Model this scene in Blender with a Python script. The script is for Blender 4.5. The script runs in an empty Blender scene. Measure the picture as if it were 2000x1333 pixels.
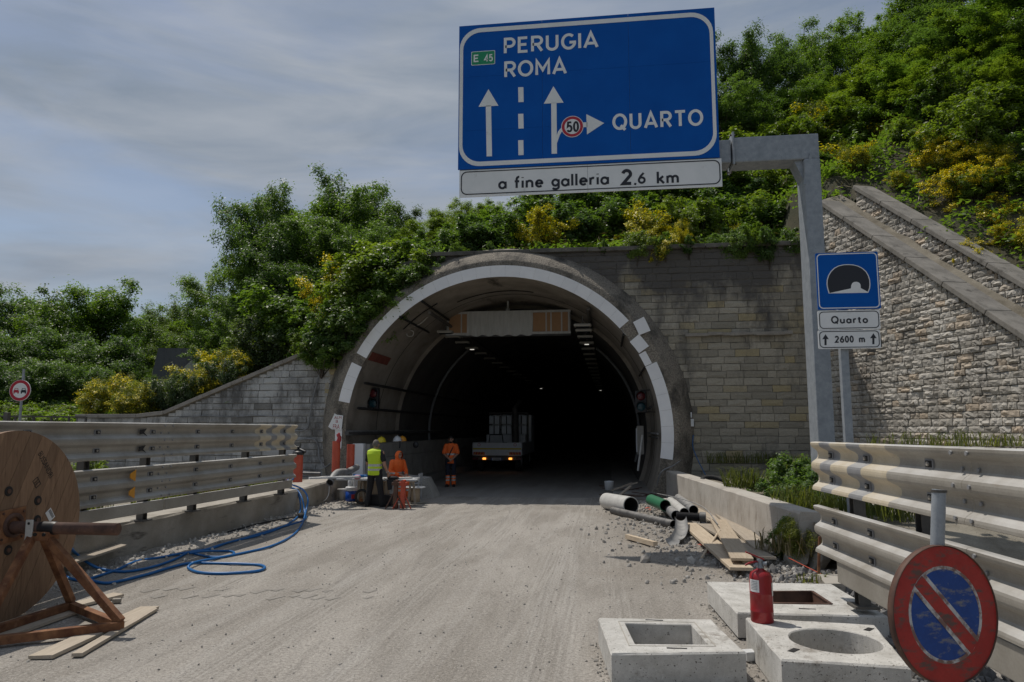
import bpy, bmesh, math, random
import numpy as np
from mathutils import Vector, Matrix, Euler
random.seed(7)
RNG = np.random.default_rng(7)
SC = bpy.context.scene
COL = SC.collection
R = math.radians

# ------------------------------------------------------------------ camera, sky, sun, exposure
YAW, PITCH, FPX, EYE = R(7.5), R(6.98), 1400.0, 2.0
cam_d = bpy.data.cameras.new('camera')
cam = bpy.data.objects.new('camera', cam_d); COL.objects.link(cam)
cam.location = (0, 0, EYE)
cam.rotation_euler = (R(90) + PITCH, 0, YAW)
cam_d.lens = 36 * FPX / 2000; cam_d.sensor_width = 36
cam_d.clip_start = 0.05; cam_d.clip_end = 3000
SC.camera = cam

SUN_K = (0.42, -0.27)                      # shadow shift per metre of height
SUN_EL = math.atan(1 / math.hypot(*SUN_K))
sun_dir = Vector((-SUN_K[0], -SUN_K[1], 1)).normalized()    # towards the sun
world = bpy.data.worlds.new('World'); SC.world = world; world.use_nodes = True
wn = world.node_tree.nodes; wl = world.node_tree.links
wn.clear()
wo = wn.new('ShaderNodeOutputWorld'); wb = wn.new('ShaderNodeBackground')
sky = wn.new('ShaderNodeTexSky'); sky.sky_type = 'NISHITA'; sky.sun_disc = False
sky.sun_elevation = SUN_EL
sky.sun_rotation = math.atan2(sun_dir.x, sun_dir.y)
sky.altitude = 400; sky.air_density = 1.0; sky.dust_density = 2.0; sky.ozone_density = 1.0
tc = wn.new('ShaderNodeTexCoord'); mp = wn.new('ShaderNodeMapping')
mp.inputs['Scale'].default_value = (0.8, 1.6, 4.6); mp.inputs['Rotation'].default_value = (R(16), R(-22), R(24))
n1 = wn.new('ShaderNodeTexNoise'); n1.inputs['Scale'].default_value = 2.3; n1.inputs['Detail'].default_value = 8
n1.inputs['Roughness'].default_value = 0.52; n1.inputs['Distortion'].default_value = 0.55
rp = wn.new('ShaderNodeValToRGB')
rp.color_ramp.elements[0].position = 0.36; rp.color_ramp.elements[0].color = (0.30, 0.30, 0.30, 1)
rp.color_ramp.elements[1].position = 0.60; rp.color_ramp.elements[1].color = (1.0, 1.0, 1.0, 1)
mx = wn.new('ShaderNodeMix'); mx.data_type = 'RGBA'
n2 = wn.new('ShaderNodeTexNoise'); n2.inputs['Scale'].default_value = 3.4; n2.inputs['Detail'].default_value = 7; n2.inputs['Roughness'].default_value = 0.55; n2.inputs['Distortion'].default_value = 0.4
wl.new(mp.outputs['Vector'], n2.inputs['Vector'])
r2 = wn.new('ShaderNodeValToRGB'); r2.color_ramp.elements[0].position = 0.34; r2.color_ramp.elements[0].color = (2.75, 3.32, 4.15, 1)
r2.color_ramp.elements[1].position = 0.66; r2.color_ramp.elements[1].color = (4.3, 4.7, 5.3, 1)
wl.new(n2.outputs['Fac'], r2.inputs['Fac']); wl.new(r2.outputs['Color'], mx.inputs['B'])
wl.new(tc.outputs['Generated'], mp.inputs['Vector']); wl.new(mp.outputs['Vector'], n1.inputs['Vector'])
wl.new(n1.outputs['Fac'], rp.inputs['Fac']); wl.new(rp.outputs['Color'], mx.inputs['Factor'])
wl.new(sky.outputs['Color'], mx.inputs['A']); wl.new(mx.outputs['Result'], wb.inputs['Color'])
wb.inputs['Strength'].default_value = 0.125
wl.new(wb.outputs['Background'], wo.inputs['Surface'])

sd = bpy.data.lights.new('sun', 'SUN'); sd.energy = 4.4; sd.angle = R(0.53); sd.color = (1.0, 0.94, 0.86)
so = bpy.data.objects.new('sun', sd); COL.objects.link(so)
so.rotation_euler = (-sun_dir).to_track_quat('-Z', 'Y').to_euler()
SC.view_settings.view_transform = 'Standard'; SC.view_settings.look = 'None'
SC.view_settings.exposure = -0.50; SC.view_settings.gamma = 1.0; SC.view_settings.use_curve_mapping = False

# ------------------------------------------------------------------ measuring helpers
CA, SA, CP, SP = math.cos(YAW), math.sin(YAW), math.cos(PITCH), math.sin(PITCH)
def c2w(c, d): return (c * CA - d * SA, c * SA + d * CA)
def _ray(px, py):
    u = (px - 1000) / FPX; v = (666.5 - py) / FPX
    t = (SP + v * CP) / (CP - v * SP)
    k = u * (CP + t * SP)
    X, Y = c2w(k, 1.0)
    return X, Y, t
def G(px, py, z=0.0):
    X, Y, t = _ray(px, py); d = (z - EYE) / t
    return Vector((X * d, Y * d, z))
def W(px, py, Y0):
    X, Y, t = _ray(px, py); d = Y0 / Y
    return Vector((X * d, Y0, EYE + t * d))
def D(px, py, d):
    X, Y, t = _ray(px, py)
    return Vector((X * d, Y * d, EYE + t * d))

# ------------------------------------------------------------------ materials
def nodes(name):
    m = bpy.data.materials.new(name); m.use_nodes = True
    nt = m.node_tree; nt.nodes.clear()
    out = nt.nodes.new('ShaderNodeOutputMaterial'); b = nt.nodes.new('ShaderNodeBsdfPrincipled')
    nt.links.new(b.outputs[0], out.inputs[0])
    return m, nt, b, out
def N(nt, typ, **kw):
    n = nt.nodes.new(typ)
    for k, v in kw.items():
        if k in n.inputs.keys(): n.inputs[k].default_value = v
        else: setattr(n, k, v)
    return n
def mixc(nt, fac, a, b, mode='MIX'):
    n = nt.nodes.new('ShaderNodeMix'); n.data_type = 'RGBA'; n.blend_type = mode
    for s, v in (('Factor', fac), ('A', a), ('B', b)):
        if hasattr(v, 'type') and hasattr(v, 'is_linked'): nt.links.new(v, n.inputs[s])
        elif s == 'Factor': n.inputs[s].default_value = v
        else: n.inputs[s].default_value = (*v, 1) if len(v) == 3 else v
    return n.outputs['Result']
def ramp(nt, val, p0, p1):
    n = nt.nodes.new('ShaderNodeMapRange'); n.clamp = True
    n.inputs['From Min'].default_value = p0; n.inputs['From Max'].default_value = p1
    nt.links.new(val, n.inputs['Value']); return n.outputs['Result']
def noise(nt, scale, detail=4, rough=0.6, vec=None, stretch=None, dist=0.0):
    n = nt.nodes.new('ShaderNodeTexNoise')
    n.inputs['Scale'].default_value = scale; n.inputs['Detail'].default_value = detail
    n.inputs['Roughness'].default_value = rough; n.inputs['Distortion'].default_value = dist
    if vec is None:
        g = nt.nodes.new('ShaderNodeNewGeometry'); vec = g.outputs['Position']
    if stretch:
        mp = nt.nodes.new('ShaderNodeMapping'); mp.inputs['Scale'].default_value = stretch
        nt.links.new(vec, mp.inputs['Vector']); vec = mp.outputs['Vector']
    nt.links.new(vec, n.inputs['Vector'])
    return n.outputs['Fac']
def bump(nt, b, h, strength=0.3, dist=0.02):
    n = nt.nodes.new('ShaderNodeBump'); n.inputs['Strength'].default_value = strength
    n.inputs['Distance'].default_value = dist
    nt.links.new(h, n.inputs['Height']); nt.links.new(n.outputs[0], b.inputs['Normal'])
def objvec(nt):
    return nt.nodes.new('ShaderNodeTexCoord').outputs['Object']

def weathered(name, a, b_, rough=0.8, scale=3.0, fine=60.0, bumps=0.25, bdist=0.01, metal=0.0, stain=None, stretch=None,
              local=False, lo=0.35, hi=0.65, rnd=0.0, dust=None, spec=None):
    m, nt, b, _ = nodes(name)
    vec = objvec(nt) if local else None
    n1 = noise(nt, scale, 5, 0.62, vec, stretch)
    c = mixc(nt, ramp(nt, n1, lo, hi), a, b_)
    n2 = noise(nt, fine, 3, 0.6, vec)
    c = mixc(nt, 0.35, c, mixc(nt, n2, (0.45, 0.45, 0.45), (1.45, 1.45, 1.45)), 'MULTIPLY') if bumps else c
    if stain:
        n3 = noise(nt, stain[1], 6, 0.7, vec, stain[3] if len(stain) > 3 else None)
        c = mixc(nt, ramp(nt, n3, stain[2], stain[2] + 0.12), c, stain[0])
    if rnd:
        oi = nt.nodes.new('ShaderNodeObjectInfo')
        c = mixc(nt, 1.0, c, mixc(nt, oi.outputs['Random'], (1 - rnd,) * 3, (1 + rnd,) * 3), 'MULTIPLY')
    if dust:       # pale dust lying on upward faces
        g = nt.nodes.new('ShaderNodeNewGeometry'); sx = nt.nodes.new('ShaderNodeSeparateXYZ')
        nt.links.new(g.outputs['Normal'], sx.inputs[0])
        mu = nt.nodes.new('ShaderNodeMath'); mu.operation = 'MULTIPLY'
        nt.links.new(ramp(nt, sx.outputs['Z'], 0.3, 0.9), mu.inputs[0]); nt.links.new(ramp(nt, n1, 0.25, 0.6), mu.inputs[1])
        c = mixc(nt, mu.outputs[0], c, dust)
    nt.links.new(c, b.inputs['Base Color'])
    b.inputs['Roughness'].default_value = rough; b.inputs['Metallic'].default_value = metal
    if spec is not None: b.inputs['Specular IOR Level'].default_value = spec
    if bumps: bump(nt, b, n2, bumps, bdist)
    return m

def plain(name, c, rough=0.5, metal=0.0, emit=0.0, var=0.12, scale=8.0):
    m, nt, b, _ = nodes(name)
    n1 = noise(nt, scale, 4, 0.6, objvec(nt))
    col = mixc(nt, n1, tuple(x * (1 - var) for x in c), tuple(min(1, x * (1 + var)) for x in c))
    nt.links.new(col, b.inputs['Base Color'])
    b.inputs['Roughness'].default_value = rough; b.inputs['Metallic'].default_value = metal
    if emit:
        b.inputs['Emission Color'].default_value = (*c, 1); b.inputs['Emission Strength'].default_value = emit
    return m

def wood(name, a, b_, axis='X', scale=1.0, rough=0.8):
    m, nt, b, _ = nodes(name)
    st = {'X': (1.2, 14, 14), 'Y': (14, 1.2, 14), 'Z': (14, 14, 1.2)}[axis]
    v = objvec(nt)
    g = noise(nt, 2.4 * scale, 6, 0.7, v, st, 0.6)
    c = mixc(nt, ramp(nt, g, 0.3, 0.7), a, b_)
    k = noise(nt, 9 * scale, 2, 0.5, v, tuple(s * 0.35 for s in st))
    c = mixc(nt, ramp(nt, k, 0.68, 0.76), c, tuple(x * 0.35 for x in b_))
    oi = nt.nodes.new('ShaderNodeObjectInfo')
    c = mixc(nt, 1.0, c, mixc(nt, oi.outputs['Random'], (0.82,) * 3, (1.15,) * 3), 'MULTIPLY')
    nt.links.new(c, b.inputs['Base Color']); b.inputs['Roughness'].default_value = rough
    bump(nt, b, g, 0.35, 0.004)
    return m

def foliage(name, a, b_, c_, trans=0.52):
    m, nt, b, out = nodes(name)
    g = nt.nodes.new('ShaderNodeNewGeometry'); oi = nt.nodes.new('ShaderNodeObjectInfo')
    c = mixc(nt, g.outputs['Random Per Island'], a, b_)
    c = mixc(nt, ramp(nt, noise(nt, 0.55, 3), 0.4, 0.68), c, c_)
    c = mixc(nt, 1.0, c, mixc(nt, oi.outputs['Random'], (0.78, 0.82, 0.8), (1.18, 1.14, 1.05)), 'MULTIPLY')
    nt.links.new(c, b.inputs['Base Color']); b.inputs['Roughness'].default_value = 0.46
    b.inputs['Specular IOR Level'].default_value = 0.5
    tr = nt.nodes.new('ShaderNodeBsdfTranslucent')
    nt.links.new(mixc(nt, 1.0, c, (1.45, 1.5, 0.5), 'MULTIPLY'), tr.inputs['Color'])
    ms = nt.nodes.new('ShaderNodeMixShader'); ms.inputs[0].default_value = trans
    nt.links.new(b.outputs[0], ms.inputs[1]); nt.links.new(tr.outputs[0], ms.inputs[2])
    nt.links.new(ms.outputs[0], out.inputs[0])
    return m

MAT = {}
MAT['leaf_dark'] = foliage('dark leaves', (0.072, 0.138, 0.046), (0.138, 0.215, 0.066), (0.100, 0.172, 0.056))
MAT['leaf_mid'] = foliage('mid green leaves', (0.088, 0.168, 0.032), (0.172, 0.255, 0.054), (0.118, 0.198, 0.042))
MAT['leaf_fresh'] = foliage('fresh green leaves', (0.115, 0.190, 0.026), (0.205, 0.275, 0.050), (0.155, 0.220, 0.036))
MAT['leaf_olive'] = foliage('grey green leaves', (0.072, 0.118, 0.060), (0.120, 0.165, 0.082), (0.085, 0.130, 0.055))
MAT['leaf_broom'] = foliage('broom stems', (0.115, 0.150, 0.024), (0.225, 0.240, 0.046), (0.160, 0.180, 0.032))
MAT['blossom'] = foliage('yellow broom blossom', (0.70, 0.56, 0.016), (0.88, 0.74, 0.03), (0.78, 0.62, 0.018), 0.3)
MAT['dry'] = foliage('dry grass', (0.16, 0.12, 0.06), (0.30, 0.24, 0.13), (0.20, 0.16, 0.08), 0.2)
MAT['grass'] = foliage('grass blades', (0.070, 0.105, 0.026), (0.190, 0.200, 0.070), (0.125, 0.140, 0.045))
MAT['bark'] = weathered('bark', (0.045, 0.036, 0.028), (0.10, 0.082, 0.065), 0.9, 6, 40, 0.6, 0.03)
MAT['soil'] = weathered('hill soil', (0.030, 0.034, 0.016), (0.070, 0.060, 0.035), 0.95, 1.2, 25, 0.6, 0.05)
MAT['concrete'] = weathered('grey concrete', (0.30, 0.285, 0.255), (0.40, 0.385, 0.35), 0.88, 2.2, 70, 0.35, 0.006,
                            stain=((0.17, 0.155, 0.13), 3.0, 0.60), dust=(0.44, 0.415, 0.37))
def slab_mat():
    m, nt, b, _ = nodes('cast slab concrete')
    c = mixc(nt, ramp(nt, noise(nt, 4.0, 6, 0.7), 0.34, 0.66), (0.42, 0.405, 0.37), (0.62, 0.605, 0.565))
    c = mixc(nt, ramp(nt, noise(nt, 2.2, 7, 0.75), 0.56, 0.66), c, (0.29, 0.265, 0.23))
    f = noise(nt, 150, 3, 0.6); c = mixc(nt, 0.45, c, mixc(nt, f, (0.5, 0.5, 0.5), (1.4, 1.4, 1.4)), 'MULTIPLY')
    p = ramp(nt, noise(nt, 55, 2, 0.5), 0.66, 0.70); c = mixc(nt, p, c, (0.16, 0.145, 0.125))
    sp = ramp(nt, noise(nt, 26, 4, 0.7), 0.62, 0.68); c = mixc(nt, sp, c, (0.60, 0.585, 0.55))
    nt.links.new(c, b.inputs['Base Color']); b.inputs['Roughness'].default_value = 0.92
    s = nt.nodes.new('ShaderNodeMath'); s.operation = 'SUBTRACT'; nt.links.new(f, s.inputs[0]); nt.links.new(p, s.inputs[1])
    bump(nt, b, s.outputs[0], 0.7, 0.006); return m
MAT['slab'] = slab_mat()
MAT['kerb'] = weathered('weathered kerb concrete', (0.25, 0.225, 0.185), (0.36, 0.33, 0.285), 0.92, 1.6, 45, 0.55, 0.012,
                        stain=((0.12, 0.105, 0.085), 2.2, 0.56, (1, 0.5, 2.4)), dust=(0.40, 0.37, 0.32))
MAT['lining'] = weathered('tunnel lining concrete', (0.21, 0.182, 0.148), (0.34, 0.30, 0.25), 0.85, 0.9, 30, 0.25, 0.01,
                          stain=((0.075, 0.062, 0.05), 0.8, 0.58, (1.6, 0.5, 0.7)))
MAT['dark_lining'] = weathered('dark inner lining', (0.050, 0.046, 0.042), (0.095, 0.086, 0.077), 0.9, 0.8, 30, 0.25, 0.01)  # darker tone for the bore behind the first lining ring
MAT['white_panel'] = weathered('white glazed panel', (0.76, 0.76, 0.77), (0.82, 0.82, 0.82), 0.45, 2.0, 40, 0.0, stain=((0.40, 0.38, 0.35), 3.5, 0.68), rnd=0.03)
MAT['galv'] = weathered('galvanised steel', (0.235, 0.26, 0.285), (0.32, 0.345, 0.37), 0.55, 9.0, 90, 0.08, 0.002, metal=0.15,
                        stain=((0.18, 0.20, 0.22), 25.0, 0.60))
MAT['rail'] = weathered('dusty guardrail steel', (0.275, 0.25, 0.21), (0.38, 0.355, 0.31), 0.55, 1.5, 50, 0.1, 0.002, metal=0.25,
                        stain=((0.29, 0.245, 0.19), 3.0, 0.63, (0.6, 0.6, 3)), dust=(0.52, 0.515, 0.50))
MAT['rail_yellow'] = weathered('faded yellow paint', (0.47, 0.40, 0.28), (0.55, 0.48, 0.36), 0.6, 4, 60, 0.1, 0.002,
                               stain=((0.36, 0.31, 0.24), 9.0, 0.58), dust=(0.54, 0.50, 0.43))
MAT['rail_dark'] = weathered('faded grey paint', (0.20, 0.20, 0.205), (0.27, 0.27, 0.27), 0.6, 4, 60, 0.1, 0.002, dust=(0.42, 0.42, 0.41))
MAT['post'] = weathered('dark steel post', (0.075, 0.07, 0.065), (0.13, 0.12, 0.105), 0.6, 4, 50, 0.1, 0.002, metal=0.3)
MAT['slot'] = plain('slot shadow black', (0.018, 0.017, 0.016), 0.9)
MAT['black'] = plain('black plastic', (0.014, 0.014, 0.016), 0.45)
MAT['rubber'] = plain('black rubber', (0.02, 0.02, 0.02), 0.8)
MAT['grey_plastic'] = weathered('grey plastic pipe', (0.16, 0.165, 0.17), (0.24, 0.245, 0.25), 0.5, 6, 60, 0.05, 0.002, dust=(0.34, 0.33, 0.31))
MAT['dark_pipe'] = weathered('dark plastic pipe', (0.045, 0.045, 0.048), (0.085, 0.083, 0.08), 0.5, 6, 60, 0.05, 0.002, dust=(0.26, 0.25, 0.235))
MAT['white_pipe'] = weathered('dirty white pipe', (0.46, 0.455, 0.43), (0.56, 0.55, 0.52), 0.5, 5, 60, 0.05, 0.002, stain=((0.34, 0.31, 0.27), 6, 0.62))
MAT['green_pipe'] = plain('green pipe', (0.03, 0.15, 0.075), 0.45)
MAT['red_pipe'] = weathered('orange red plastic pipe', (0.42, 0.060, 0.028), (0.52, 0.090, 0.045), 0.5, 5, 60, 0.05, 0.002, stain=((0.28, 0.07, 0.045), 8, 0.62))
MAT['red_paint'] = weathered('red extinguisher paint', (0.27, 0.012, 0.016), (0.33, 0.018, 0.022), 0.32, 5, 60, 0.04, 0.001, stain=((0.22, 0.05, 0.05), 14, 0.70))
MAT['rust'] = weathered('rusty steel', (0.115, 0.042, 0.018), (0.27, 0.125, 0.055), 0.85, 7, 70, 0.3, 0.004, stain=((0.36, 0.22, 0.12), 9, 0.62), local=True)
MAT['rust_dark'] = weathered('dark rusty pipe', (0.055, 0.026, 0.018), (0.125, 0.062, 0.04), 0.7, 6, 60, 0.2, 0.003, local=True, stain=((0.20, 0.115, 0.075), 8, 0.6))
MAT['reel_wood'] = wood('weathered reel timber', (0.145, 0.082, 0.046), (0.265, 0.165, 0.098), 'Z')
MAT['plank'] = wood('grey sawn plank', (0.33, 0.275, 0.21), (0.47, 0.405, 0.32), 'X')
MAT['plank_warm'] = wood('pale sawn plank', (0.40, 0.315, 0.22), (0.55, 0.455, 0.335), 'X')
MAT['sign_blue'] = weathered('blue sign sheeting', (0.0, 0.082, 0.37), (0.001, 0.095, 0.41), 0.6, 1.5, 40, 0.0, spec=0.15)
MAT['sign_white'] = weathered('white sign sheeting', (0.72, 0.73, 0.72), (0.79, 0.79, 0.78), 0.5, 2.5, 40, 0.0, stain=((0.54, 0.53, 0.50), 3, 0.64))
MAT['sign_green'] = plain('green sign sheeting', (0.0, 0.24, 0.10), 0.5, var=0.05)
MAT['sign_black'] = plain('black sign print', (0.012, 0.013, 0.02), 0.5, var=0.05)
MAT['sign_red'] = plain('red sign print', (0.42, 0.012, 0.03), 0.5, var=0.05)
MAT['sign_back'] = weathered('grey sign back', (0.25, 0.26, 0.27), (0.33, 0.34, 0.35), 0.5, 5, 60, 0.0, metal=0.4)
MAT['old_red'] = weathered('scratched red sheeting', (0.33, 0.020, 0.018), (0.42, 0.035, 0.028), 0.5, 9, 60, 0.08, 0.002, local=True, stain=((0.12, 0.07, 0.06), 9, 0.515, (1, 1, 2.6)))
MAT['old_blue'] = weathered('scratched blue sheeting', (0.006, 0.050, 0.24), (0.010, 0.065, 0.29), 0.5, 9, 60, 0.08, 0.002, local=True, stain=((0.20, 0.20, 0.21), 10, 0.54, (1, 1, 2.6)))
MAT['old_white'] = weathered('scratched white sheeting', (0.48, 0.49, 0.49), (0.58, 0.58, 0.57), 0.5, 9, 60, 0.08, 0.002, local=True, stain=((0.20, 0.12, 0.10), 12, 0.47))
MAT['blue_cable'] = plain('blue cable sheath', (0.008, 0.125, 0.36), 0.42)
MAT['tan'] = plain('tan board', (0.38, 0.22, 0.115), 0.7)
MAT['sheet'] = weathered('grey white sheet', (0.42, 0.43, 0.43), (0.52, 0.53, 0.53), 0.6, 2.5, 40, 0.1, 0.003, stretch=(4, 1, 0.6))
MAT['hivis'] = plain('yellow high visibility cloth', (0.48, 0.66, 0.02), 0.7, var=0.08)
MAT['orange'] = plain('orange high visibility cloth', (0.80, 0.135, 0.018), 0.7, var=0.08)
MAT['reflect'] = plain('grey reflective tape', (0.44, 0.45, 0.43), 0.35, var=0.05)
MAT['black_cloth'] = plain('black cloth', (0.012, 0.012, 0.014), 0.85)
MAT['navy_cloth'] = plain('navy cloth', (0.012, 0.015, 0.028), 0.85)
MAT['skin'] = plain('tanned skin', (0.36, 0.20, 0.135), 0.55, var=0.06)
MAT['hair_grey'] = plain('greying hair', (0.13, 0.115, 0.10), 0.85, var=0.4, scale=40)
MAT['hair_dark'] = plain('dark hair', (0.015, 0.012, 0.010), 0.8)
MAT['plastic_white'] = plain('white plastic', (0.62, 0.63, 0.63), 0.4, var=0.05)
MAT['plastic_blue'] = plain('blue plastic', (0.006, 0.060, 0.33), 0.35, var=0.05)
MAT['plastic_yellow'] = plain('yellow plastic', (0.60, 0.48, 0.02), 0.35, var=0.05)
MAT['plastic_orange'] = plain('orange plastic', (0.60, 0.26, 0.02), 0.35, var=0.05)
MAT['plastic_red'] = plain('red plastic', (0.36, 0.03, 0.03), 0.4, var=0.05)
MAT['board_tan'] = plain('pale drum cardboard', (0.42, 0.33, 0.23), 0.8)
MAT['lamp_case'] = plain('dull lamp casing', (.30, .285, .25), .6)
MAT['glass_dark'] = plain('dark glass', (0.02, 0.022, 0.025), 0.1)
MAT['truck_grey'] = weathered('grey truck side board', (0.66, 0.67, 0.69), (0.74, 0.75, 0.77), 0.5, 4, 50, 0.05)
MAT['cab_white'] = plain('pale blue cab paint', (0.76, 0.79, 0.82), 0.4)
MAT['lamp_on'] = plain('lit amber lamp', (1.0, 0.36, 0.06), 0.4, emit=3.0, var=0.01)
MAT['lamp_white'] = plain('lit lamp', (1.0, 0.95, 0.85), 0.4, emit=0.9, var=0.01)
MAT['lens_red'] = plain('unlit red lens', (0.10, 0.010, 0.016), 0.25)
MAT['lens_green'] = plain('unlit green lens', (0.010, 0.050, 0.065), 0.25)
MAT['rock'] = weathered('rubble stone', (0.34, 0.315, 0.28), (0.50, 0.475, 0.43), 0.92, 9, 60, 0.5, 0.01, rnd=0.2)
MAT['gravel_dark'] = weathered('dark gravel', (0.10, 0.098, 0.096), (0.21, 0.205, 0.20), 0.92, 9, 60, 0.5, 0.01)

def stone_mat(name, a, b_, dark, tint, stain_shade=0.0, ztop=None, zlow=None):
    """split faced stone: each block its own tone; weathering, on the wing wall also painted shadow, as stains with their own outline"""
    m, nt, b, _ = nodes(name)
    oi = nt.nodes.new('ShaderNodeObjectInfo'); g = nt.nodes.new('ShaderNodeNewGeometry')
    r = nt.nodes.new('ShaderNodeMath'); r.operation = 'ADD'
    nt.links.new(oi.outputs['Random'], r.inputs[0]); nt.links.new(g.outputs['Random Per Island'], r.inputs[1])
    fr = nt.nodes.new('ShaderNodeMath'); fr.operation = 'FRACT'; nt.links.new(r.outputs[0], fr.inputs[0])
    c = mixc(nt, fr.outputs[0], a, b_)
    m2 = nt.nodes.new('ShaderNodeMath'); m2.operation = 'MULTIPLY'; m2.inputs[1].default_value = 7.31
    nt.links.new(fr.outputs[0], m2.inputs[0])
    f2 = nt.nodes.new('ShaderNodeMath'); f2.operation = 'FRACT'; nt.links.new(m2.outputs[0], f2.inputs[0])
    c = mixc(nt, ramp(nt, f2.outputs[0], 0.80, 0.95), c, tint)
    n2 = noise(nt, 28, 5, 0.7)
    c = mixc(nt, 0.6, c, mixc(nt, n2, (0.35, 0.35, 0.35), (1.55, 1.55, 1.55)), 'MULTIPLY')
    n3 = noise(nt, 0.9, 6, 0.68, None, (1.2, 1.2, 0.55))
    fac = ramp(nt, n3, 0.47, 0.66)
    if ztop is not None:
        s = nt.nodes.new('ShaderNodeSeparateXYZ'); nt.links.new(g.outputs['Position'], s.inputs[0])
        zz = ramp(nt, s.outputs['Z'], zlow, ztop)
        ad = nt.nodes.new('ShaderNodeMath'); ad.operation = 'MULTIPLY_ADD'; ad.inputs[1].default_value = 0.30
        nt.links.new(zz, ad.inputs[0]); nt.links.new(n3, ad.inputs[2])
        fac = ramp(nt, ad.outputs[0], 0.58, 0.76)
    fm = nt.nodes.new('ShaderNodeMath'); fm.operation = 'MULTIPLY'; fm.inputs[1].default_value = stain_shade
    nt.links.new(fac, fm.inputs[0])
    c = mixc(nt, fm.outputs[0], c, dark)
    nt.links.new(c, b.inputs['Base Color']); b.inputs['Roughness'].default_value = 0.92
    bump(nt, b, n2, 0.6, 0.012)
    return m
MAT['stone_portal'] = stone_mat('portal stone', (0.26, 0.238, 0.19), (0.40, 0.365, 0.295), (0.085, 0.080, 0.076), (0.37, 0.31, 0.185), 0.95, 7.2, 3.6)
MAT['stone_wing'] = stone_mat('pale split stone', (0.34, 0.315, 0.27), (0.58, 0.545, 0.485), (0.19, 0.172, 0.15), (0.50, 0.41, 0.31), 0.9)  # dark mottling paints relief shadow into the stone besides the weather stains
MAT['stone_left'] = stone_mat('grey block stone', (0.40, 0.40, 0.39), (0.50, 0.50, 0.485), (0.085, 0.083, 0.08), (0.23, 0.225, 0.21), 0.9)
MAT['mortar'] = weathered('recessed mortar', (0.13, 0.12, 0.10), (0.21, 0.195, 0.165), 0.95, 4, 50, 0.4, 0.01)
MAT['coping'] = weathered('coping stone', (0.23, 0.21, 0.185), (0.34, 0.315, 0.275), 0.92, 3, 60, 0.5, 0.01, stain=((0.10, 0.09, 0.075), 3, 0.58))
MAT['coping_mid'] = weathered('lichen grey coping', (0.17, 0.158, 0.138), (0.27, 0.25, 0.22), 0.95, 2.5, 60, 0.5, 0.01, stain=((0.10, 0.092, 0.08), 3, 0.56))
MAT['coping_dark'] = weathered('dark weathered coping', (0.085, 0.08, 0.072), (0.16, 0.15, 0.13), 0.95, 2.5, 50, 0.5, 0.01)
MAT['dark_stone'] = stone_mat('dark far stone', (0.060, 0.062, 0.068), (0.10, 0.102, 0.108), (0.03, 0.03, 0.032), (0.08, 0.08, 0.08), 0.6)

# gravel faced collar of the tunnel mouth
def gravel_mat():
    m, nt, b, _ = nodes('exposed gravel concrete')
    v = nt.nodes.new('ShaderNodeTexVoronoi'); v.inputs['Scale'].default_value = 24
    g = nt.nodes.new('ShaderNodeNewGeometry'); nt.links.new(g.outputs['Position'], v.inputs['Vector'])
    c = mixc(nt, v.outputs['Distance'], (0.34, 0.30, 0.245), (0.12, 0.105, 0.085))
    c = mixc(nt, ramp(nt, noise(nt, 1.1, 5, 0.65, None, (1, 1, 0.6)), 0.50, 0.66), c, (0.055, 0.050, 0.043))
    nt.links.new(c, b.inputs['Base Color']); b.inputs['Roughness'].default_value = 0.95
    bump(nt, b, v.outputs['Distance'], 0.6, 0.03)
    return m
MAT['gravel_face'] = gravel_mat()

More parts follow.
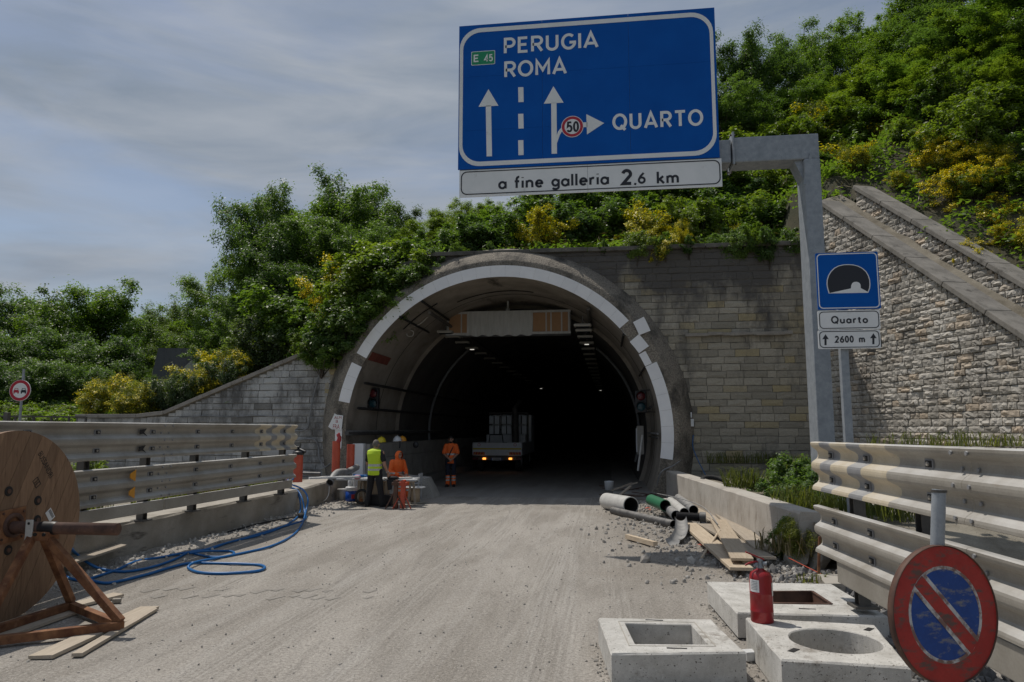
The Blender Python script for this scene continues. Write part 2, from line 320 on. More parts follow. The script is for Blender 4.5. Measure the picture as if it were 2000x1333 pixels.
# dusty road: pale concrete dust, darker damp-looking tracks, fine grit, a tyre print
def road_mat():
    m, nt, b, _ = nodes('dusty road')
    g = nt.nodes.new('ShaderNodeNewGeometry'); pos = g.outputs['Position']
    n1 = noise(nt, 0.55, 7, 0.65, pos, (1.6, 0.45, 1), 0.4)
    c = mixc(nt, ramp(nt, n1, 0.40, 0.60), (0.290, 0.265, 0.232), (0.405, 0.375, 0.335))
    # lengthwise wheel tracks
    n2 = noise(nt, 1.0, 5, 0.6, pos, (2.6, 0.10, 1), 0.8)
    c = mixc(nt, mixc(nt, ramp(nt, n2, 0.52, 0.66), (0, 0, 0), (0.5, 0.5, 0.5)), c, (0.43, 0.405, 0.37))
    n5 = noise(nt, 1.7, 5, 0.6, pos, (2.2, 0.16, 1), 1.2)
    c = mixc(nt, mixc(nt, ramp(nt, n5, 0.56, 0.70), (0, 0, 0), (0.42, 0.42, 0.42)), c, (0.225, 0.208, 0.186))
    sx = nt.nodes.new('ShaderNodeSeparateXYZ'); nt.links.new(pos, sx.inputs[0])
    def mth(op, *a):
        n = nt.nodes.new('ShaderNodeMath'); n.operation = op
        for i, v in enumerate(a):
            if hasattr(v, 'is_linked'): nt.links.new(v, n.inputs[i])
            else: n.inputs[i].default_value = v
        return n.outputs[0]
    wob = mth('MULTIPLY', mth('SUBTRACT', noise(nt, 0.16, 2, 0.5, pos, (.15, 1, 1)), 0.5), 3.2)
    xw = mth('ADD', sx.outputs['X'], wob)
    tread = noise(nt, 1.0, 3, 0.6, pos, (26, 0.5, 1), 0.6)
    for cx, wd in ((-4.9, .30), (-3.25, .34), (-2.2, .30), (-0.55, .36), (0.3, .22)):
        mk = ramp(nt, mth('ABSOLUTE', mth('SUBTRACT', xw, cx)), wd, wd * .45)
        c = mixc(nt, mth('MULTIPLY', mk, mth('MULTIPLY', ramp(nt, tread, .42, .62), .34)), c, (0.225, 0.207, 0.183))
        c = mixc(nt, mth('MULTIPLY', mk, mth('MULTIPLY', ramp(nt, tread, .55, .36), .30)), c, (0.46, 0.435, 0.395))
    soil = mth('MULTIPLY', ramp(nt, mth('ADD', sx.outputs['X'], mth('MULTIPLY', noise(nt, .9, 5, .7, pos), 2.2)), 0.55, 1.6), ramp(nt, sx.outputs['Y'], 9.0, 10.4))
    c = mixc(nt, mth('MULTIPLY', soil, .75), c, mixc(nt, noise(nt, 5, 6, .75, pos), (0.17, 0.145, 0.115), (0.36, 0.325, 0.28)))
    n3 = noise(nt, 34, 4, 0.75, pos)
    c = mixc(nt, 0.8, c, mixc(nt, ramp(nt, n3, 0.3, 0.7), (0.5, 0.5, 0.5), (1.4, 1.4, 1.4)), 'MULTIPLY')
    n4 = noise(nt, 120, 2, 0.5, pos)
    c = mixc(nt, ramp(nt, n4, 0.62, 0.70), c, (0.10, 0.092, 0.08))
    c = mixc(nt, ramp(nt, noise(nt, 90, 2, 0.5, pos), 0.64, 0.70), c, (0.56, 0.535, 0.49))
    nt.links.new(c, b.inputs['Base Color']); b.inputs['Roughness'].default_value = 0.95
    b.inputs['Specular IOR Level'].default_value = 0.2
    ad = nt.nodes.new('ShaderNodeMath'); ad.operation = 'ADD'
    nt.links.new(n3, ad.inputs[0]); nt.links.new(n1, ad.inputs[1])
    bump(nt, b, ad.outputs[0], 0.75, 0.03)
    return m
MAT['road'] = road_mat()
MAT['print'] = weathered('pressed dust', (0.225, 0.208, 0.185), (0.30, 0.28, 0.25), 0.95, 3.0, 60, 0.3, 0.01)
MAT['tunnel_floor'] = weathered('tunnel floor dust', (0.24, 0.225, 0.205), (0.33, 0.315, 0.29), 0.9, 0.7, 40, 0.3, 0.01, stretch=(2, 0.3, 1))
MAT['verge'] = weathered('verge dirt', (0.16, 0.14, 0.105), (0.31, 0.28, 0.225), 0.95, 1.5, 40, 0.6, 0.03)
MAT['ground'] = weathered('far ground', (0.045, 0.055, 0.02), (0.09, 0.085, 0.04), 0.95, 0.3, 8, 0.5, 0.05)

# ------------------------------------------------------------------ mesh helpers
class MB:
    """collects shapes and links them as ONE mesh object"""
    def __init__(s): s.v = []; s.f = []; s.m = []; s.mats = []; s.sm = []
    def mi(s, mat):
        if mat is None: return 0
        if isinstance(mat, str): mat = MAT[mat]
        if mat not in s.mats: s.mats.append(mat)
        return s.mats.index(mat)
    def add(s, vs, fs, mat=None, smooth=False):
        o = len(s.v); i = s.mi(mat)
        s.v += [tuple(p) for p in vs]
        for f in fs: s.f.append(tuple(o + k for k in f)); s.m.append(i); s.sm.append(smooth)
    def box(s, c, size, mat=None, rot=None, bev=0.0):
        x, y, z = (k / 2 for k in size)
        if bev <= 0:
            vs = [Vector(p) for p in ((-x, -y, -z), (x, -y, -z), (x, y, -z), (-x, y, -z), (-x, -y, z), (x, -y, z), (x, y, z), (-x, y, z))]
            fs = [(0, 3, 2, 1), (4, 5, 6, 7), (0, 1, 5, 4), (1, 2, 6, 5), (2, 3, 7, 6), (3, 0, 4, 7)]
        else:
            bm = bmesh.new(); bmesh.ops.create_cube(bm, size=1.0)
            for v in bm.verts: v.co = Vector((v.co.x * 2 * x, v.co.y * 2 * y, v.co.z * 2 * z))
            bmesh.ops.bevel(bm, geom=list(bm.edges), offset=bev, segments=2, affect='EDGES', profile=0.6)
            bm.verts.index_update()
            vs = [v.co.copy() for v in bm.verts]; fs = [tuple(v.index for v in f.verts) for f in bm.faces]; bm.free()
        if rot is not None:
            M = rot if isinstance(rot, Matrix) else Euler(rot).to_matrix()
            vs = [M @ v for v in vs]
        s.add([v + Vector(c) for v in vs], fs, mat)
    def beam(s, p0, p1, w, h, mat=None, up=(0, 0, 1), bev=0.0):
        p0, p1 = Vector(p0), Vector(p1); d = p1 - p0; L = d.length; x = d.normalized()
        u = Vector(up); 
        if abs(x.dot(u)) > 0.98: u = Vector((0, 1, 0))
        y = u.cross(x).normalized(); z = x.cross(y)
        s.box((p0 + p1) / 2, (L, w, h), mat, Matrix((x, y, z)).transposed(), bev)
    def tube(s, pts, r, mat=None, n=10, cap=True, smooth=True, inner=None):
        pts = [Vector(p) for p in pts]; rs = r if isinstance(r, (list, tuple)) else [r] * len(pts)
        rings = []; prev = None
        for i, p in enumerate(pts):
            t = (pts[min(i + 1, len(pts) - 1)] - pts[max(i - 1, 0)]).normalized()
            if prev is None:
                a = Vector((0, 0, 1)) if abs(t.z) < 0.9 else Vector((1, 0, 0))
                prev = (a - t * a.dot(t)).normalized()
            else: prev = (prev - t * prev.dot(t)).normalized()
            b = t.cross(prev)
            rings.append([p + (prev * math.cos(2 * math.pi * k / n) + b * math.sin(2 * math.pi * k / n)) * rs[i] for k in range(n)])
        vs = [q for ring in rings for q in ring]; fs = []
        for i in range(len(rings) - 1):
            for k in range(n):
                fs.append((i * n + k, i * n + (k + 1) % n, (i + 1) * n + (k + 1) % n, (i + 1) * n + k))
        s.add(vs, fs, mat, smooth)
        if cap:
            s.add(rings[0], [tuple(range(n))[::-1]], mat); s.add(rings[-1], [tuple(range(n))], mat)
    def lathe(s, prof, c=(0, 0, 0), axis=None, mat=None, n=24, smooth=True, closed=False):
        M = Matrix.Identity(3)
        if axis is not None: M = Vector((0, 0, 1)).rotation_difference(Vector(axis)).to_matrix()
        vs = []; k = len(prof)
        for i in range(n):
            a = 2 * math.pi * i / n
            for r, z in prof: vs.append(M @ Vector((r * math.cos(a), r * math.sin(a), z)) + Vector(c))
        fs = []
        for i in range(n):
            for j in range(k - 1 if not closed else k):
                fs.append((i * k + j, ((i + 1) % n) * k + j, ((i + 1) % n) * k + (j + 1) % k, i * k + (j + 1) % k))
        s.add(vs, fs, mat, smooth)
    def ellipsoid(s, c, r, mat=None, n=12, m=8, z0=-1.0):
        vs = []; fs = []
        for j in range(m + 1):
            ph = math.asin(z0) + (math.pi / 2 - math.asin(z0)) * j / m
            for i in range(n):
                a = 2 * math.pi * i / n
                vs.append((c[0] + r[0] * math.cos(ph) * math.cos(a), c[1] + r[1] * math.cos(ph) * math.sin(a), c[2] + r[2] * math.sin(ph)))
        for j in range(m):
            for i in range(n): fs.append((j * n + i, j * n + (i + 1) % n, (j + 1) * n + (i + 1) % n, (j + 1) * n + i))
        s.add(vs, fs, mat, True)
    def prism(s, poly, ex, mat=None):
        """closed polygon (world points) pushed along the vector ex"""
        poly = [Vector(p) for p in poly]; n = len(poly); ex = Vector(ex)
        vs = poly + [p + ex for p in poly]
        fs = [tuple(range(n)), tuple(range(2 * n - 1, n - 1, -1))] + [(i, i + n, (i + 1) % n + n, (i + 1) % n) for i in range(n)]
        s.add(vs, fs, mat)
    def mesh(s, name):
        me = bpy.data.meshes.new(name); me.from_pydata([tuple(v) for v in s.v], [], s.f)
        for m in s.mats: me.materials.append(m)
        me.polygons.foreach_set('material_index', s.m); me.polygons.foreach_set('use_smooth', s.sm)
        me.update(); 
        bm = bmesh.new(); bm.from_mesh(me); bmesh.ops.recalc_face_normals(bm, faces=bm.faces); bm.to_mesh(me); bm.free()
        return me
    def build(s, name, parent=None, loc=None):
        me = s.mesh(name)
        o = bpy.data.objects.new(name, me); COL.objects.link(o)
        if parent is not None: attach(o, parent)
        if loc is not None:          # put the origin at loc, geometry stays
            me.transform(Matrix.Translation(-Vector(loc))); o.location = Vector(loc) - (pworld(parent) if parent is not None else Vector())
        return o

def pworld(p):
    v = Vector(p.location); q = p.parent
    while q is not None: v += Vector(q.location); q = q.parent
    return v
def attach(o, parent):
    """parent whose chain is only translated: world geometry stays"""
    o.parent = parent; o.location = Vector(o.location) - pworld(parent)
def tag(o, label=None, cat=None, group=None, kind=None):
    if label: o['label'] = label
    if cat: o['category'] = cat
    if group: o['group'] = group
    if kind: o['kind'] = kind
    return o
def thing(name, label, cat, loc=(0, 0, 0), group=None):
    o = bpy.data.objects.new(name, None); COL.objects.link(o); o.location = loc; o.empty_display_size = 0.2
    return tag(o, label, cat, group, 'thing')
def single(mb, name, label, cat, group=None, loc=None):
    return tag(mb.build(name, None, loc), label, cat, group, 'thing')
def inst(name, mesh, parent, loc=(0, 0, 0), rot=(0, 0, 0), scale=(1, 1, 1)):
    o = bpy.data.objects.new(name, mesh); COL.objects.link(o); o.parent = parent
    o.location = loc; o.rotation_euler = rot; o.scale = scale
    return o
def dup(root, loc, rotz=0.0, scale=None, label=None, group=None):
    r = root.copy(); COL.objects.link(r); r.location = loc; r.rotation_euler = (0, 0, rotz)
    if scale is not None: r.scale = (scale,) * 3 if not isinstance(scale, (tuple, list)) else scale
    if label: r['label'] = label
    if group: r['group'] = group
    for ch in list(root.children):
        c = ch.copy(); COL.objects.link(c); c.parent = r
        for g in list(ch.children):
            d = g.copy(); COL.objects.link(d); d.parent = c
    return r
def text_mesh(s, bold=0.0, name='lettering'):
    cu = bpy.data.curves.new('t', 'FONT'); cu.body = s; cu.size = 1.0; cu.offset = bold; cu.resolution_u = 3
    o = bpy.data.objects.new('t', cu); COL.objects.link(o)
    dg = bpy.context.evaluated_depsgraph_get()
    me = bpy.data.meshes.new_from_object(o.evaluated_get(dg)); me.name = name
    bpy.data.objects.remove(o); bpy.data.curves.remove(cu)
    return me
def put_text(s, x0, x1, z0, z1, Y, mat, parent, bold=0.02, name='lettering', M=None, slant=0.0):
    """text fitted in the box x0..x1, z0..z1 of the plane at Y facing -Y (or of the frame M)"""
    me = text_mesh(s, bold, name)
    co = np.array([v.co[:] for v in me.vertices]); lo = co.min(0); hi = co.max(0)
    for v in me.vertices:
        a = (v.co.x - lo[0]) / (hi[0] - lo[0]); b = (v.co.y - lo[1]) / (hi[1] - lo[1])
        v.co = (x0 + a * (x1 - x0), Y, z0 + b * (z1 - z0) + slant * (a - 0.5))
    if M is not None: me.transform(M)
    me.materials.clear(); me.materials.append(MAT[mat])
    o = bpy.data.objects.new(name, me); COL.objects.link(o)
    if parent is not None: attach(o, parent)
    return o
GLYPH = {}
def _arc(cx, cy, rx, ry, a0, a1, n=10): return [(cx + rx * math.cos(R(a0 + (a1 - a0) * k / n)), cy + ry * math.sin(R(a0 + (a1 - a0) * k / n))) for k in range(n + 1)]
def _glyphs():
    g = GLYPH; o = _arc(.40, .5, .36, .46, 90, 450, 24)
    g['P'] = (.62, [[(.08, 0), (.08, .96), (.34, .96)] + _arc(.34, .70, .24, .26, 90, -90) + [(.08, .44)]])
    g['E'] = (.58, [[(.54, .04), (.08, .04), (.08, .96), (.53, .96)], [(.08, .51), (.48, .51)]])
    g['R'] = (.66, [[(.08, 0), (.08, .96), (.36, .96)] + _arc(.36, .71, .23, .25, 90, -90) + [(.08, .46)], [(.34, .46), (.60, 0)]])
    g['U'] = (.70, [[(.08, 1), (.08, .32)] + _arc(.35, .32, .27, .28, 180, 360) + [(.62, 1)]])
    g['G'] = (.76, [_arc(.40, .5, .34, .46, 48, 340, 22) + [(.72, .44), (.44, .44)]])
    g['I'] = (.16, [[(.08, 0), (.08, 1)]])
    g['A'] = (.74, [[(.03, 0), (.37, .98), (.71, 0)], [(.15, .28), (.59, .28)]])
    g['O'] = (.80, [o]); g['Q'] = (.80, [o, [(.46, .26), (.72, -.06)]])
    g['M'] = (.84, [[(.08, 0), (.08, .95), (.42, .32), (.76, .95), (.76, 0)]])
    g['T'] = (.62, [[(.01, .96), (.61, .96)], [(.31, .96), (.31, 0)]])
    g['a'] = (.56, [_arc(.27, .30, .22, .27, 20, 340, 18), [(.50, .60), (.50, 0)]])
    g['n'] = (.56, [[(.08, .62), (.08, 0)], [(.08, .34)] + _arc(.28, .36, .20, .22, 170, 0) + [(.48, 0)]])
    g['r'] = (.38, [[(.08, .62), (.08, 0)], [(.08, .32)] + _arc(.28, .34, .20, .24, 170, 70)])
    g['i'] = (.16, [[(.08, .62), (.08, 0)], [(.08, .86), (.08, .92)]])
    g['l'] = (.16, [[(.08, 1), (.08, 0)]])
    g['f'] = (.36, [[(.14, 0), (.14, .76)] + _arc(.30, .76, .16, .20, 180, 80), [(.0, .58), (.32, .58)]])
    g['e'] = (.56, [[(.07, .32), (.49, .32)] + _arc(.28, .31, .22, .27, 5, 318, 18)])
    g['g'] = (.56, [_arc(.27, .32, .21, .26, 20, 340, 18), [(.50, .60), (.50, -.06)] + _arc(.28, -.06, .22, .18, 0, -155)])
    g['k'] = (.52, [[(.08, 1), (.08, 0)], [(.46, .60), (.10, .26)], [(.22, .36), (.50, 0)]])
    g['m'] = (.88, [[(.08, .62), (.08, 0)], [(.08, .36)] + _arc(.26, .38, .18, .20, 170, 0) + [(.44, 0)], [(.44, .36)] + _arc(.62, .38, .18, .20, 170, 0) + [(.80, 0)]])
    g['u'] = (.56, [[(.08, .60), (.08, .24)] + _arc(.27, .24, .19, .20, 180, 350), [(.48, .60), (.48, 0)]])
    g['t'] = (.36, [[(.15, .84), (.15, .20)] + _arc(.29, .20, .14, .16, 180, 285), [(.0, .58), (.32, .58)]])
    g['o'] = (.58, [_arc(.29, .30, .23, .27, 90, 450, 20)])
    g['2'] = (.60, [_arc(.29, .70, .22, .26, 165, -20, 12) + [(.08, .05), (.54, .05)]])
    g['6'] = (.60, [_arc(.30, .30, .22, .25, 90, 450, 18), [(.46, .96), (.22, .68), (.09, .38)]])
    g['0'] = (.56, [_arc(.28, .5, .21, .45, 90, 450, 22)])
    g['5'] = (.60, [[(.50, .95), (.16, .95), (.12, .54)] + _arc(.28, .33, .23, .28, 110, -150, 14)])
    g['4'] = (.60, [[(.42, 0), (.42, .96), (.05, .26), (.56, .26)]])
    g[','] = (.18, [[(.10, .06), (.05, -.12)]]); g[' '] = (.34, [])
_glyphs()
def stroke_text(s, x0, x1, z0, z1, Y, mat, parent, wt=.17, space=.14, lo=0.0, hi=1.0, slant=0.0):
    """road sign lettering with even strokes; lo..hi is the part of the letter height that the box z0..z1 spans"""
    W_ = sum(GLYPH[c][0] for c in s) + space * (len(s) - 1); sz = (z1 - z0) / (hi - lo); sx = (x1 - x0) / W_
    mb = MB(); pen = 0.0; lay = 0
    for c in s:
        w, strokes = GLYPH[c]
        for st_ in strokes:
            pts = [Vector((x0 + (pen + x) * sx, z0 + (z - lo) * sz + slant * ((pen + x) / W_ - .5))) for x, z in st_]; pts = [p for i, p in enumerate(pts) if i == 0 or (p - pts[i - 1]).length > sz * .012]; h = wt * sz / 2; y = Y - lay * 0.00012; lay = (lay + 1) % 4
            L, Rr = [], []
            for i, p in enumerate(pts):
                a = (p - pts[i - 1]).normalized() if i > 0 else None; b = (pts[i + 1] - p).normalized() if i < len(pts) - 1 else None
                if i == 0 and (pts[0] - pts[-1]).length < 1e-5: a = (pts[-1] - pts[-2]).normalized()
                if i == len(pts) - 1 and (pts[0] - pts[-1]).length < 1e-5: b = (pts[1] - pts[0]).normalized()
                a = a or b; b = b or a; t = a + b; t = t.normalized() if t.length > 1e-6 else a; nn = Vector((-t.y, t.x)); k = h / max(.42, nn.dot(Vector((-a.y, a.x))))
                L.append(p + nn * k); Rr.append(p - nn * k)
            vs = []; fs = []
            for l, r_ in zip(L, Rr): vs += [(l.x, y, l.y), (r_.x, y, r_.y)]
            for i in range(len(L) - 1): fs.append((2 * i, 2 * i + 1, 2 * i + 3, 2 * i + 2))
            mb.add(vs, fs, mat)
        pen += w + space
    o = mb.build('lettering'); 
    if parent is not None: attach(o, parent)
    return o
def flat(poly, Y, mat, mb):
    """flat sheet print: polygon in X,Z at depth Y with 1.5 mm of body behind it"""
    mb.prism([(x, Y, z) for x, z in poly], (0, 0.0015, 0), mat)
def rrect(x0, x1, z0, z1, r, n=6):
    out = []
    for cx, cz, a0 in ((x1 - r, z1 - r, 0), (x0 + r, z1 - r, 90), (x0 + r, z0 + r, 180), (x1 - r, z0 + r, 270)):
        for k in range(n + 1):
            a = R(a0 + 90 * k / n); out.append((cx + r * math.cos(a), cz + r * math.sin(a)))
    return out
def ring(outer, inner, Y, mat, mb, th=0.0015):
    n = len(outer); vs = [(x, Y, z) for x, z in outer] + [(x, Y, z) for x, z in inner]
    vs += [(x, Y + th, z) for x, z in outer] + [(x, Y + th, z) for x, z in inner]
    fs = []
    for i in range(n):
        j = (i + 1) % n
        fs += [(i, j, n + j, n + i), (2 * n + i, 3 * n + i, 3 * n + j, 2 * n + j), (i, 2 * n + i, 2 * n + j, j), (n + i, n + j, 3 * n + j, 3 * n + i)]
    mb.add(vs, fs, mat)
def circ(cx, cz, r, n=28, rx=None): return [(cx + (rx or r) * math.cos(2 * math.pi * k / n), cz + r * math.sin(2 * math.pi * k / n)) for k in range(n)]
def pip(x, y, poly):
    c = False; n = len(poly)
    for i in range(n):
        (x1, y1), (x2, y2) = poly[i], poly[i - 1]
        if (y1 > y) != (y2 > y) and x < (x2 - x1) * (y - y1) / (y2 - y1) + x1: c = not c
    return c

# ------------------------------------------------------------------ the place: main dimensions
YF, YW = 21.3, 21.9            # front of the tunnel mouth, face of the portal wall
AX, AZ = -3.19, 1.87           # centre of the arch
R_IN, R_WH, R_LIP, R_OUT = 4.76, 5.10, 5.24, 5.78
WING0 = Vector((6.5, 21.9)); WPHI = R(-72); WU = Vector((math.cos(WPHI), math.sin(WPHI))); WN = Vector((-math.sin(WPHI), math.cos(WPHI)))
WTOP0, WSL = 8.70, 0.755       # top of the wing wall at its corner, fall per metre

def wing_uw(X, Y):
    p = Vector((X, Y)) - WING0
    return p.dot(WU), p.dot(WN)
def smooth(a, b, x):
    t = max(0.0, min(1.0, (x - a) / (b - a))); return t * t * (3 - 2 * t)
def hill(X, Y):
    """height of the hillside behind the portal and wing walls"""
    top = 7.45
    if X < -6: top = 7.45 - 3.2 * smooth(-6, -8.9, X) - 2.1 * smooth(-8.9, -14.6, X)
    sl = 0.36 + 0.026 * max(0.0, min(15.0, X + 4.0)) if X > -6 else 0.30 - 0.20 * smooth(-6, -15, X)
    z1 = top + max(0.0, Y - 22.6) * sl
    if Y > 31: z1 = top + 8.4 * sl + (Y - 31) * sl * 0.22
    u, w = wing_uw(X, Y)
    if w > 0 and X > 4:
        z2 = WTOP0 - 0.3 - WSL * max(u, -1.5) + (0.80 if w > 1.2 else 0.0) + 0.66 * max(0.0, w - 1.9)
        z1 = max(z1, z2) if Y > 22.3 else z2
    z1 += 0.35 * math.sin(X * 0.9 + 1.3) * math.sin(Y * 0.7) * smooth(23.5, 27, Y)
    return z1

# ------------------------------------------------------------------ ground
g = MB(); g.add([(-900, -300, -0.35), (900, -300, -0.35), (900, 1500, -0.35), (-900, 1500, -0.35)], [(0, 1, 2, 3)], 'ground')
tag(g.build('ground'), kind='structure')

def sheet(name, xs, ys, zf, mat, valid=None):
    vs = []; idx = {}; fs = []
    for i, x in enumerate(xs):
        for j, y in enumerate(ys): idx[i, j] = len(vs); vs.append((x, y, zf(x, y)))
    for i in range(len(xs) - 1):
        for j in range(len(ys) - 1):
            if valid and not all(valid(xs[a], ys[b]) for a, b in ((i, j), (i + 1, j), (i + 1, j + 1), (i, j + 1))): continue
            fs.append((idx[i, j], idx[i + 1, j], idx[i + 1, j + 1], idx[i, j + 1]))
    mb = MB(); mb.add(vs, fs, mat, True)
    o = mb.build(name); o['kind'] = 'structure'; return o
from mathutils import noise as mnoise
def fbm(x, y, s, o=4):
    return mnoise.fractal(Vector((x * s, y * s, 3.7)), 0.9, 2.1, o)
RW0, RW1 = Vector((1.66, 21.3)), Vector((2.72, 11.0))       # foot of the right hand parapet
def wallx(Y): return RW0.x + (RW1.x - RW0.x) * (RW0.y - Y) / (RW0.y - RW1.y)
def road_z(x, y):
    z = 0.010 * fbm(x, y, 0.7) + 0.007 * fbm(x, y, 3.1, 3)
    # dirt banked against the left kerb and rubble on the right
    z += 0.10 * (1 - smooth(-7.3, -6.3, x)) * (1.0 + 0.6 * fbm(x, y, 1.4)) * smooth(21, 17, y)
    rb = smooth(wallx(y) - 2.6, wallx(y) - 0.8, x) * smooth(9.2, 10.3, y) * smooth(21.5, 18, y)
    z += rb * (0.05 + 0.045 * fbm(x, y, 2.0) + 0.02 * fbm(x, y, 6.0))
    rb2 = smooth(1.9, 2.6, x) * smooth(10.5, 9.5, y)
    z += rb2 * (0.03 + 0.05 * fbm(x, y, 2.4))
    return z
xs = list(np.arange(-7.6, 5.6, 0.09)); ys = list(np.arange(0.6, 21.35, 0.10))
sheet('road', xs, ys, road_z, 'road')
sheet('road', [-7.6, -3, 1, 5.5], [-14, -6, 0.62], lambda x, y: -0.02, 'road')
def tcx(Y): return max(0.0, Y - 30) ** 2 / 4200.0           # the bore bends gently to the right
sheet('tunnel_floor', [-8.2, -6, -3, 0, 2.2], [21.33] + list(range(26, 170, 6)), lambda x, y: -0.004, 'tunnel_floor')
for o in (bpy.data.objects['tunnel_floor'],):
    for v in o.data.vertices: v.co.x += tcx(v.co.y)

# verge on the bridge edge left of the kerb, and the raised strip right of the parapet
def vergez(x, y): return 0.50 + 0.05 * fbm(x, y, 1.1) - 0.25 * smooth(-9, -11, x)
sheet('verge', list(np.arange(-20, -7.75, 0.35)), list(np.arange(4, 21.9, 0.4)), vergez, 'verge')
def stripz(x, y):
    z = -0.05 + (0.71 + 0.55 * smooth(3.2, 6.5, x) * smooth(15, 20, y)) * smooth(8.6, 10.9, y) + 0.07 * fbm(x, y, 1.2)
    if x > 4.2: z = max(z, 0.36 * smooth(4.2, 5.4, x) + 0.06 * fbm(x, y, 1.2))
    return z
def strip_ok(x, y):
    return x > wallx(min(max(y, 11.0), 21.3)) + 0.12 and (y > 11.0 or x > 2.9) and wing_uw(x, y)[1] < 0.35
sheet('dirt_strip', list(np.arange(1.6, 14, 0.22)), list(np.arange(8.0, 21.85, 0.25)), stripz, 'verge', strip_ok)
sheet('dirt_strip', list(np.arange(5.5, 18, 0.5)), list(np.arange(-2, 10.9, 0.5)), lambda x, y: 0.35 + 0.06 * fbm(x, y, 1.2), 'verge')

# ------------------------------------------------------------------ hillside
def hill_ok(x, y):
    u, w = wing_uw(x, y)
    if w > 0 and x > 5.6 and u > 0.15: return w > 1.35
    return y > 22.25
sheet('hillside', list(np.arange(-34, 42, 0.45)), list(np.arange(4, 76, 0.45)), hill, 'soil', hill_ok)

# ------------------------------------------------------------------ stone walls
def stone_mesh(seed, nx=4, nz=3, amp=0.35):
    r = random.Random(seed); vs = []; fs = []
    for j in range(nz + 1):
        for i in range(nx + 1):
            x = -0.5 + i / nx; z = -0.5 + j / nz
            edge = i in (0, nx) or j in (0, nz)
            y = -(0.58 + (r.uniform(-0.16, 0.16) if edge else 0.14 + r.uniform(-amp, amp)))
            if edge: x += r.uniform(-0.015, 0.015) * (i in (0, nx)); z += r.uniform(-0.04, 0.04) * (j in (0, nz))
            else: x += r.uniform(-0.06, 0.06); z += r.uniform(-0.07, 0.07)
            vs.append((x, y, z))
    k = nx + 1
    for j in range(nz):
        for i in range(nx):
            a = j * k + i
            if r.random() < 0.5: fs += [(a, a + 1, a + k + 1), (a, a + k + 1, a + k)]
            else: fs += [(a, a + 1, a + k), (a + 1, a + k + 1, a + k)]
    rim = [i for i in range(k)] + [j * k + nx for j in range(1, nz + 1)] + [nz * k + i for i in range(nx - 1, -1, -1)] + [j * k for j in range(nz - 1, 0, -1)]
    o = len(vs)
    for a in rim: vs.append((vs[a][0], 0.0, vs[a][2]))
    n = len(rim)
    for i in range(n): fs.append((rim[i], o + i, o + (i + 1) % n, rim[(i + 1) % n]))
    return vs, fs
STONES = [stone_mesh(s, 5, 3, 0.26) for s in range(14)]
STONE_FLAT = [stone_mesh(50 + s, 4, 3, 0.14) for s in range(8)]
def stone_datas(shapes, mat, name):
    out = []
    for vs, fs in shapes:
        mb = MB(); mb.add(vs, fs, mat); out.append(mb.mesh(name))
    return out
def lay_stones(root, cells, shapes, mat, depth, limit=295, name='stone'):
    """cells: (priority, x, z, w, h) in the wall's own frame, face at y=0; the first ones are parts, the rest one mass"""
    datas = stone_datas(shapes, mat, name); r = random.Random(len(cells))
    cells = sorted(cells)
    for k, (_, x, z, w, h) in enumerate(cells[:limit]):
        dpt = depth * r.uniform(0.7, 1.35)
        inst(name, datas[r.randrange(len(datas))], root, (x, 0.004, z), (0, 0, 0), (w, dpt, h))
    if len(cells) > limit:
        mb = MB()
        for (_, x, z, w, h) in cells[limit:]:
            vs, fs = shapes[r.randrange(len(shapes))]; dpt = depth * r.uniform(0.7, 1.35)
            mb.add([(x + v[0] * w, v[1] * dpt + 0.004, z + v[2] * h) for v in vs], fs, mat)
        o = mb.build('stonework'); o.parent = root; o['kind'] = 'stuff'
def courses(x0, x1, z0, z1, hs, ls, ok, seed, gap=0.014, pri=None, topfn=None):
    r = random.Random(seed); out = []; z = z0; row = 0
    while z < z1 - 0.03:
        h = min(r.uniform(*hs), z1 - z); x = x0 - r.uniform(0, ls[1])
        while x < x1:
            w = r.uniform(*ls) * (0.6 if r.random() < 0.12 else 1.0)
            a, b = max(x, x0), min(x + w, x1)
            if b - a > 0.06 and ok((a + b) / 2, z + h / 2, (b - a) / 2, h / 2):
                out.append((pri((a + b) / 2, z + h / 2) if pri else 0, (a + b) / 2, z + h / 2, b - a - gap, h - gap))
            elif topfn and b - a > 0.06:
                m = 3
                for q in range(m):
                    c0, c1 = a + (b - a) * q / m, a + (b - a) * (q + 1) / m; hh = min(h, min(topfn(c0), topfn(c1)) - z - 0.005)
                    if hh > 0.05: out.append((pri((c0 + c1) / 2, z) if pri else 0, (c0 + c1) / 2, z + hh / 2, c1 - c0 - gap * .6, hh - gap * .6))
            x += w
        z += h; row += 1
    return out
def parent_local(mb, name, root):
    o = mb.build(name); o.parent = root; return o

# portal wall ------------------------------------------------------
PW_L, PW_R, PW_T = -8.9, 6.62, 7.45
def pw_top(X): return PW_T - 3.0 * smooth(-5.9, -8.9, X)
pw = thing('portal_wall', 'tall weathered stone wall around the tunnel mouth, dark stained along its top', 'wall', (AX, YW, 0))
mb = MB(); xs = sorted(set(list(np.linspace(PW_L, PW_R, 50)) + [AX - 5.45, AX + 5.45])); vs = []; fs = []
for X in xs:
    dx = X - AX; lo = AZ + math.sqrt(max(0, 5.45 ** 2 - dx * dx)) if abs(dx) <= 5.4501 else -0.3
    if abs(dx) <= 5.4501 and abs(dx) > 5.449: lo = AZ
    for y in (0, 0.7):
        vs += [(X - AX, y, lo), (X - AX, y, pw_top(X))]
for i in range(len(xs) - 1):
    a, b = 4 * i, 4 * i + 4
    fs += [(a, b, b + 1, a + 1), (a + 2, a + 3, b + 3, b + 2), (a + 1, b + 1, b + 3, a + 3), (a, a + 2, b + 2, b)]
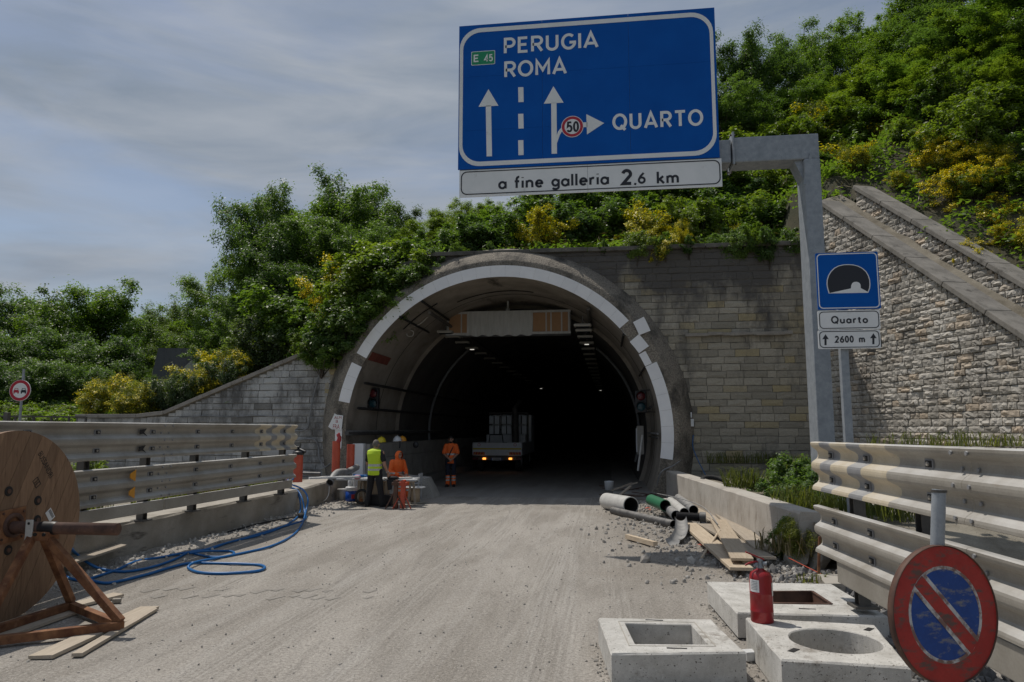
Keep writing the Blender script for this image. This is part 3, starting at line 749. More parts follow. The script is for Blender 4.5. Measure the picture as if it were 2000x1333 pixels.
fs += [(0, 1, 3, 2), (len(vs) - 4, len(vs) - 2, len(vs) - 1, len(vs) - 3)]
mb.add(vs, fs, 'mortar'); parent_local(mb, 'mortar_core', pw)
def ok_pw(x, z, hw, hh):
    X = x + AX
    if z + hh > pw_top(X) + 0.02: return False
    return math.hypot(x, z - AZ) > 5.62 or (z < AZ and abs(x) > 5.5)
def pri_pw(x, z): return (0 if (x > 3.0 or z > 5) else 5) + (abs(x - 6) * 0.01) + (4 if (z < 0.7 or (x < -2.3 and z > 4)) else 0)
lay_stones(pw, courses(PW_L - AX, PW_R - AX, -0.1, PW_T, (0.185, 0.235), (0.42, 0.72), ok_pw, 3, 0.016, pri_pw), STONE_FLAT, 'stone_portal', 0.045)
for k in range(7):      # coping blocks along the top
    x0 = -5.85 + k * 1.78; mb = MB()
    mb.box((x0 + 0.885 - AX, 0.29, PW_T + 0.065 + random.uniform(-0.01, 0.01)), (1.765, 0.86, 0.13), MAT['coping_dark'], bev=0.02)
    parent_local(mb, 'coping_stone', pw)
led = MB()              # the long rough ledge stone half way up
lx = [W(px, py, YW) for px, py in ((1338, 655), (1545, 648))]
n = 14
for k in range(n):
    a = lx[0].x + (lx[1].x - lx[0].x) * k / n; b = lx[0].x + (lx[1].x - lx[0].x) * (k + 1) / n
    led.box(((a + b) / 2 - AX, -0.10 + 0.02 * random.random(), lx[0].z + random.uniform(-0.015, 0.015)), (b - a + 0.02, 0.17, 0.085 + random.uniform(0, .03)), 'coping', bev=0.015)
parent_local(led, 'ledge', pw)

# wing wall on the right -------------------------------------------
def wing(name, label, off, u0, u1, top0, seed, extra_low=0.0):
    org = WING0 + WN * off
    rt = thing(name, label, 'wall', (org.x, org.y, 0)); rt.rotation_euler = (0, 0, WPHI)
    top = lambda u: top0 - WSL * u
    mb = MB(); mb.prism([(u0, 0, -0.2), (u1, 0, -0.2), (u1, 0, max(top(u1), 0)), (u0, 0, top(u0))], (0, 0.62, 0), 'mortar')
    parent_local(mb, 'mortar_core', rt)
    def ok(x, z, hw, hh): return z + hh < top(x + hw) and (z > extra_low)
    cells = courses(u0, u1, -0.1, top(u0), (0.135, 0.185), (0.24, 0.46), ok, seed, 0.017, lambda x, z: (3 if (x > 7.3 or z < 0.9) else 0) + x * 0.001, top)
    lay_stones(rt, cells, STONES, 'stone_wing', 0.075)
    L = 1.42; k = 0; u = u0 - 0.02; ang = math.atan(WSL)
    du = L * math.cos(ang)
    while u < u1 - 0.05:
        a, b = u, min(u + du - 0.012, u1)
        mb = MB(); nrm = Vector((math.sin(ang), 0, math.cos(ang)))
        c = Vector(((a + b) / 2, 0.19, top((a + b) / 2))) + nrm * 0.06
        mb.box(c, ((b - a) / math.cos(ang), 0.66, 0.12), MAT['coping_mid'], Euler((0, ang, 0)).to_matrix(), bev=0.018)
        parent_local(mb, 'coping_stone', rt); u += du
    if off == 0.0:
        mb = MB(); n = 24; vs = []; fs = []
        for k in range(n + 1):
            uu = u0 - .6 + (u1 - u0 + .6) * k / n
            for y, dz in ((.45, .02), (.65, .06), (.85, .12), (1.07, .24)): vs.append((uu, y, top(uu) + dz - .12 + .06 * fbm(uu * 2, y * 3, 1.3)))
        for k in range(n):
            for q in range(3): fs.append((4 * k + q, 4 * k + q + 1, 4 * k + q + 5, 4 * k + q + 4))
        mb.add(vs, fs, 'verge', True); parent_local(mb, 'ledge_fill', rt)
    return rt
wing('wing_wall', 'long pale split stone wall sloping down behind the blue tunnel sign', 0.0, 0.0, 9.2, WTOP0, 11)
wing('upper_retaining_wall', 'shorter stepped back stone wall sloping above the wing wall under yellow broom', 1.05, 0.2, 9.4, WTOP0 + 0.60, 12, 0.0)
# the ledge of broken mortar between the two walls is part of the hillside

# left wing wall -----------------------------------------------------
LW = [(-17.5, 2.36), (-15.3, 2.36), (-14.35, 2.46), (-8.95, 4.62)]
lw = thing('left_wing_wall', 'grey block stone wall rising towards the left side of the tunnel mouth', 'wall', (-8.95, YW, 0))
mb = MB(); mb.prism([(x + 8.95, 0, z) for x, z in ([(-17.5, -0.3)] + LW + [(-8.3, 4.85), (-8.3, -0.3)])][::-1], (0, 0.6, 0), 'mortar'); parent_local(mb, 'mortar_core', lw)
def lw_top(X):
    for (x0, z0), (x1, z1) in zip(LW, LW[1:]):
        if x0 <= X <= x1: return z0 + (z1 - z0) * (X - x0) / (x1 - x0)
    return 4.62 if X > -8.95 else 2.36
lay_stones(lw, courses(-8.55, 0.25, -0.1, 4.6, (0.195, 0.225), (0.50, 0.78), lambda x, z, hw, hh: z + hh < min(lw_top(x - 8.95 - hw), lw_top(x - 8.95 + hw)), 21, 0.02,
                               lambda x, z: 0 if z > 1.5 else 1, lambda x: lw_top(x - 8.95)), STONE_FLAT, 'stone_left', 0.04)
for (x0, z0), (x1, z1) in zip(LW, LW[1:]):
    n = max(1, round((x1 - x0) / 1.5))
    for k in range(n):
        a = Vector((x0 + (x1 - x0) * k / n + 8.95 + 0.006, 0.2, z0 + (z1 - z0) * k / n + 0.06)); b = Vector((x0 + (x1 - x0) * (k + 1) / n + 8.95 - 0.006, 0.2, z0 + (z1 - z0) * (k + 1) / n + 0.06))
        mb = MB(); mb.beam(a, b, 0.62, 0.12, 'coping', bev=0.015); parent_local(mb, 'coping_stone', lw)

# ------------------------------------------------------------------ the tunnel
tun = thing('tunnel', 'dark road tunnel with a gravel faced collar and concrete vault', 'tunnel', (AX, YF, 0))
def arc(a0, a1, n): return [a0 + (a1 - a0) * k / n for k in range(n + 1)]
A0 = -math.asin(AZ / R_IN) - 0.02
def sweep_ring(prof, mat, a0, a1, n, mb, smooth_=True):
    """prof: list of (r, y) swept about the arch axis"""
    vs = []; fs = []; k = len(prof)
    for a in arc(a0, a1, n):
        for r, y in prof: vs.append((r * math.cos(a), y, AZ + r * math.sin(a)))
    for i in range(n):
        for j in range(k - 1): fs.append((i * k + j, (i + 1) * k + j, (i + 1) * k + j + 1, i * k + j + 1))
    mb.add(vs, fs, mat, smooth_)
af = -math.asin(AZ / R_OUT) - 0.05
mb = MB(); sweep_ring([(R_IN, 0.0), (R_LIP, 0.0), (R_LIP + 0.05, 0.03), (R_OUT, YW - YF + 0.03), (R_OUT + 0.02, YW - YF + 0.3)], 'gravel_face', af, math.pi - af, 72, mb)
parent_local(mb, 'collar', tun)
YS = [0.0, 2, 4, 5.2]
mb = MB(); vs = []; fs = []; n = 56
def lining(y0s, rad, mat, name, lip=None):
    mb = MB(); vs = []; fs = []; k = len(y0s)
    for a in arc(A0, math.pi - A0, 56):
        for y in y0s: vs.append((rad * math.cos(a) + tcx(y + YF), y, AZ + rad * math.sin(a)))
    for i in range(56):
        for j in range(k - 1): fs.append((i * k + j, i * k + j + 1, (i + 1) * k + j + 1, (i + 1) * k + j))
    mb.add(vs, fs, mat, True)
    return mb
mb = lining(YS, R_IN, 'lining', 'lining'); parent_local(mb, 'lining', tun)
mb = lining([5.2] + list(range(9, 146, 8)), R_IN - 0.14, 'dark_lining', 'lining')
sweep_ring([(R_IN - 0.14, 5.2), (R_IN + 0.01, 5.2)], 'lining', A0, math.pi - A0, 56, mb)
o = parent_local(mb, 'lining', tun); o['label'] = 'darker inner lining'
# joints in the first lining ring: thin dark recess strips
mb = MB()
for y in (2.9,):
    sweep_ring([(R_IN - 0.004, y), (R_IN - 0.012, y + 0.02), (R_IN - 0.004, y + 0.05)], 'slot', A0, math.pi - A0, 48, mb)
parent_local(mb, 'joint', tun)
mb = MB(); mb.add([(-6 + tcx(165), 142, -0.5), (6 + tcx(165), 142, -0.5), (6 + tcx(165), 142, 7), (-6 + tcx(165), 142, 7)], [(0, 1, 2, 3)], 'dark_lining'); parent_local(mb, 'dark_end_cap', tun)  # added cap that closes the bore and keeps it dark; no real wall there
# white panels around the mouth; gaps and slipped ones as in the picture
def panel(a0, a1, r0, r1, y=-0.022, dy=0.0, tilt=0.0, dr=0.0, name='white_panel', label=None):
    mb = MB(); n = 4; vs = []
    am = (a0 + a1) / 2; rm = (r0 + r1) / 2
    cx, cz = rm * math.cos(am), AZ + rm * math.sin(am)
    pts = []
    for r in (r0, r1):
        for k in range(n + 1):
            a = a0 + (a1 - a0) * k / n; pts.append((r * math.cos(a), AZ + r * math.sin(a)))
    loop = pts[:n + 1] + pts[n + 1:][::-1]
    ct, st = math.cos(tilt), math.sin(tilt)
    loop = [(cx + (x - cx) * ct - (z - cz) * st + dr * math.cos(am), cz + (x - cx) * st + (z - cz) * ct + dr * math.sin(am)) for x, z in loop]
    mb.prism([(x, y + dy, z) for x, z in loop], (0, 0.018, 0), 'white_panel')
    o = parent_local(mb, name, tun)
    if label: o['label'] = label
def ang_at(px, py):
    p = W(px, py, YF); return math.atan2(p.z - AZ, p.x - AX)
aR0, aR1 = ang_at(1308, 898), ang_at(1273, 700)            # lower right run
aR2, aR3 = ang_at(1257, 668), ang_at(1228, 645)            # the slipped pair
aT0 = ang_at(1222, 632)
aL1, aL2, aL3 = ang_at(697, 690), ang_at(684, 706), ang_at(668, 785)
def run(a0, a1, step=0.092):
    n = max(1, round(abs(a1 - a0) / step))
    for k in range(n): panel(a0 + (a1 - a0) * k / n + 0.0004, a0 + (a1 - a0) * (k + 1) / n - 0.0004, R_IN - 0.015, R_WH, dy=random.uniform(-0.0015, 0.001))
run(aR0, aR1 - 0.03); run(aT0, aL1); run(aL2, aL3)
panel(aR1 - 0.027, aR1 + 0.055, R_IN - 0.015, R_IN + 0.20, label='half width white panel')
panel(aR1 + 0.065, aR1 + 0.155, R_IN - 0.015, R_WH, dy=-0.02, tilt=0.10, label='slightly slipped white panel')
panel(aR1 + 0.14, aR1 + 0.23, R_IN - 0.015, R_WH, dy=-0.045, tilt=-0.22, dr=0.36, label='white panel hanging loose and tilted outward')
# lowest white board on the left with the hand lettered card
p = [W(655, 838, YF), W(669, 838, YF), W(667, 876, YF), W(655, 880, YF)]
mb = MB(); mb.prism([(q.x - AX, -0.03, q.z) for q in p], (0, 0.02, 0), 'white_panel'); parent_local(mb, 'white_panel', tun)
# cable trays, conduits and pipes on the vault
def along(a, r, y0, y1, rad, mat, name, n=16, sq=False):
    mb = MB(); pts = [((r) * math.cos(a) + tcx(YF + y0 + (y1 - y0) * k / n), y0 + (y1 - y0) * k / n, AZ + r * math.sin(a)) for k in range(n + 1)]
    mb.tube(pts, rad, mat, 6, smooth=False); return parent_local(mb, name, tun)
for py_, x_ in ((742, 692), (792, 664)):
    a = ang_at(x_, py_); along(a, R_IN - 0.20, 0.3, 110, 0.045, 'slot', 'cable_tray')
a = ang_at(662, 846); along(a, R_IN - 0.22, -0.5, 12, 0.075, 'dark_pipe', 'pipe')
along(math.pi - ang_at(664, 792), R_IN - 0.2, 0.3, 110, 0.045, 'slot', 'cable_tray')
along(ang_at(1290, 848), R_IN - 0.1, 0.2, 9, 0.03, 'grey_plastic', 'conduit'); along(ang_at(1290, 856), R_IN - 0.1, 0.2, 9, 0.02, 'dark_pipe', 'conduit')
def around(y, r, a0, a1, rad, mat, name, n=20):
    mb = MB(); mb.tube([(r * math.cos(a) + tcx(YF + y), y, AZ + r * math.sin(a)) for a in arc(a0, a1, n)], rad, mat, 8)
    return parent_local(mb, name, tun)
around(9.5, R_IN - 0.24, R(128), R(196), 0.06, 'grey_plastic', 'conduit')
around(9.5, R_IN - 0.24, R(-16), R(52), 0.06, 'grey_plastic', 'conduit')
around(1.2, R_IN - 0.03, R(118), R(135), 0.018, 'slot', 'cable'); around(2.2, R_IN - 0.03, R(80), R(112), 0.016, 'slot', 'cable')
along(R(121), R_IN - 0.04, 0.0, 4.2, 0.04, 'slot', 'cable'); along(R(131), R_IN - 0.04, -0.05, 3.6, 0.04, 'slot', 'cable')
along(R(38), R_IN - 0.05, 0.0, 3.0, 0.035, 'slot', 'cable'); along(R(24), R_IN - 0.05, 0.0, 3.4, 0.03, 'slot', 'cable')
# rust red patch of primer and rusty bracket on the left vault
mb = MB(); mb.box((0, 0, 0), (0.03, 1.9, 0.28), weathered('rust red primer', (0.13, 0.028, 0.018), (0.19, 0.05, 0.032), 0.8, 5, 40, 0.2, 0.005, stain=((0.09, 0.06, 0.045), 6, 0.58)))
a = ang_at(712, 690); mb.v = [tuple(Matrix.Rotation(-(a - math.pi), 3, 'Y') @ Vector(v) + Vector(((R_IN - 0.02) * math.cos(a) , 1.15, AZ + (R_IN - 0.02) * math.sin(a)))) for v in mb.v]
parent_local(mb, 'rusty_plate', tun)

# pavements inside the tunnel
def pave(name, x0, x1, h):
    mb = MB(); ysv = [YF + 0.4] + list(range(25, 120, 5)); vs = []; fs = []
    for y in ysv:
        t = tcx(y); vs += [(x0 + t, y, -0.05), (x0 + t, y, h), (x1 + t, y, h), (x1 + t, y, -0.05)]
    for i in range(len(ysv) - 1):
        for j in range(3): fs.append((4 * i + j, 4 * i + 4 + j, 4 * i + 5 + j, 4 * i + 1 + j))
    fs.append((0, 1, 2, 3)); mb.add(vs, fs, 'tunnel_floor'); o = mb.build(name); o['kind'] = 'structure'
pave('pavement', -7.75, -6.75, 0.22); pave('pavement', 0.15, 1.4, 0.14)

# second, farther tunnel portal seen above the left wing wall
fp = thing('far_portal', 'dark stone portal of a second tunnel with pale arch, behind the bushes on the left', 'portal', (-25, 40, 0))
q = [D(px, py, 33) for px, py in ((294, 745), (309, 680), (392, 681), (470, 690), (470, 760), (290, 760))]
mb = MB(); mb.prism([(v.x, v.y, v.z) for v in q], Vector((-.3, 1, 0)) * 1.0, 'dark_stone'); o = mb.build('wall_face'); attach(o, fp)
c0 = D(455, 800, 32.5); rr = 2.85
mb = MB(); vs = []; fs = []
ax = Vector((CA, SA, 0)); ay = Vector((-SA, CA, 0))
for a in arc(R(5), R(175), 30):
    for r, y in ((rr - 0.55, -0.2), (rr - 0.05, -0.5), (rr, -0.3), (rr + 0.15, 1.2)):
        vs.append(c0 + ax * (r * math.cos(a)) + ay * y + Vector((0, 0, r * math.sin(a))))
for i in range(30):
    for j in range(3): fs.append((i * 4 + j, (i + 1) * 4 + j, (i + 1) * 4 + j + 1, i * 4 + j + 1))
mb.add(vs, fs, 'concrete', True); attach(mb.build('arch'), fp)
mb = MB(); vs = [c0 + ax * ((rr - 0.3) * math.cos(a)) + ay * 0.2 + Vector((0, 0, (rr - 0.3) * math.sin(a))) for a in arc(R(5), R(175), 24)]
mb.add(vs, [tuple(range(len(vs)))], 'lining'); attach(mb.build('vault'), fp)

# ------------------------------------------------------------------ vegetation
def leaf_arrays(cent, nrm, length, width, rng):
    """diamond leaves, slightly folded: cent (n,3), nrm (n,3) -> verts, faces"""
    n = len(cent)
    nrm = nrm / (np.linalg.norm(nrm, axis=1, keepdims=True) + 1e-9)
    a = rng.normal(size=(n, 3)); a -= nrm * (a * nrm).sum(1, keepdims=True); a /= np.linalg.norm(a, axis=1, keepdims=True) + 1e-9
    b = np.cross(nrm, a); L = length * rng.uniform(0.7, 1.35, (n, 1)); Wd = width * rng.uniform(0.7, 1.3, (n, 1))
    v = np.stack([cent - a * L * 0.5, cent + b * Wd * 0.5 + nrm * Wd * 0.18, cent + a * L * 0.5, cent - b * Wd * 0.5 + nrm * Wd * 0.18], 1)
    return v.reshape(-1, 3)
def quads_mesh(name, v, mat, extra=None):
    me = bpy.data.meshes.new(name); nf = len(v) // 4
    me.vertices.add(len(v)); me.vertices.foreach_set('co', np.asarray(v, dtype=np.float32).ravel())
    me.loops.add(nf * 4); me.loops.foreach_set('vertex_index', np.arange(nf * 4, dtype=np.int32))
    me.polygons.add(nf); me.polygons.foreach_set('loop_start', np.arange(0, nf * 4, 4, dtype=np.int32))
    try: me.polygons.foreach_set('loop_total', np.full(nf, 4, dtype=np.int32))
    except Exception: pass
    me.materials.append(MAT[mat] if isinstance(mat, str) else mat); me.update(); me.validate(); return me
def clump_leaves(centres, radii, per, length, width, rng, origin, up=0.7, out=0.6, flat_=0.75):
    C = np.repeat(centres, per, 0); Rr = np.repeat(radii, per)[:, None]
    d = rng.normal(size=C.shape); d /= np.linalg.norm(d, axis=1, keepdims=True)
    rad = rng.uniform(0.25, 1.0, (len(C), 1)) ** 0.6
    p = C + (d * rad * .55 + rng.normal(size=C.shape) * .36) * Rr * np.array([1, 1, flat_])
    o = p - origin; o /= np.linalg.norm(o, axis=1, keepdims=True) + 1e-9
    nrm = d * 0.55 + o * out + np.array([0, 0, up]) + rng.normal(size=C.shape) * 0.45
    return leaf_arrays(p, nrm, length, width, rng)

def tree_proto(seed, H, Rw, mat, nleaf, leaf=0.2, lw=0.11, lowest=0.22, spread=1.0, droop=0.0):
    """returns (crown mesh, trunk mesh): trunk, limbs and twigs carrying leaf sprays"""
    rng = np.random.default_rng(seed); r = random.Random(seed)
    mb = MB(); cents = []; rads = []
    lean = Vector((r.uniform(-.06, .06), r.uniform(-.06, .06), 1))
    tp = [Vector((0, 0, -0.4))]
    for k in range(1, 8): tp.append(Vector((lean.x * H * k / 8 + r.uniform(-.12, .12), lean.y * H * k / 8 + r.uniform(-.12, .12), H * 0.86 * k / 7)))
    tr = [max(0.02, 0.021 * H * (1 - 0.9 * k / 7)) for k in range(8)]
    mb.tube(tp, tr, 'bark', 8)
    nl = 15
    for i in range(nl):
        f = lowest + (0.95 - lowest) * (i + r.random() * 0.7) / nl
        k = min(6, int(f / 0.86 * 7)); t = f / 0.86 * 7 - k
        base = tp[k].lerp(tp[k + 1], max(0, min(1, t)))
        ang = i * 2.4 + r.uniform(-.5, .5)
        prof = math.sin(math.pi * min(1, (f - lowest) / (1 - lowest) * 0.80 + 0.20)) ** 0.7
        L = Rw * spread * (0.45 + 0.75 * prof) * r.uniform(0.7, 1.15)
        up = r.uniform(0.25, 0.75) + f * 0.5
        dirv = Vector((math.cos(ang), math.sin(ang), up)).normalized()
        pts = [base]; 
        for q in range(1, 5):
            pts.append(base + dirv * L * q / 4 + Vector((0, 0, (0.10 - droop) * L * (q / 4) ** 2)) + Vector((r.uniform(-.1, .1), r.uniform(-.1, .1), r.uniform(-.08, .08))) * L * 0.35)
        br = 0.0085 * H * (1.1 - f)
        mb.tube(pts, [max(.012, br * (1 - .2 * q)) for q in range(5)], 'bark', 5)
        for q in range(1, 5):
            for s in range(3 if q > 1 else 1):
                side = Vector((r.uniform(-1, 1), r.uniform(-1, 1), r.uniform(-.35, .8))).normalized()
                ln = L * r.uniform(.14, .36)
                tip = pts[q] + side * ln
                mb.tube([pts[q], pts[q].lerp(tip, .5) + Vector((0, 0, .03 * L)), tip], [.014, .010, .006], 'bark', 4, cap=False)
                cents.append(tip); rads.append(r.uniform(.10, .20) * Rw)
            cents.append(pts[q]); rads.append(r.uniform(.12, .20) * Rw)
    for q in range(5):
        cents.append(tp[7] + Vector((r.uniform(-.3, .3), r.uniform(-.3, .3), r.uniform(-.5, .35)))); rads.append(.13 * Rw * r.uniform(.7, 1.2))
    C = np.array([c[:] for c in cents]); Rr = np.array(rads)
    per = max(4, nleaf // len(C))
    v = clump_leaves(C, Rr * 1.12, per, leaf, lw, rng, np.array([0, 0, H * .45]))
    f = H / np.percentile(v[:, 2], 99.9); v = v * f; tm = mb.mesh('trunk'); tm.transform(Matrix.Scale(f, 4))
    return quads_mesh('crown', v, mat), tm

def bush_proto(seed, H, Rw, mat, nleaf, leaf=0.11, lw=0.055, up=0.6, spiky=0.0):
    rng = np.random.default_rng(seed); r = random.Random(seed); mb = MB(); cents = []; rads = []
    for i in range(16):
        ang = i * 2.4; tilt = r.uniform(0.1, 0.95); L = H * r.uniform(.65, 1.08) * (1 - .25 * tilt)
        tip = Vector((math.cos(ang) * tilt * Rw, math.sin(ang) * tilt * Rw, L))
        mid = tip * .5 + Vector((0, 0, .12 * H)); mb.tube([Vector((0, 0, -.15)), mid, tip], [.02, .014, .006], 'bark', 4, cap=False)
        for q in (.35, .55, .75, .92, 1.04):
            cents.append(tip * q + Vector((r.uniform(-.2, .2) * Rw, r.uniform(-.2, .2) * Rw, .10 * H * (1 - q)))); rads.append(r.uniform(.13, .24) * Rw * (1.25 - .5 * q))
    C = np.array([c[:] for c in cents]); Rr = np.array(rads); per = max(4, nleaf // len(C))
    v = clump_leaves(C, Rr, per, leaf, lw, rng, np.array([0, 0, H * .3]), up=up, flat_=0.8 + spiky)
    f = H / np.percentile(v[:, 2], 99.5); v[:, 2] *= f; C[:, 2] *= f
    return quads_mesh('foliage', v, mat), mb.mesh('stems'), C, Rr
def blossom_mesh(seed, C, Rr, n, size=0.07, frac=0.6, top=0.0):
    rng = np.random.default_rng(seed)
    keep = [i for i in range(len(C)) if C[i][2] > top and rng.random() < frac]
    if not keep: keep = [0]
    Ck, Rk = C[keep], Rr[keep]
    v = clump_leaves(Ck, Rk * 1.12, max(2, n // len(keep)), size, size * .8, rng, np.array([0, 0, 0.4]), up=.5, out=.9)
    return quads_mesh('blossom', v, 'blossom')

TREES = {}
for nm, mat, seeds in (('dark', 'leaf_dark', (1, 2)), ('mid', 'leaf_mid', (3, 4, 9)), ('fresh', 'leaf_fresh', (5, 6))):
    TREES[nm] = [tree_proto(sd_, 8.0, 3.0, mat, 34000, 0.155, 0.082) for sd_ in seeds]
TREES['thin'] = [tree_proto(21, 6.0, 1.5, 'leaf_fresh', 7000, 0.14, 0.07, 0.42)]
TREES['locust'] = [tree_proto(31, 8.0, 2.6, 'leaf_mid', 19000, 0.19, 0.065, 0.3, 1.1, 0.12), tree_proto(32, 8.0, 2.6, 'leaf_olive', 19000, 0.18, 0.062, 0.3, 1.1, 0.12)]
BUSH = {}
for nm, mat, seeds, lf in (('green', 'leaf_mid', (41, 42), .12), ('fresh', 'leaf_fresh', (43, 44), .11), ('olive', 'leaf_olive', (45,), .10), ('broom', 'leaf_broom', (46, 47), .10), ('darkb', 'leaf_dark', (48,), .13)):
    BUSH[nm] = [bush_proto(sd_, 2.0, 1.25, mat, 10500, lf * .82, lf * (.2 if nm == 'broom' else .42), .5 if nm != 'broom' else .2, .4 if nm == 'broom' else 0) for sd_ in seeds]
BLOOM = [blossom_mesh(61, BUSH['broom'][0][2], BUSH['broom'][0][3], 5200, .066, .9, .4), blossom_mesh(62, BUSH['broom'][1][2], BUSH['broom'][1][3], 1500, .066, .5, .6)]
VR = random.Random(99)
ADJ = {'dark': 'dark dense', 'mid': 'mid green', 'fresh': 'bright green', 'locust': 'feathery', 'green': 'mid green', 'darkb': 'dark green', 'broom': 'yellowish broom', 'olive': 'grey green'}
def zone(px, cuts):
    for lim, txt_ in cuts:
        if px < lim: return txt_
    return cuts[-1][1]
def ground_at(X, Y):
    if Y > 22.3 or wing_uw(X, Y)[1] > 0.3 and X > 5: return hill(X, Y)
    return 0.3
def tree(kind, px, pytop, d, label, group, width=1.0, zg=None, pick=None):
    top = D(px, pytop, d); z0 = ground_at(top.x, top.y) if zg is None else zg
    H = max(1.6, top.z - z0); L = TREES[kind]; crown, trunk = L[VR.randrange(len(L)) if pick is None else pick]
    base = 6.0 if kind == 'thin' else 8.0
    k = H / base; w = width * (0.5 + 0.5 * k) * VR.uniform(.92, 1.1)
    t = thing('tree', label, 'tree', (top.x, top.y, z0 - .05), group)
    t.rotation_euler = (0, 0, VR.uniform(0, 6.28)); t.scale = (w, w, k)
    inst('trunk', trunk, t); inst('crown', crown, t); return t
def bush(kind, px, pytop, d, label, group, H=None, width=1.0, zg=None, bloom=None, name='bush'):
    top = D(px, pytop, d); z0 = ground_at(top.x, top.y) if zg is None else zg
    H = H or max(.6, top.z - z0); L = BUSH[kind]; i = VR.randrange(len(L))
    if bloom is not None: i = bloom
    fol, st, _, _ = L[i]; k = H / 2.0; w = k * width * VR.uniform(.9, 1.15)
    t = thing(name, label, 'bush', (top.x, top.y, top.z - H), group)
    t.rotation_euler = (0, 0, VR.uniform(0, 6.28)); t.scale = (w, w, k)
    inst('stems', st, t); inst('foliage', fol, t)
    if bloom is not None: inst('blossom', BLOOM[bloom], t)
    return t

# the wood far left, beyond the other carriageway
for px, py, d, k, w in ((-60, 560, 44, 'dark', 1.1), (28, 566, 42, 'dark', 1.0), (80, 600, 40, 'mid', .9), (122, 568, 44, 'mid', 1.0), (188, 543, 43, 'mid', 1.15), (246, 566, 45, 'locust', 1.0),
                        (300, 598, 44, 'mid', .9), (336, 640, 48, 'fresh', .8), (60, 640, 35, 'dark', 1.0), (150, 660, 35, 'mid', 1.0), (225, 655, 37, 'dark', 1.0), (-20, 650, 33, 'dark', 1.0), (285, 672, 42, 'locust', .9), (378, 640, 52, 'locust', .9), (420, 600, 54, 'mid', 1.0),
                        (95, 700, 31, 'dark', .8), (190, 705, 32, 'dark', .8), (265, 715, 38, 'dark', .75), (20, 700, 30, 'dark', .8)):
    tree(k, px, py, d, ('low ' if d < 37 and py > 630 else 'tall ') + ADJ[k] + ' tree in the far left wood, ' + zone(px, ((85, 'behind the round sign'), (240, 'left of the far portal'), (999, 'behind the far portal'))), 'trees of the wood at the far left', w, zg=-.3)
for px, py, d in ((-10, 795, 26), (70, 788, 27), (125, 792, 26.5), (150, 800, 28), (35, 806, 24), (100, 806, 25)):
    bush('fresh', px, py, d, 'low bright green bush along the fence at the far left', 'low bushes along the far left fence', 1.5, 1.3)
# the tall trees above the left wing wall
LT = 'tall dense tree on the slope above the left wing wall'
for px, py, d, k, w in ((512, 376, 33, 'dark', .68), (560, 372, 34, 'mid', .75), (622, 366, 35, 'mid', .95), (690, 346, 37, 'dark', .8), (742, 378, 35, 'mid', .85), (790, 398, 36, 'locust', .8), (560, 440, 31, 'dark', .8), (640, 430, 32, 'dark', .95),
                        (720, 440, 31, 'dark', .85), (490, 505, 31, 'mid', .65), (590, 520, 29.5, 'dark', .9)):
    tree(k, px, py, d, ('tallest ' if py == 346 else '') + (ADJ[k] + ' tree above the left wing wall, ' + zone(px, ((515, 'at its left edge'), (600, 'left of its middle'), (700, 'right of its middle'), (999, 'nearest the tunnel crown')))) + (', in front' if py > 430 else ''), 'tall trees above the left wing wall', w)
for px, py, d, k in ((405, 508, 37, 'locust'), (362, 590, 39, 'locust'), (440, 560, 35, 'locust'), (372, 640, 38, 'fresh'), (450, 640, 30, 'mid')):
    tree(k, px, py, d, ('bright green' if k == 'fresh' else 'mid green' if k == 'mid' else 'feathery') + ' tree left of the tall tree group, ' + ('its crown the highest there' if py == 508 else 'above the dark far portal' if px < 380 else 'low beside the tall dark crowns'), 'feathery trees left of the tall group', .8)
for px, py, d in ((850, 425, 31), (885, 400, 33), (925, 392, 34), (965, 398, 33), (830, 450, 28)):
    tree('fresh', px, py, d, 'small fresh green tree on the skyline above the tunnel mouth', 'small trees on the skyline left of the blue sign', .7)
for px, py, d, k, H in ((590, 545, 26.5, 'green', 3.2), (520, 625, 27.5, 'olive', 2.4), (560, 610, 27, 'olive', 2.6), (480, 655, 28, 'fresh', 1.6), (610, 610, 25.5, 'green', 2.4), (425, 655, 30, 'fresh', 1.8)):
    bush(k, px, py, d, ADJ[k] + ' bush above the left wing wall coping, ' + zone(px, ((460, 'lowest on the slope'), (500, 'left of the grey green ones'), (540, 'left one of the pair'), (575, 'right one of the pair'), (600, 'highest up'), (999, 'nearest the arch'))), 'bushes above the left wing wall', H, 1.1)
# broom on the bank behind the left wing wall
for px, py, d, H, b in ((205, 742, 25.5, 1.5, 1), (250, 732, 26.5, 1.7, 1), (300, 746, 26, 1.5, 1), (285, 748, 25.0, 1.6, 1), (335, 742, 27, 1.3, 1), (378, 722, 26, 1.5, 1), (420, 690, 26.5, 1.7, 0), (455, 685, 25.6, 1.5, 1), (395, 722, 25, 1.5, 1), (245, 768, 24.5, 1.1, 1), (185, 768, 25, 1.1, 1)):
    bush('broom', px, py, d, 'yellowish broom behind the left wing wall, ' + zone(px, ((215, 'at the far left end'), (270, 'left of its middle'), (345, 'in front of the dark portal'), (400, 'right of the dark portal'), (999, 'at the right end'))) + (', lower' if py > 765 else ''), 'broom bushes behind the left wing wall', H, 1.15, bloom=b, name='broom_bush')
for px, py, d in ((330, 735, 25), (365, 728, 24.8), (440, 700, 25.2), (318, 745, 25.5)):
    bush('olive', px, py, d, 'grey green weed bush among the broom of the left bank', 'grey green bushes of the left bank', 1.5, .9)
bush('broom', 662, 505, 24.2, 'tall broom bush in full yellow bloom left of the tunnel mouth', None, 2.6, .72, bloom=0, name='broom_bush')
bush('broom', 648, 585, 23.8, 'smaller blooming broom bush below the tall yellow one left of the tunnel mouth', None, 1.5, .72, bloom=0, name='broom_bush')
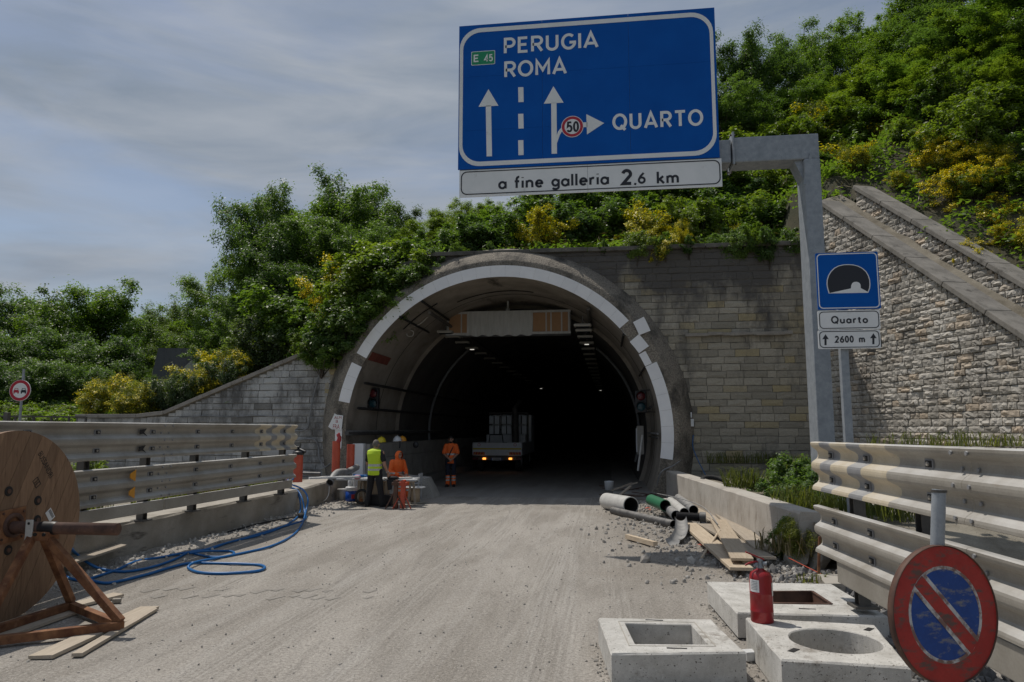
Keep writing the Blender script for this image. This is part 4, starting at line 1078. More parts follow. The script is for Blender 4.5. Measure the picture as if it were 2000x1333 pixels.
# leafy mass hanging over the left shoulder of the collar
for px, py, d, k, H in ((745, 470, 23.6, 'fresh', 2.3), (800, 475, 23.6, 'green', 2.0), (700, 520, 23.4, 'fresh', 2.2), (760, 510, 22.9, 'green', 2.0), (835, 482, 23.4, 'green', 1.2), (715, 580, 22.9, 'green', 1.9), (670, 590, 23.2, 'green', 2.0),
                         (640, 630, 23.0, 'darkb', 1.7), (690, 615, 22.7, 'darkb', 1.6), (750, 560, 22.5, 'green', 1.5), (790, 535, 22.5, 'darkb', 1.4), (825, 510, 22.5, 'green', 1.1), (630, 668, 22.8, 'green', 1.1), (700, 500, 24.2, 'fresh', 2.4), (850, 488, 22.6, 'darkb', .8), (610, 655, 23.2, 'fresh', 1.2)):
    bush(k, px, py, d, ADJ[k] + ' bush over the left collar shoulder, ' + zone(py, ((515, 'on top'), (585, 'half way down'), (999, 'at the lower end'))) + zone(px, ((695, ', outer side'), (770, ', middle'), (999, ', next to the arch'))), 'bushes over the left shoulder of the collar', H, 1.25)
# along the top of the portal wall
TW = 'green bush growing along the top of the portal wall'
for px, py, d, k, H in ((880, 440, 24.5, 'green', 1.7), (930, 425, 24.5, 'darkb', 1.8), (985, 418, 24.6, 'green', 1.9), (1110, 405, 24.6, 'darkb', 2.0), (1160, 395, 25, 'green', 2.0), (1310, 395, 24.2, 'fresh', 2.0), (1360, 400, 23.6, 'fresh', 1.8), (1290, 385, 25.5, 'green', 2.0),
                        (1410, 385, 24, 'green', 2.2), (1460, 380, 24, 'fresh', 2.2), (1510, 385, 23.6, 'green', 2.2), (1550, 400, 23.4, 'green', 2.0), (1210, 390, 25.5, 'darkb', 2.0), (1600, 370, 23.4, 'green', 2.2), (1640, 350, 23.2, 'fresh', 1.8), (1480, 440, 22.4, 'green', 1.2), (1530, 450, 22.3, 'darkb', 1.2), (1420, 445, 22.3, 'darkb', 1.1)):
    bush(k, px, py, d, ADJ[k] + ' bush on the portal wall top, ' + zone(px, ((1000, 'left of the arch broom'), (1250, 'under the white plate'), (1400, 'right of the largest broom'), (9999, 'next to the steel post'))) + (', overhanging the wall' if py > 430 else ''), 'bushes along the top of the portal wall', H, 1.2)
bush('broom', 1058, 408, 24.0, 'yellow broom bush on the portal wall right above the arch', None, 1.7, 1.0, bloom=0, name='broom_bush')
bush('broom', 1262, 402, 23.4, 'largest yellow broom bush on the portal wall, right of the arch crown', None, 1.9, 1.1, bloom=0, name='broom_bush')
bush('broom', 1425, 440, 22.4, 'small broom with few yellow flowers hanging at the wall top near the steel post', None, 1.1, 1.0, bloom=1, name='broom_bush')
bush('broom', 1335, 430, 22.4, 'small broom tuft at the wall top between the big broom and the post', None, .9, .9, bloom=1, name='broom_bush')
for px, py, H, k in ((1240, 452, 1.1, 'fresh'), (1275, 448, 1.3, 'broom'), (1300, 455, .9, 'green'), (1345, 462, .7, 'darkb'), (1395, 458, .8, 'green'), (1430, 448, 1.2, 'green'), (1465, 446, 1.3, 'fresh'), (1500, 448, 1.25, 'darkb'), (1535, 452, 1.1, 'green'), (1180, 470, .5, 'darkb'), (1060, 474, .45, 'green'), (960, 474, .5, 'darkb'), (895, 474, .6, 'green'), (1330, 445, .7, 'broom')):
    p = W(px, py, 21.86 + .25 * VR.random()); L = BUSH[k]; i = VR.randrange(len(L)); lab = ADJ[k] + ' plant spilling over the portal wall coping, ' + zone(px, ((1100, 'above the arch'), (1320, 'below the largest broom'), (1440, 'between that broom and the post'), (9999, 'beside the steel post')))
    t = thing('broom_bush' if k == 'broom' else 'bush', lab, 'bush', (p.x, p.y, p.z - H), 'plants spilling over the portal wall'); t.rotation_euler = (0, 0, VR.uniform(0, 6.28)); t.scale = (H / 2 * 1.25, H / 2 * .55, H / 2)
    inst('stems', L[i][1], t); inst('foliage', L[i][0], t)
    if k == 'broom': inst('blossom', BLOOM[i], t)
# the wooded slope up to the right
for px, py, d, k, w in ((1432, 68, 33, 'dark', .75), (1500, 105, 35, 'dark', .85), (1560, 60, 38, 'dark', .8), (1610, 80, 36, 'mid', .85), (1660, 50, 37, 'mid', .9), (1720, 15, 38, 'mid', .95), (1790, -40, 37, 'dark', 1.0), (1870, -80, 36, 'dark', 1.0), (1945, -90, 33, 'fresh', 1.0), (2020, -120, 32, 'fresh', 1.0),
                        (1400, 160, 30, 'dark', .8), (1475, 190, 30, 'dark', .8), (1340, 200, 33, 'mid', .9), (1250, 260, 34, 'mid', .9), (1150, 310, 34, 'dark', .9), (1060, 350, 34, 'dark', .8), (1820, 30, 32, 'dark', .9), (1900, 40, 29, 'dark', .9), (1750, 100, 33, 'mid', .9), (1560, 150, 31, 'mid', .8), (1640, 140, 32, 'fresh', .8), (1700, 160, 31, 'mid', .8), (1990, 60, 26, 'fresh', .9), (1935, 95, 24, 'fresh', .9), (1870, 110, 26.5, 'mid', .9), (1985, 150, 21.5, 'fresh', .8), (1800, 120, 28, 'fresh', .9), (1755, 130, 25.5, 'mid', .95), (1838, 55, 26, 'dark', .95), (1905, 20, 25, 'fresh', 1.0), (1985, -30, 23, 'mid', 1.0), (1690, 150, 27.5, 'fresh', .9), (1930, 130, 22.5, 'mid', .8)):
    tree(k, px, py, d, ADJ[k] + ' tree of the right hand wood, ' + zone(px, ((1420, 'behind the blue sign'), (1580, 'right of the blue sign'), (1730, 'above the steel post'), (1880, 'above the retaining wall'), (9999, 'in the upper right corner'))) + (', on the skyline' if py < 75 else ', near the skyline' if py < 130 else ', lower down'), 'trees of the wood on the right hand slope', w)
for px, py, d, k in ((1970, 170, 23, 'fresh'), (1850, 170, 25, 'fresh'), (1920, 190, 24, 'mid'), (1790, 210, 26, 'fresh')):
    tree(k, px, py, d, 'bright leafy young tree above the upper retaining wall', 'young trees above the upper retaining wall', .7)
tree('thin', 1790, 170, 23.5, 'thin young tree with a bare dark stem above the upper retaining wall', None, 1.1)
for px, py, d, k, H in ((1455, 255, 28, 'fresh', 2.4), (1520, 235, 28, 'fresh', 2.6), (1580, 215, 28.5, 'broom', 2.6), (1640, 220, 28, 'fresh', 2.4), (1690, 240, 27, 'green', 2.4), (1740, 250, 26.5, 'broom', 2.4), (1480, 310, 26, 'fresh', 2.2), (1540, 300, 26, 'green', 2.2), (1600, 290, 26, 'broom', 2.2), (1650, 290, 25.5, 'fresh', 2.2), (1705, 300, 24.5, 'fresh', 2.0), (1760, 310, 23.5, 'green', 2.0),
                        (1420, 330, 26, 'darkb', 2.4), (1350, 330, 27, 'green', 2.4), (1280, 340, 28, 'darkb', 2.4), (1200, 350, 28, 'green', 2.4), (1100, 365, 28, 'darkb', 2.4), (1010, 385, 28, 'green', 2.2), (1820, 320, 22, 'green', 1.7), (1700, 190, 29, 'olive', 2.4), (1560, 340, 25, 'fresh', 2.0), (1640, 330, 24.5, 'green', 1.8)):
    bush(k, px, py, d, ADJ[k] + ' bush on the right slope, ' + zone(px, ((1300, 'behind the big blue sign'), (1470, 'just right of the sign'), (1600, 'above the gantry arm'), (1700, 'right of the steel post top'), (9999, 'above the retaining wall'))) + (', high up' if py < 260 else ', low down'), 'bushes of the right hand slope', H, 1.3, bloom=1 if k == 'broom' else None)
for px, py, d, H, b in ((1985, 385, 18.5, 1.5, 0), (1945, 400, 18.6, 1.3, 0), (1890, 375, 19.6, 1.2, 0), (1850, 350, 20.4, 1.0, 1), (1800, 350, 21.2, 1.0, 1), (1910, 330, 21, 1.5, 0), (1990, 320, 20, 1.5, 1), (1960, 440, 17.6, .9, 0), (1730, 330, 22.6, 1.0, 1)):
    bush('broom', px, py, d, 'yellow flowering broom along the upper retaining wall', 'broom along the upper retaining wall', H, 1.15, bloom=b, name='broom_bush')
t = bush('broom', 1893, 470, 17.2, 'yellow broom hanging down the face of the upper retaining wall', None, .95, .7, bloom=0, name='broom_bush')

vr2 = random.Random(12); kk = 0
while kk < 62:
    u, w = vr2.uniform(-1.5, 12.5), (vr2.uniform(2.15, 4.2) if kk < 38 else vr2.uniform(4.0, 5.8))
    P = WING0 + WU * u + WN * w; z = hill(P.x, P.y); kd = vr2.choice(['fresh', 'green', 'fresh', 'green', 'olive'] if w > 4.2 else ['broom', 'broom', 'broom', 'fresh'])
    L = BUSH[kd]; i = vr2.randrange(len(L)) if kd != 'broom' else int(vr2.random() < .35); H = vr2.uniform(.9, 2.0) if w > 4.2 else vr2.uniform(.6, 1.15)
    t = thing('bush', ADJ[kd] + ' bush on the bank above the upper wall, ' + zone(u, ((1.5, 'at its upper end'), (4, 'by its upper third'), (7, 'midway down'), (99, 'towards the right edge'))) + (', higher up' if w > 5.8 else ''), 'bush', (P.x, P.y, z - .1), 'bushes on the bank behind the upper retaining wall')
    if kd == 'broom': t.name = 'broom_bush'; t['label'] = ('full flowering' if i == 0 else 'sparsely flowering') + ' broom above the upper wall, ' + zone(u, ((1.5, 'at its upper end'), (4, 'by its upper third'), (7, 'midway down'), (99, 'towards the right edge'))); t['group'] = 'broom on the bank behind the upper retaining wall'
    t.rotation_euler = (0, 0, vr2.uniform(0, 6.28)); t.scale = (H / 2 * 1.35, H / 2 * 1.35, H / 2)
    inst('stems', L[i][1], t); inst('foliage', L[i][0], t)
    if kd == 'broom': inst('blossom', BLOOM[i], t)
    kk += 1

# ground cover on the hillside: nobody could count it
def undergrowth():
    r = np.random.default_rng(5); cents = []
    while len(cents) < 9500:
        x = r.uniform(-30, 30); y = r.uniform(6, 44)
        if not hill_ok(x, y): continue
        if x > 6 and y < 22.6 and wing_uw(x, y)[1] < 1.95 and r.random() < .82: continue
        cents.append((x, y, hill(x, y) + r.uniform(0, .25)))
    C = np.array(cents); rad = r.uniform(.25, .6, len(C))
    v = clump_leaves(C, rad, 34, .16, .075, r, np.array([0, 10, -8.0]), .8, .5, .7)
    o = bpy.data.objects.new('undergrowth', quads_mesh('undergrowth', v, 'leaf_mid')); COL.objects.link(o); o['kind'] = 'stuff'
    C2 = C[r.random(len(C)) < .35]; v = clump_leaves(C2, np.full(len(C2), .45), 16, .28, .02, r, np.array([0, 10, -8.0]), .2, .2, 1.2)
    o = bpy.data.objects.new('dry_grass', quads_mesh('dry_grass', v, 'dry')); COL.objects.link(o); o['kind'] = 'stuff'
undergrowth()

# ------------------------------------------------------------------ kerbs and parapet
def ylab(px, X, py=838):
    """depth Y at which the view through column px meets the line X = const"""
    x, y, t = _ray(px, py); return X * y / x
KX = -7.22
mb = MB()
kp = [(KX - .05, 1.5), (KX, 9.0), (KX + .08, 16.1), (-7.75, 21.2)]
rows = []
for (x0, y0), (x1, y1) in zip(kp, kp[1:]):
    n = int((y1 - y0) / .5)
    for k in range(n): rows.append((x0 + (x1 - x0) * k / n, y0 + (y1 - y0) * k / n))
rows.append(kp[-1]); vs = []; fs = []
for i, (x, y) in enumerate(rows):
    j = lambda s: 0.012 * fbm(y * s, x, 1.7)
    vs += [(x + j(1), y, -.1), (x + j(2), y, .30 + j(3)), (x + j(4), y, .56 + j(5)), (x - .03 + j(6), y, .60 + j(7)), (x - .75, y, .60), (x - .75, y, .2)]
for i in range(len(rows) - 1):
    for q in range(5): fs.append((6 * i + q, 6 * i + q + 1, 6 * i + q + 7, 6 * i + q + 6))
fs.append(tuple(range(6)))
mb.add(vs, fs, 'kerb'); single(mb, 'concrete_kerb', 'long stained concrete kerb carrying the left guardrail', 'kerb')
mb = MB(); n = 24; vs = []; fs = []
dv = (RW1 - RW0).normalized(); pv = Vector((-dv.y, dv.x)); 
if pv.x < 0: pv = -pv
L = (RW1 - RW0).length
for i in range(n + 1):
    p = RW0 + dv * (L * i / n); j = lambda s: 0.010 * fbm(i * s, 2.0, 1.3)
    for (o, z) in ((-.02 + j(1), -.1), (j(2), .45), (j(3) + .005, .78 + j(4)), (.03, .81 + j(5)), (.34, .80), (.36, .1)):
        q = p + pv * o; vs.append((q.x, q.y, z))
for i in range(n):
    for q in range(5): fs.append((6 * i + q, 6 * i + q + 1, 6 * i + q + 7, 6 * i + q + 6))
fs += [tuple(range(6)), tuple(range(6 * n + 5, 6 * n - 1, -1))]
mb.add(vs, fs, weathered('pale streaked parapet concrete', (0.36, 0.325, 0.28), (0.47, 0.435, 0.385), 0.9, 2.0, 55, 0.5, 0.01, stain=((0.25, 0.215, 0.175), 3.0, 0.57, (2.5, 2.5, .5)), dust=(.46, .43, .38)))
single(mb, 'concrete_parapet', 'low pale concrete wall running from the tunnel mouth along the right side', 'low wall')

# ------------------------------------------------------------------ guardrails
def thrie(h, depth, n=24):
    """three wave beam section from the top edge to the bottom edge: (offset outwards, z)"""
    out = []
    for i in range(n + 1):
        s = i / n; o = depth * (0.5 - 0.5 * math.cos(2 * math.pi * 3 * s - math.pi * 0.0 + math.pi))
        out.append((max(0, o), -h * s))
    return [(0.0, -0.004)] + [(o, z) for o, z in out] 
def beam_mesh(p0, p1, ztop0, ztop1, h, out, cuts, depth=0.075, slant=0.0):
    """cuts: list of (distance from p0, material of the piece that follows)"""
    p0, p1 = Vector(p0), Vector(p1); dv = (p1 - p0); L = dv.length; dv = dv.normalized(); out = Vector(out)
    prof = []
    n = 26
    for i in range(n + 1):
        s = i / n; cc = math.cos(4 * math.pi * s); cc = math.tanh(1.6 * cc) / math.tanh(1.6); prof.append((depth * (0.5 + 0.5 * cc), -h * s))
    prof = [(prof[0][0] - .05, .012), (prof[0][0] - .012, .008)] + prof + [(prof[-1][0] - .012, -h - .006), (prof[-1][0] - .04, -h - .004)]
    loop = prof + [(o - 0.006, z) for o, z in prof[::-1]]; k = len(loop)
    mb = MB(); ds = [c[0] for c in cuts] + [L]; vs = []
    for d in ds:
        for o, z in loop:
            sh = slant * (math.sin((-z / h) * 2 * math.pi * 3) * 0.0 + (o / depth)) if 0 < d < L else 0
            dd = d + sh; zt = ztop0 + (ztop1 - ztop0) * dd / L
            q = p0 + dv * dd + out * o; vs.append((q.x, q.y, zt + z))
    for i in range(len(ds) - 1):
        fs = [(i * k + j, i * k + (j + 1) % k, (i + 1) * k + (j + 1) % k, (i + 1) * k + j) for j in range(k)]
        mb.add(vs if i == 0 else [], [], None)
        mi = mb.mi(cuts[i][1])
        for f in fs: mb.f.append(f); mb.m.append(mi); mb.sm.append(False)
    e = (len(ds) - 1) * k
    for j in range(k // 2 - 1):
        for b0 in (0, e): mb.f.append((b0 + j, b0 + j + 1, b0 + k - 2 - j, b0 + k - 1 - j)); mb.m.append(0); mb.sm.append(False)
    return mb
def guardrail(name, label, A, B, out, rows, posts, zpost, seg, slotz, beamz=None, skip_slots=()):
    """A: free end, B: far end; rows: (name, ztopA, ztopB, h, cuts)"""
    rt = thing(name, label, 'guardrail', (A[0], A[1], 0)); A, B = Vector((*A, 0)), Vector((*B, 0)); L = (B - A).length; dv = (B - A) / L; out = Vector(out)
    for nm, za, zb, h, cuts in rows:
        edges = [0.0] + [e for e in seg if e < L] + [L]
        for i in range(len(edges) - 1):
            a, b = edges[i], edges[i + 1]; p0 = A + dv * (a + (.004 if i else 0)); p1 = A + dv * b
            c = [(0.0, cuts[0][1])] if i else list(cuts)
            if i: c = [(0.0, 'rail')]
            mbm = beam_mesh(p0, p1, za + (zb - za) * a / L, za + (zb - za) * b / L, h, out, c, slant=-.10)
            mbm.build(nm, rt)
    for nm, za, zb, h, cuts in rows:        # bolts of the lap joints
        for e in seg:
            if e >= L: continue
            mb = MB()
            for k in (-.10, .10):
                for fz in (.06, .28, .50, .72, .94):
                    d = e + k; z = za + (zb - za) * d / L - h * fz; q = A + dv * d + out * (.004 if .2 < fz < .3 or .7 < fz < .8 else .074)
                    mb.tube([Vector((q.x, q.y, z)), Vector((q.x, q.y, z)) + out * .012], .016, 'rail_dark', 6)
            o = mb.build('joint_bolts', rt); o['kind'] = 'stuff'
    for d in posts:
        p = A + dv * d - out * .10; mb = MB()
        for o in (-.05, .05): mb.box((p.x + dv.x * o, p.y + dv.y * o, (zpost[0] + zpost[1]) / 2), (.11, .11 if False else .012, zpost[1] - zpost[0]), 'post', Euler((0, 0, math.atan2(out.y, out.x))).to_matrix())
        mb.box((p.x, p.y, (zpost[0] + zpost[1]) / 2), (.012, .09, zpost[1] - zpost[0]), 'post', Euler((0, 0, math.atan2(out.y, out.x))).to_matrix())
        mb.box((p.x, p.y, zpost[0] + .012), (.22, .22, .024), 'post', Euler((0, 0, math.atan2(out.y, out.x))).to_matrix())
        mb.build('post', rt)
    rot = Euler((0, 0, math.atan2(out.y, out.x))).to_matrix()
    for d in slotz:
        for nm, za, zb, h, cuts in rows:
            for fz in (.25, .75):
                z = za + (zb - za) * d / L - h * fz; p = A + dv * d + out * (0.0035)
                mb = MB(); mb.box((p.x + out.x * .004, p.y + out.y * .004, z), (.012, .125, .075), 'rail_dark', rot); mb.box((p.x + out.x * .012, p.y + out.y * .012, z), (.008, .085, .048), 'slot', rot)
                mb.tube([Vector((p.x, p.y, z)) + out * .012, Vector((p.x, p.y, z)) + out * .028], .017, 'rail', 8)
                mb.build('bolt_plate', rt)
    return rt, A, dv, out, L
LE = D(576, 832, 16.2); LN = D(117, 826, 9.5)
ldir = (LE - LN); ldir.z = 0; ldir.normalize()
LB = LE - ldir * 13.4
lout = (ldir.y, -ldir.x, 0)
yl = 'rail_yellow'; dk = 'rail_dark'
cutsL = [(0.0, yl), (.20, yl), (.42, dk), (.70, yl), (1.05, dk), (1.30, yl), (1.75, 'rail')]
rt, A_, dv_, out_, L_ = guardrail('guardrail', 'galvanised three wave guardrail on the left kerb, its end painted with yellow and black stripes', (LE.x, LE.y), (LB.x, LB.y), lout,
          [('upper_beam', 2.075, 2.085, .515, cutsL), ('lower_beam', 1.43, 1.42, .50, [(0.0, 'rail')])],
          [.35, 1.9, 3.6, 4.9, 6.2, 7.6, 9.2, 10.8, 12.4], (.58, 2.0), [4.6, 9.1], [.5, 1.5, 2.6, 3.7, 4.9, 6.1, 7.3, 8.6, 10.2])
for d0, d1 in ((.15, 4.55), (4.60, 9.05), (9.1, 13.3)):
    mb = MB(); a = A_ + dv_ * d0 + out_ * .03; b = A_ + dv_ * d1 + out_ * .03
    mb.beam((a.x, a.y, .80), (b.x, b.y, .80), .06, .17, 'rail', bev=.008); mb.build('kerb_beam', rt)
for px, py in ((352, 923), (374, 924)):
    pass
for zz in (1.305, 1.055):          # orange reflectors in the valleys of the lower beam
    d = 5.45; p = A_ + dv_ * d + out_ * .03
    mb = MB(); mb.prism([Vector((p.x, p.y, zz)) + dv_ * a + Vector((0, 0, b)) + out_ * .05 for a, b in ((-.10, .085), (-.10, -.085), (.02, -.03), (.02, .03))], out_ * .012, 'plastic_orange')
    mb.build('reflector', rt)
for zz in (1.945, 1.69):          # black rubber marks on the upper beam
    p = A_ + dv_ * 5.2
    mb = MB(); mb.prism([Vector((p.x, p.y, zz)) + dv_ * a + Vector((0, 0, b)) + out_ * .042 for a, b in ((.06, .035), (.06, -.03), (-.02, -.02), (-.12, -.06), (-.04, 0), (-.10, .06))], out_ * .004, 'slot'); mb.build('scuff', rt)
# right guardrail
RE = D(1596, 866, 7.9); RN = D(2000, 877, 4.33)
rdir = RE - RN; rdir.z = 0; rdir.normalize(); RB = RE - rdir * 7.2
rout = (-rdir.y, rdir.x, 0)
cutsR = [(0.0, yl), (.36, dk), (.66, yl), (1.10, dk), (1.42, yl), (1.95, 'rail')]
rt2, A2, dv2, out2, L2 = guardrail('guardrail', 'galvanised three wave guardrail on the right with faded cream and grey stripes at its end', (RE.x, RE.y), (RB.x, RB.y), rout,
          [('upper_beam', 1.85, 1.89, .50, cutsR), ('lower_beam', 1.175, 1.24, .48, [(0.0, 'rail')])],
          [.75, 2.1, 3.55, 5.0, 6.4], (.30, 1.78), [3.0], [.42, 1.30, 2.45, 3.7, 4.9])
mb = MB(); a = A2 + dv2 * .55 + out2 * .03; b = A2 + dv2 * 7.1 + out2 * .03
mb.beam((a.x, a.y, .60), (b.x, b.y, .60), .05, .22, 'rail', bev=.008); mb.build('kerb_beam', rt2)

# ------------------------------------------------------------------ gantry and the big blue sign
YS0 = 13.45
px_ = W(1586, 620, 13.5).x; pr_ = W(1619, 620, 13.5).x; pw_ = pr_ - px_
gt = thing('sign_gantry', 'tall galvanised steel post with a cantilever arm carrying the blue road sign', 'gantry', (px_ + pw_ / 2, 13.75, .7))
ztop = W(1600, 265, 13.5).z
zarm0, zarm1 = W(1480, 318, 13.6).z, W(1480, 269, 13.6).z
mb = MB(); mb.box((px_ + pw_ / 2, 13.78, (.4 + zarm0) / 2), (pw_, .56, zarm0 - .4), 'galv', bev=.03)
mb.box((px_ + pw_ / 2, 13.78, .75), (pw_ + .3, .9, .04), 'galv'); mb.build('post', gt)
mb = MB(); xa = -2.4; xj = W(1434, 300, 13.5).x
mb.box(((xj + pr_) / 2, 13.78, (zarm0 + zarm1) / 2), (pr_ - xj, .50, zarm1 - zarm0), 'galv', bev=.025); mb.build('arm', gt)
mb = MB(); mb.box(((xa + xj) / 2 - .02, 13.78, (zarm0 + zarm1) / 2 - .01), (xj - xa - .05, .46, zarm1 - zarm0 - .04), 'galv', bev=.025); mb.build('arm', gt)
mb = MB(); mb.box((xj - .01, 13.78, (zarm0 + zarm1) / 2 + .02), (.035, .62, zarm1 - zarm0 + .14), 'galv')
for z in (zarm0 - .03, zarm1 + .05):
    for y in (13.55, 14.0): mb.tube([(xj - .06, y, z), (xj + .04, y, z)], .018, 'post', 6)
mb.build('flange', gt)
mb = MB(); mb.prism([(px_ + .02, 13.60, zarm0 + .01), (px_ - .16, 13.60, zarm0 + .01), (px_ + .02, 13.60, zarm0 - .42)], (0, .36, 0), 'galv'); mb.build('gusset', gt)
mb = MB(); mb.beam((px_ - .01, 13.507, zarm0 - .5), (px_ + .14, 13.507, zarm0 + .1), .012, .05, 'galv'); mb.build('gusset', gt)

def S(zx, zy): return W(880 + zx * .3, zy * .3, YS0)
bs = thing('road_sign', 'large blue overhead sign reading PERUGIA ROMA and QUARTO with a white plate below', 'road sign', (S(900, 600).x, YS0, S(900, 600).z))
bx0, bx1 = S(52, 600).x, S(1738, 600).x; bz1 = (S(42, 157).z + S(1735, 65).z) / 2; bz0 = (S(62, 1098).z + S(1742, 1035).z) / 2
wz0 = (S(65, 1280).z + S(1748, 1222).z) / 2
cx_ = [bx0, S(597, 600).x, S(1165, 600).x, bx1]; cz_ = [bz0, S(300, 843).z, S(300, 492).z, bz1]
gp = .004
for i in range(3):
    for j in range(3):
        mb = MB(); mb.box(((cx_[i] + cx_[i + 1]) / 2, YS0 + .012, (cz_[j] + cz_[j + 1]) / 2), (cx_[i + 1] - cx_[i] - gp, .020, cz_[j + 1] - cz_[j] - gp * .7), 'sign_blue'); mb.build('panel', bs)
wx = [bx0 + .03, S(893, 1180).x, bx1 + .03]
for i in range(2):
    mb = MB(); mb.box(((wx[i] + wx[i + 1]) / 2, YS0 + .012, (wz0 + bz0) / 2 - .012), (wx[i + 1] - wx[i] - .006, .020, bz0 - wz0 - .02), 'sign_white'); mb.build('plate_panel', bs)
mb = MB(); mb.box(((bx0 + bx1) / 2, YS0 + .045, (wz0 + bz1) / 2), (bx1 - bx0 - .06, .03, bz1 - wz0 - .06), 'sign_back')
for x in (bx0 + .6, (bx0 + bx1) / 2, bx1 - .6): mb.box((x, YS0 + .085, (wz0 + bz1) / 2), (.08, .05, bz1 - wz0 - .1), 'galv')
mb.build('back_frame', bs)
FY = YS0 - .001
mb = MB(); o_ = rrect(S(58, 600).x, S(1723, 600).x, bz0 + .055, bz1 - .075, .42, 8); i_ = rrect(S(80, 600).x, S(1700, 600).x, bz0 + .145, bz1 - .165, .36, 8)
ring(o_, i_, FY - .0015, 'sign_white', mb); mb.build('border', bs)
def stx(s, l, t, r, b, mat='sign_white', wt=.185, par=None, YY=FY - .002, F=S, lo=0.0, hi=1.0, space=.16):
    m = (l + r) / 2; return stroke_text(s, F(l, (t + b) / 2).x, F(r, (t + b) / 2).x, F(m, b).z, F(m, t).z, YY, mat, par or bs, wt, space, lo, hi)
def txt(s, l, t, r, b, mat='sign_white', bold=.025, par=None, YY=FY - .001, F=S):
    """box given by left x, right x and the top and bottom as seen in the middle of the word"""
    m = (l + r) / 2; return put_text(s, F(l, (t + b) / 2).x, F(r, (t + b) / 2).x, F(m, b).z, F(m, t).z, YY, mat, par or bs, bold)
stx('PERUGIA', 347, 232, 958, 328); stx('ROMA', 350, 394, 752, 491); stx('QUARTO', 1058, 732, 1640, 830, space=.2)
stx('a fine galleria', 313, 1140, 1030, 1215, 'sign_black', .19, space=.13); stx('2', 1114, 1108, 1182, 1201, 'sign_black', .22); stx(',6', 1195, 1126, 1270, 1196, 'sign_black', .19, space=.1); stx('km', 1342, 1117, 1486, 1193, 'sign_black', .19)
mb = MB()
def poly(pts, mat, F=S, Y=FY - .0015): flat([(F(x, y).x, F(x, y).z) for x, y in pts], Y, mat, mb)
poly([(247, 582), (312, 690), (182, 697)], 'sign_white'); poly([(229, 690), (264, 689), (270, 1019), (235, 1020)], 'sign_white')
mb.build('arrow', bs); mb = MB()
poly([(670, 563), (736, 670), (607, 677)], 'sign_white'); poly([(655, 672), (690, 671), (693, 1002), (658, 1003)], 'sign_white')
poly([(692, 936), (692, 880), (700, 858), (714, 840), (732, 828), (735, 850), (722, 862), (712, 880), (703, 905)], 'sign_white')
mb.build('arrow', bs); mb = MB()
poly([(1000, 803), (888, 877), (884, 745)], 'sign_white'); poly([(862, 799), (890, 797), (890, 829), (862, 830)], 'sign_white'); mb.build('arrow', bs)
for a, b in ((570, 667), (743, 839), (915, 1012)):
    mb = MB(); poly([(440, a), (474, a - 1), (476, b - 1), (442, b)], 'sign_white'); mb.build('lane_dash', bs)
c = S(793, 826); rr = (S(866, 826).x - S(720, 826).x) / 2
mb = MB(); n_ = 36
ring(circ(c.x, c.z, rr, n_), circ(c.x, c.z, rr * .95, n_), FY - .004, 'sign_white', mb, .004); ring(circ(c.x, c.z, rr * .95, n_), circ(c.x, c.z, rr * .70, n_), FY - .004, 'sign_red', mb, .004)
flat(circ(c.x, c.z, rr * .70, n_), FY - .004, 'sign_white', mb); sl = mb.build('speed_disc', bs)
o = stx('50', 756, 795, 834, 860, 'sign_black', .20, bs, FY - .005, space=.1)
mb = MB(); e0, e1 = S(135, 382), S(290, 382); ez1, ez0 = S(212, 334).z, S(212, 424).z
flat(rrect(e0.x, e1.x, ez0, ez1, .02, 3), FY - .002, 'sign_white', mb); flat(rrect(e0.x + .012, e1.x - .012, ez0 + .012, ez1 - .012, .02, 3), FY - .0035, 'sign_green', mb); mb.build('route_plate', bs)
stx('E', 150, 361, 184, 404, 'sign_white', .20, bs, FY - .0045); stx('45', 220, 357, 276, 401, 'sign_white', .18, bs, FY - .0045, space=.1)
mb = MB(); ring(rrect(bx0 + .065, bx1, wz0 + .045, bz0 - .045, .12, 5), rrect(bx0 + .085, bx1 - .02, wz0 + .065, bz0 - .065, .105, 5), FY - .0015, 'sign_black', mb); mb.build('border', bs)

# ------------------------------------------------------------------ tunnel sign on its own post
YT = 11.05
def T(zx, zy): return W(1560 + zx * .1876, 470 + zy * .1876, YT)
ts = thing('tunnel_sign', 'blue square tunnel sign with white Quarto and 2600 m plates on a slim post', 'road sign', (T(518, 425).x, YT, .75))
xp = W(1653, 780, YT + .1).x
mb = MB(); mb.box((xp, YT + .11, (T(500, 150).z + .5) / 2), (.115, .115, T(500, 150).z - .5), 'galv', bev=.01); mb.build('post', ts)
def board(l, t, r, b, mat, name, back=True):
    x0, x1 = T(l, (t + b) / 2).x, T(r, (t + b) / 2).x; z0, z1 = T((l + r) / 2, b).z, T((l + r) / 2, t).z
    mb = MB(); mb.prism([(x, YT, z) for x, z in rrect(x0, x1, z0, z1, .018, 3)], (0, .02, 0), mat); mb.box(((x0 + x1) / 2, YT + .036, (z0 + z1) / 2), (x1 - x0 - .04, .03, .05), 'galv')
    return mb.build(name, ts), (x0, x1, z0, z1)
_, b1 = board(187, 124, 840, 716, 'sign_blue', 'panel'); _, b2 = board(203, 727, 848, 926, 'sign_white', 'plate'); _, b3 = board(205, 932, 852, 1126, 'sign_white', 'plate')
for bb, m_, w_ in ((b1, 'sign_white', .014), (b2, 'sign_black', .012), (b3, 'sign_black', .012)):
    mb = MB(); x0, x1, z0, z1 = bb
    ring(rrect(x0 + .014, x1 - .014, z0 + .014, z1 - .014, .06, 5), rrect(x0 + .014 + w_, x1 - .014 - w_, z0 + .014 + w_, z1 - .014 - w_, .05, 5), YT - .0018, m_, mb); mb.build('border', ts)
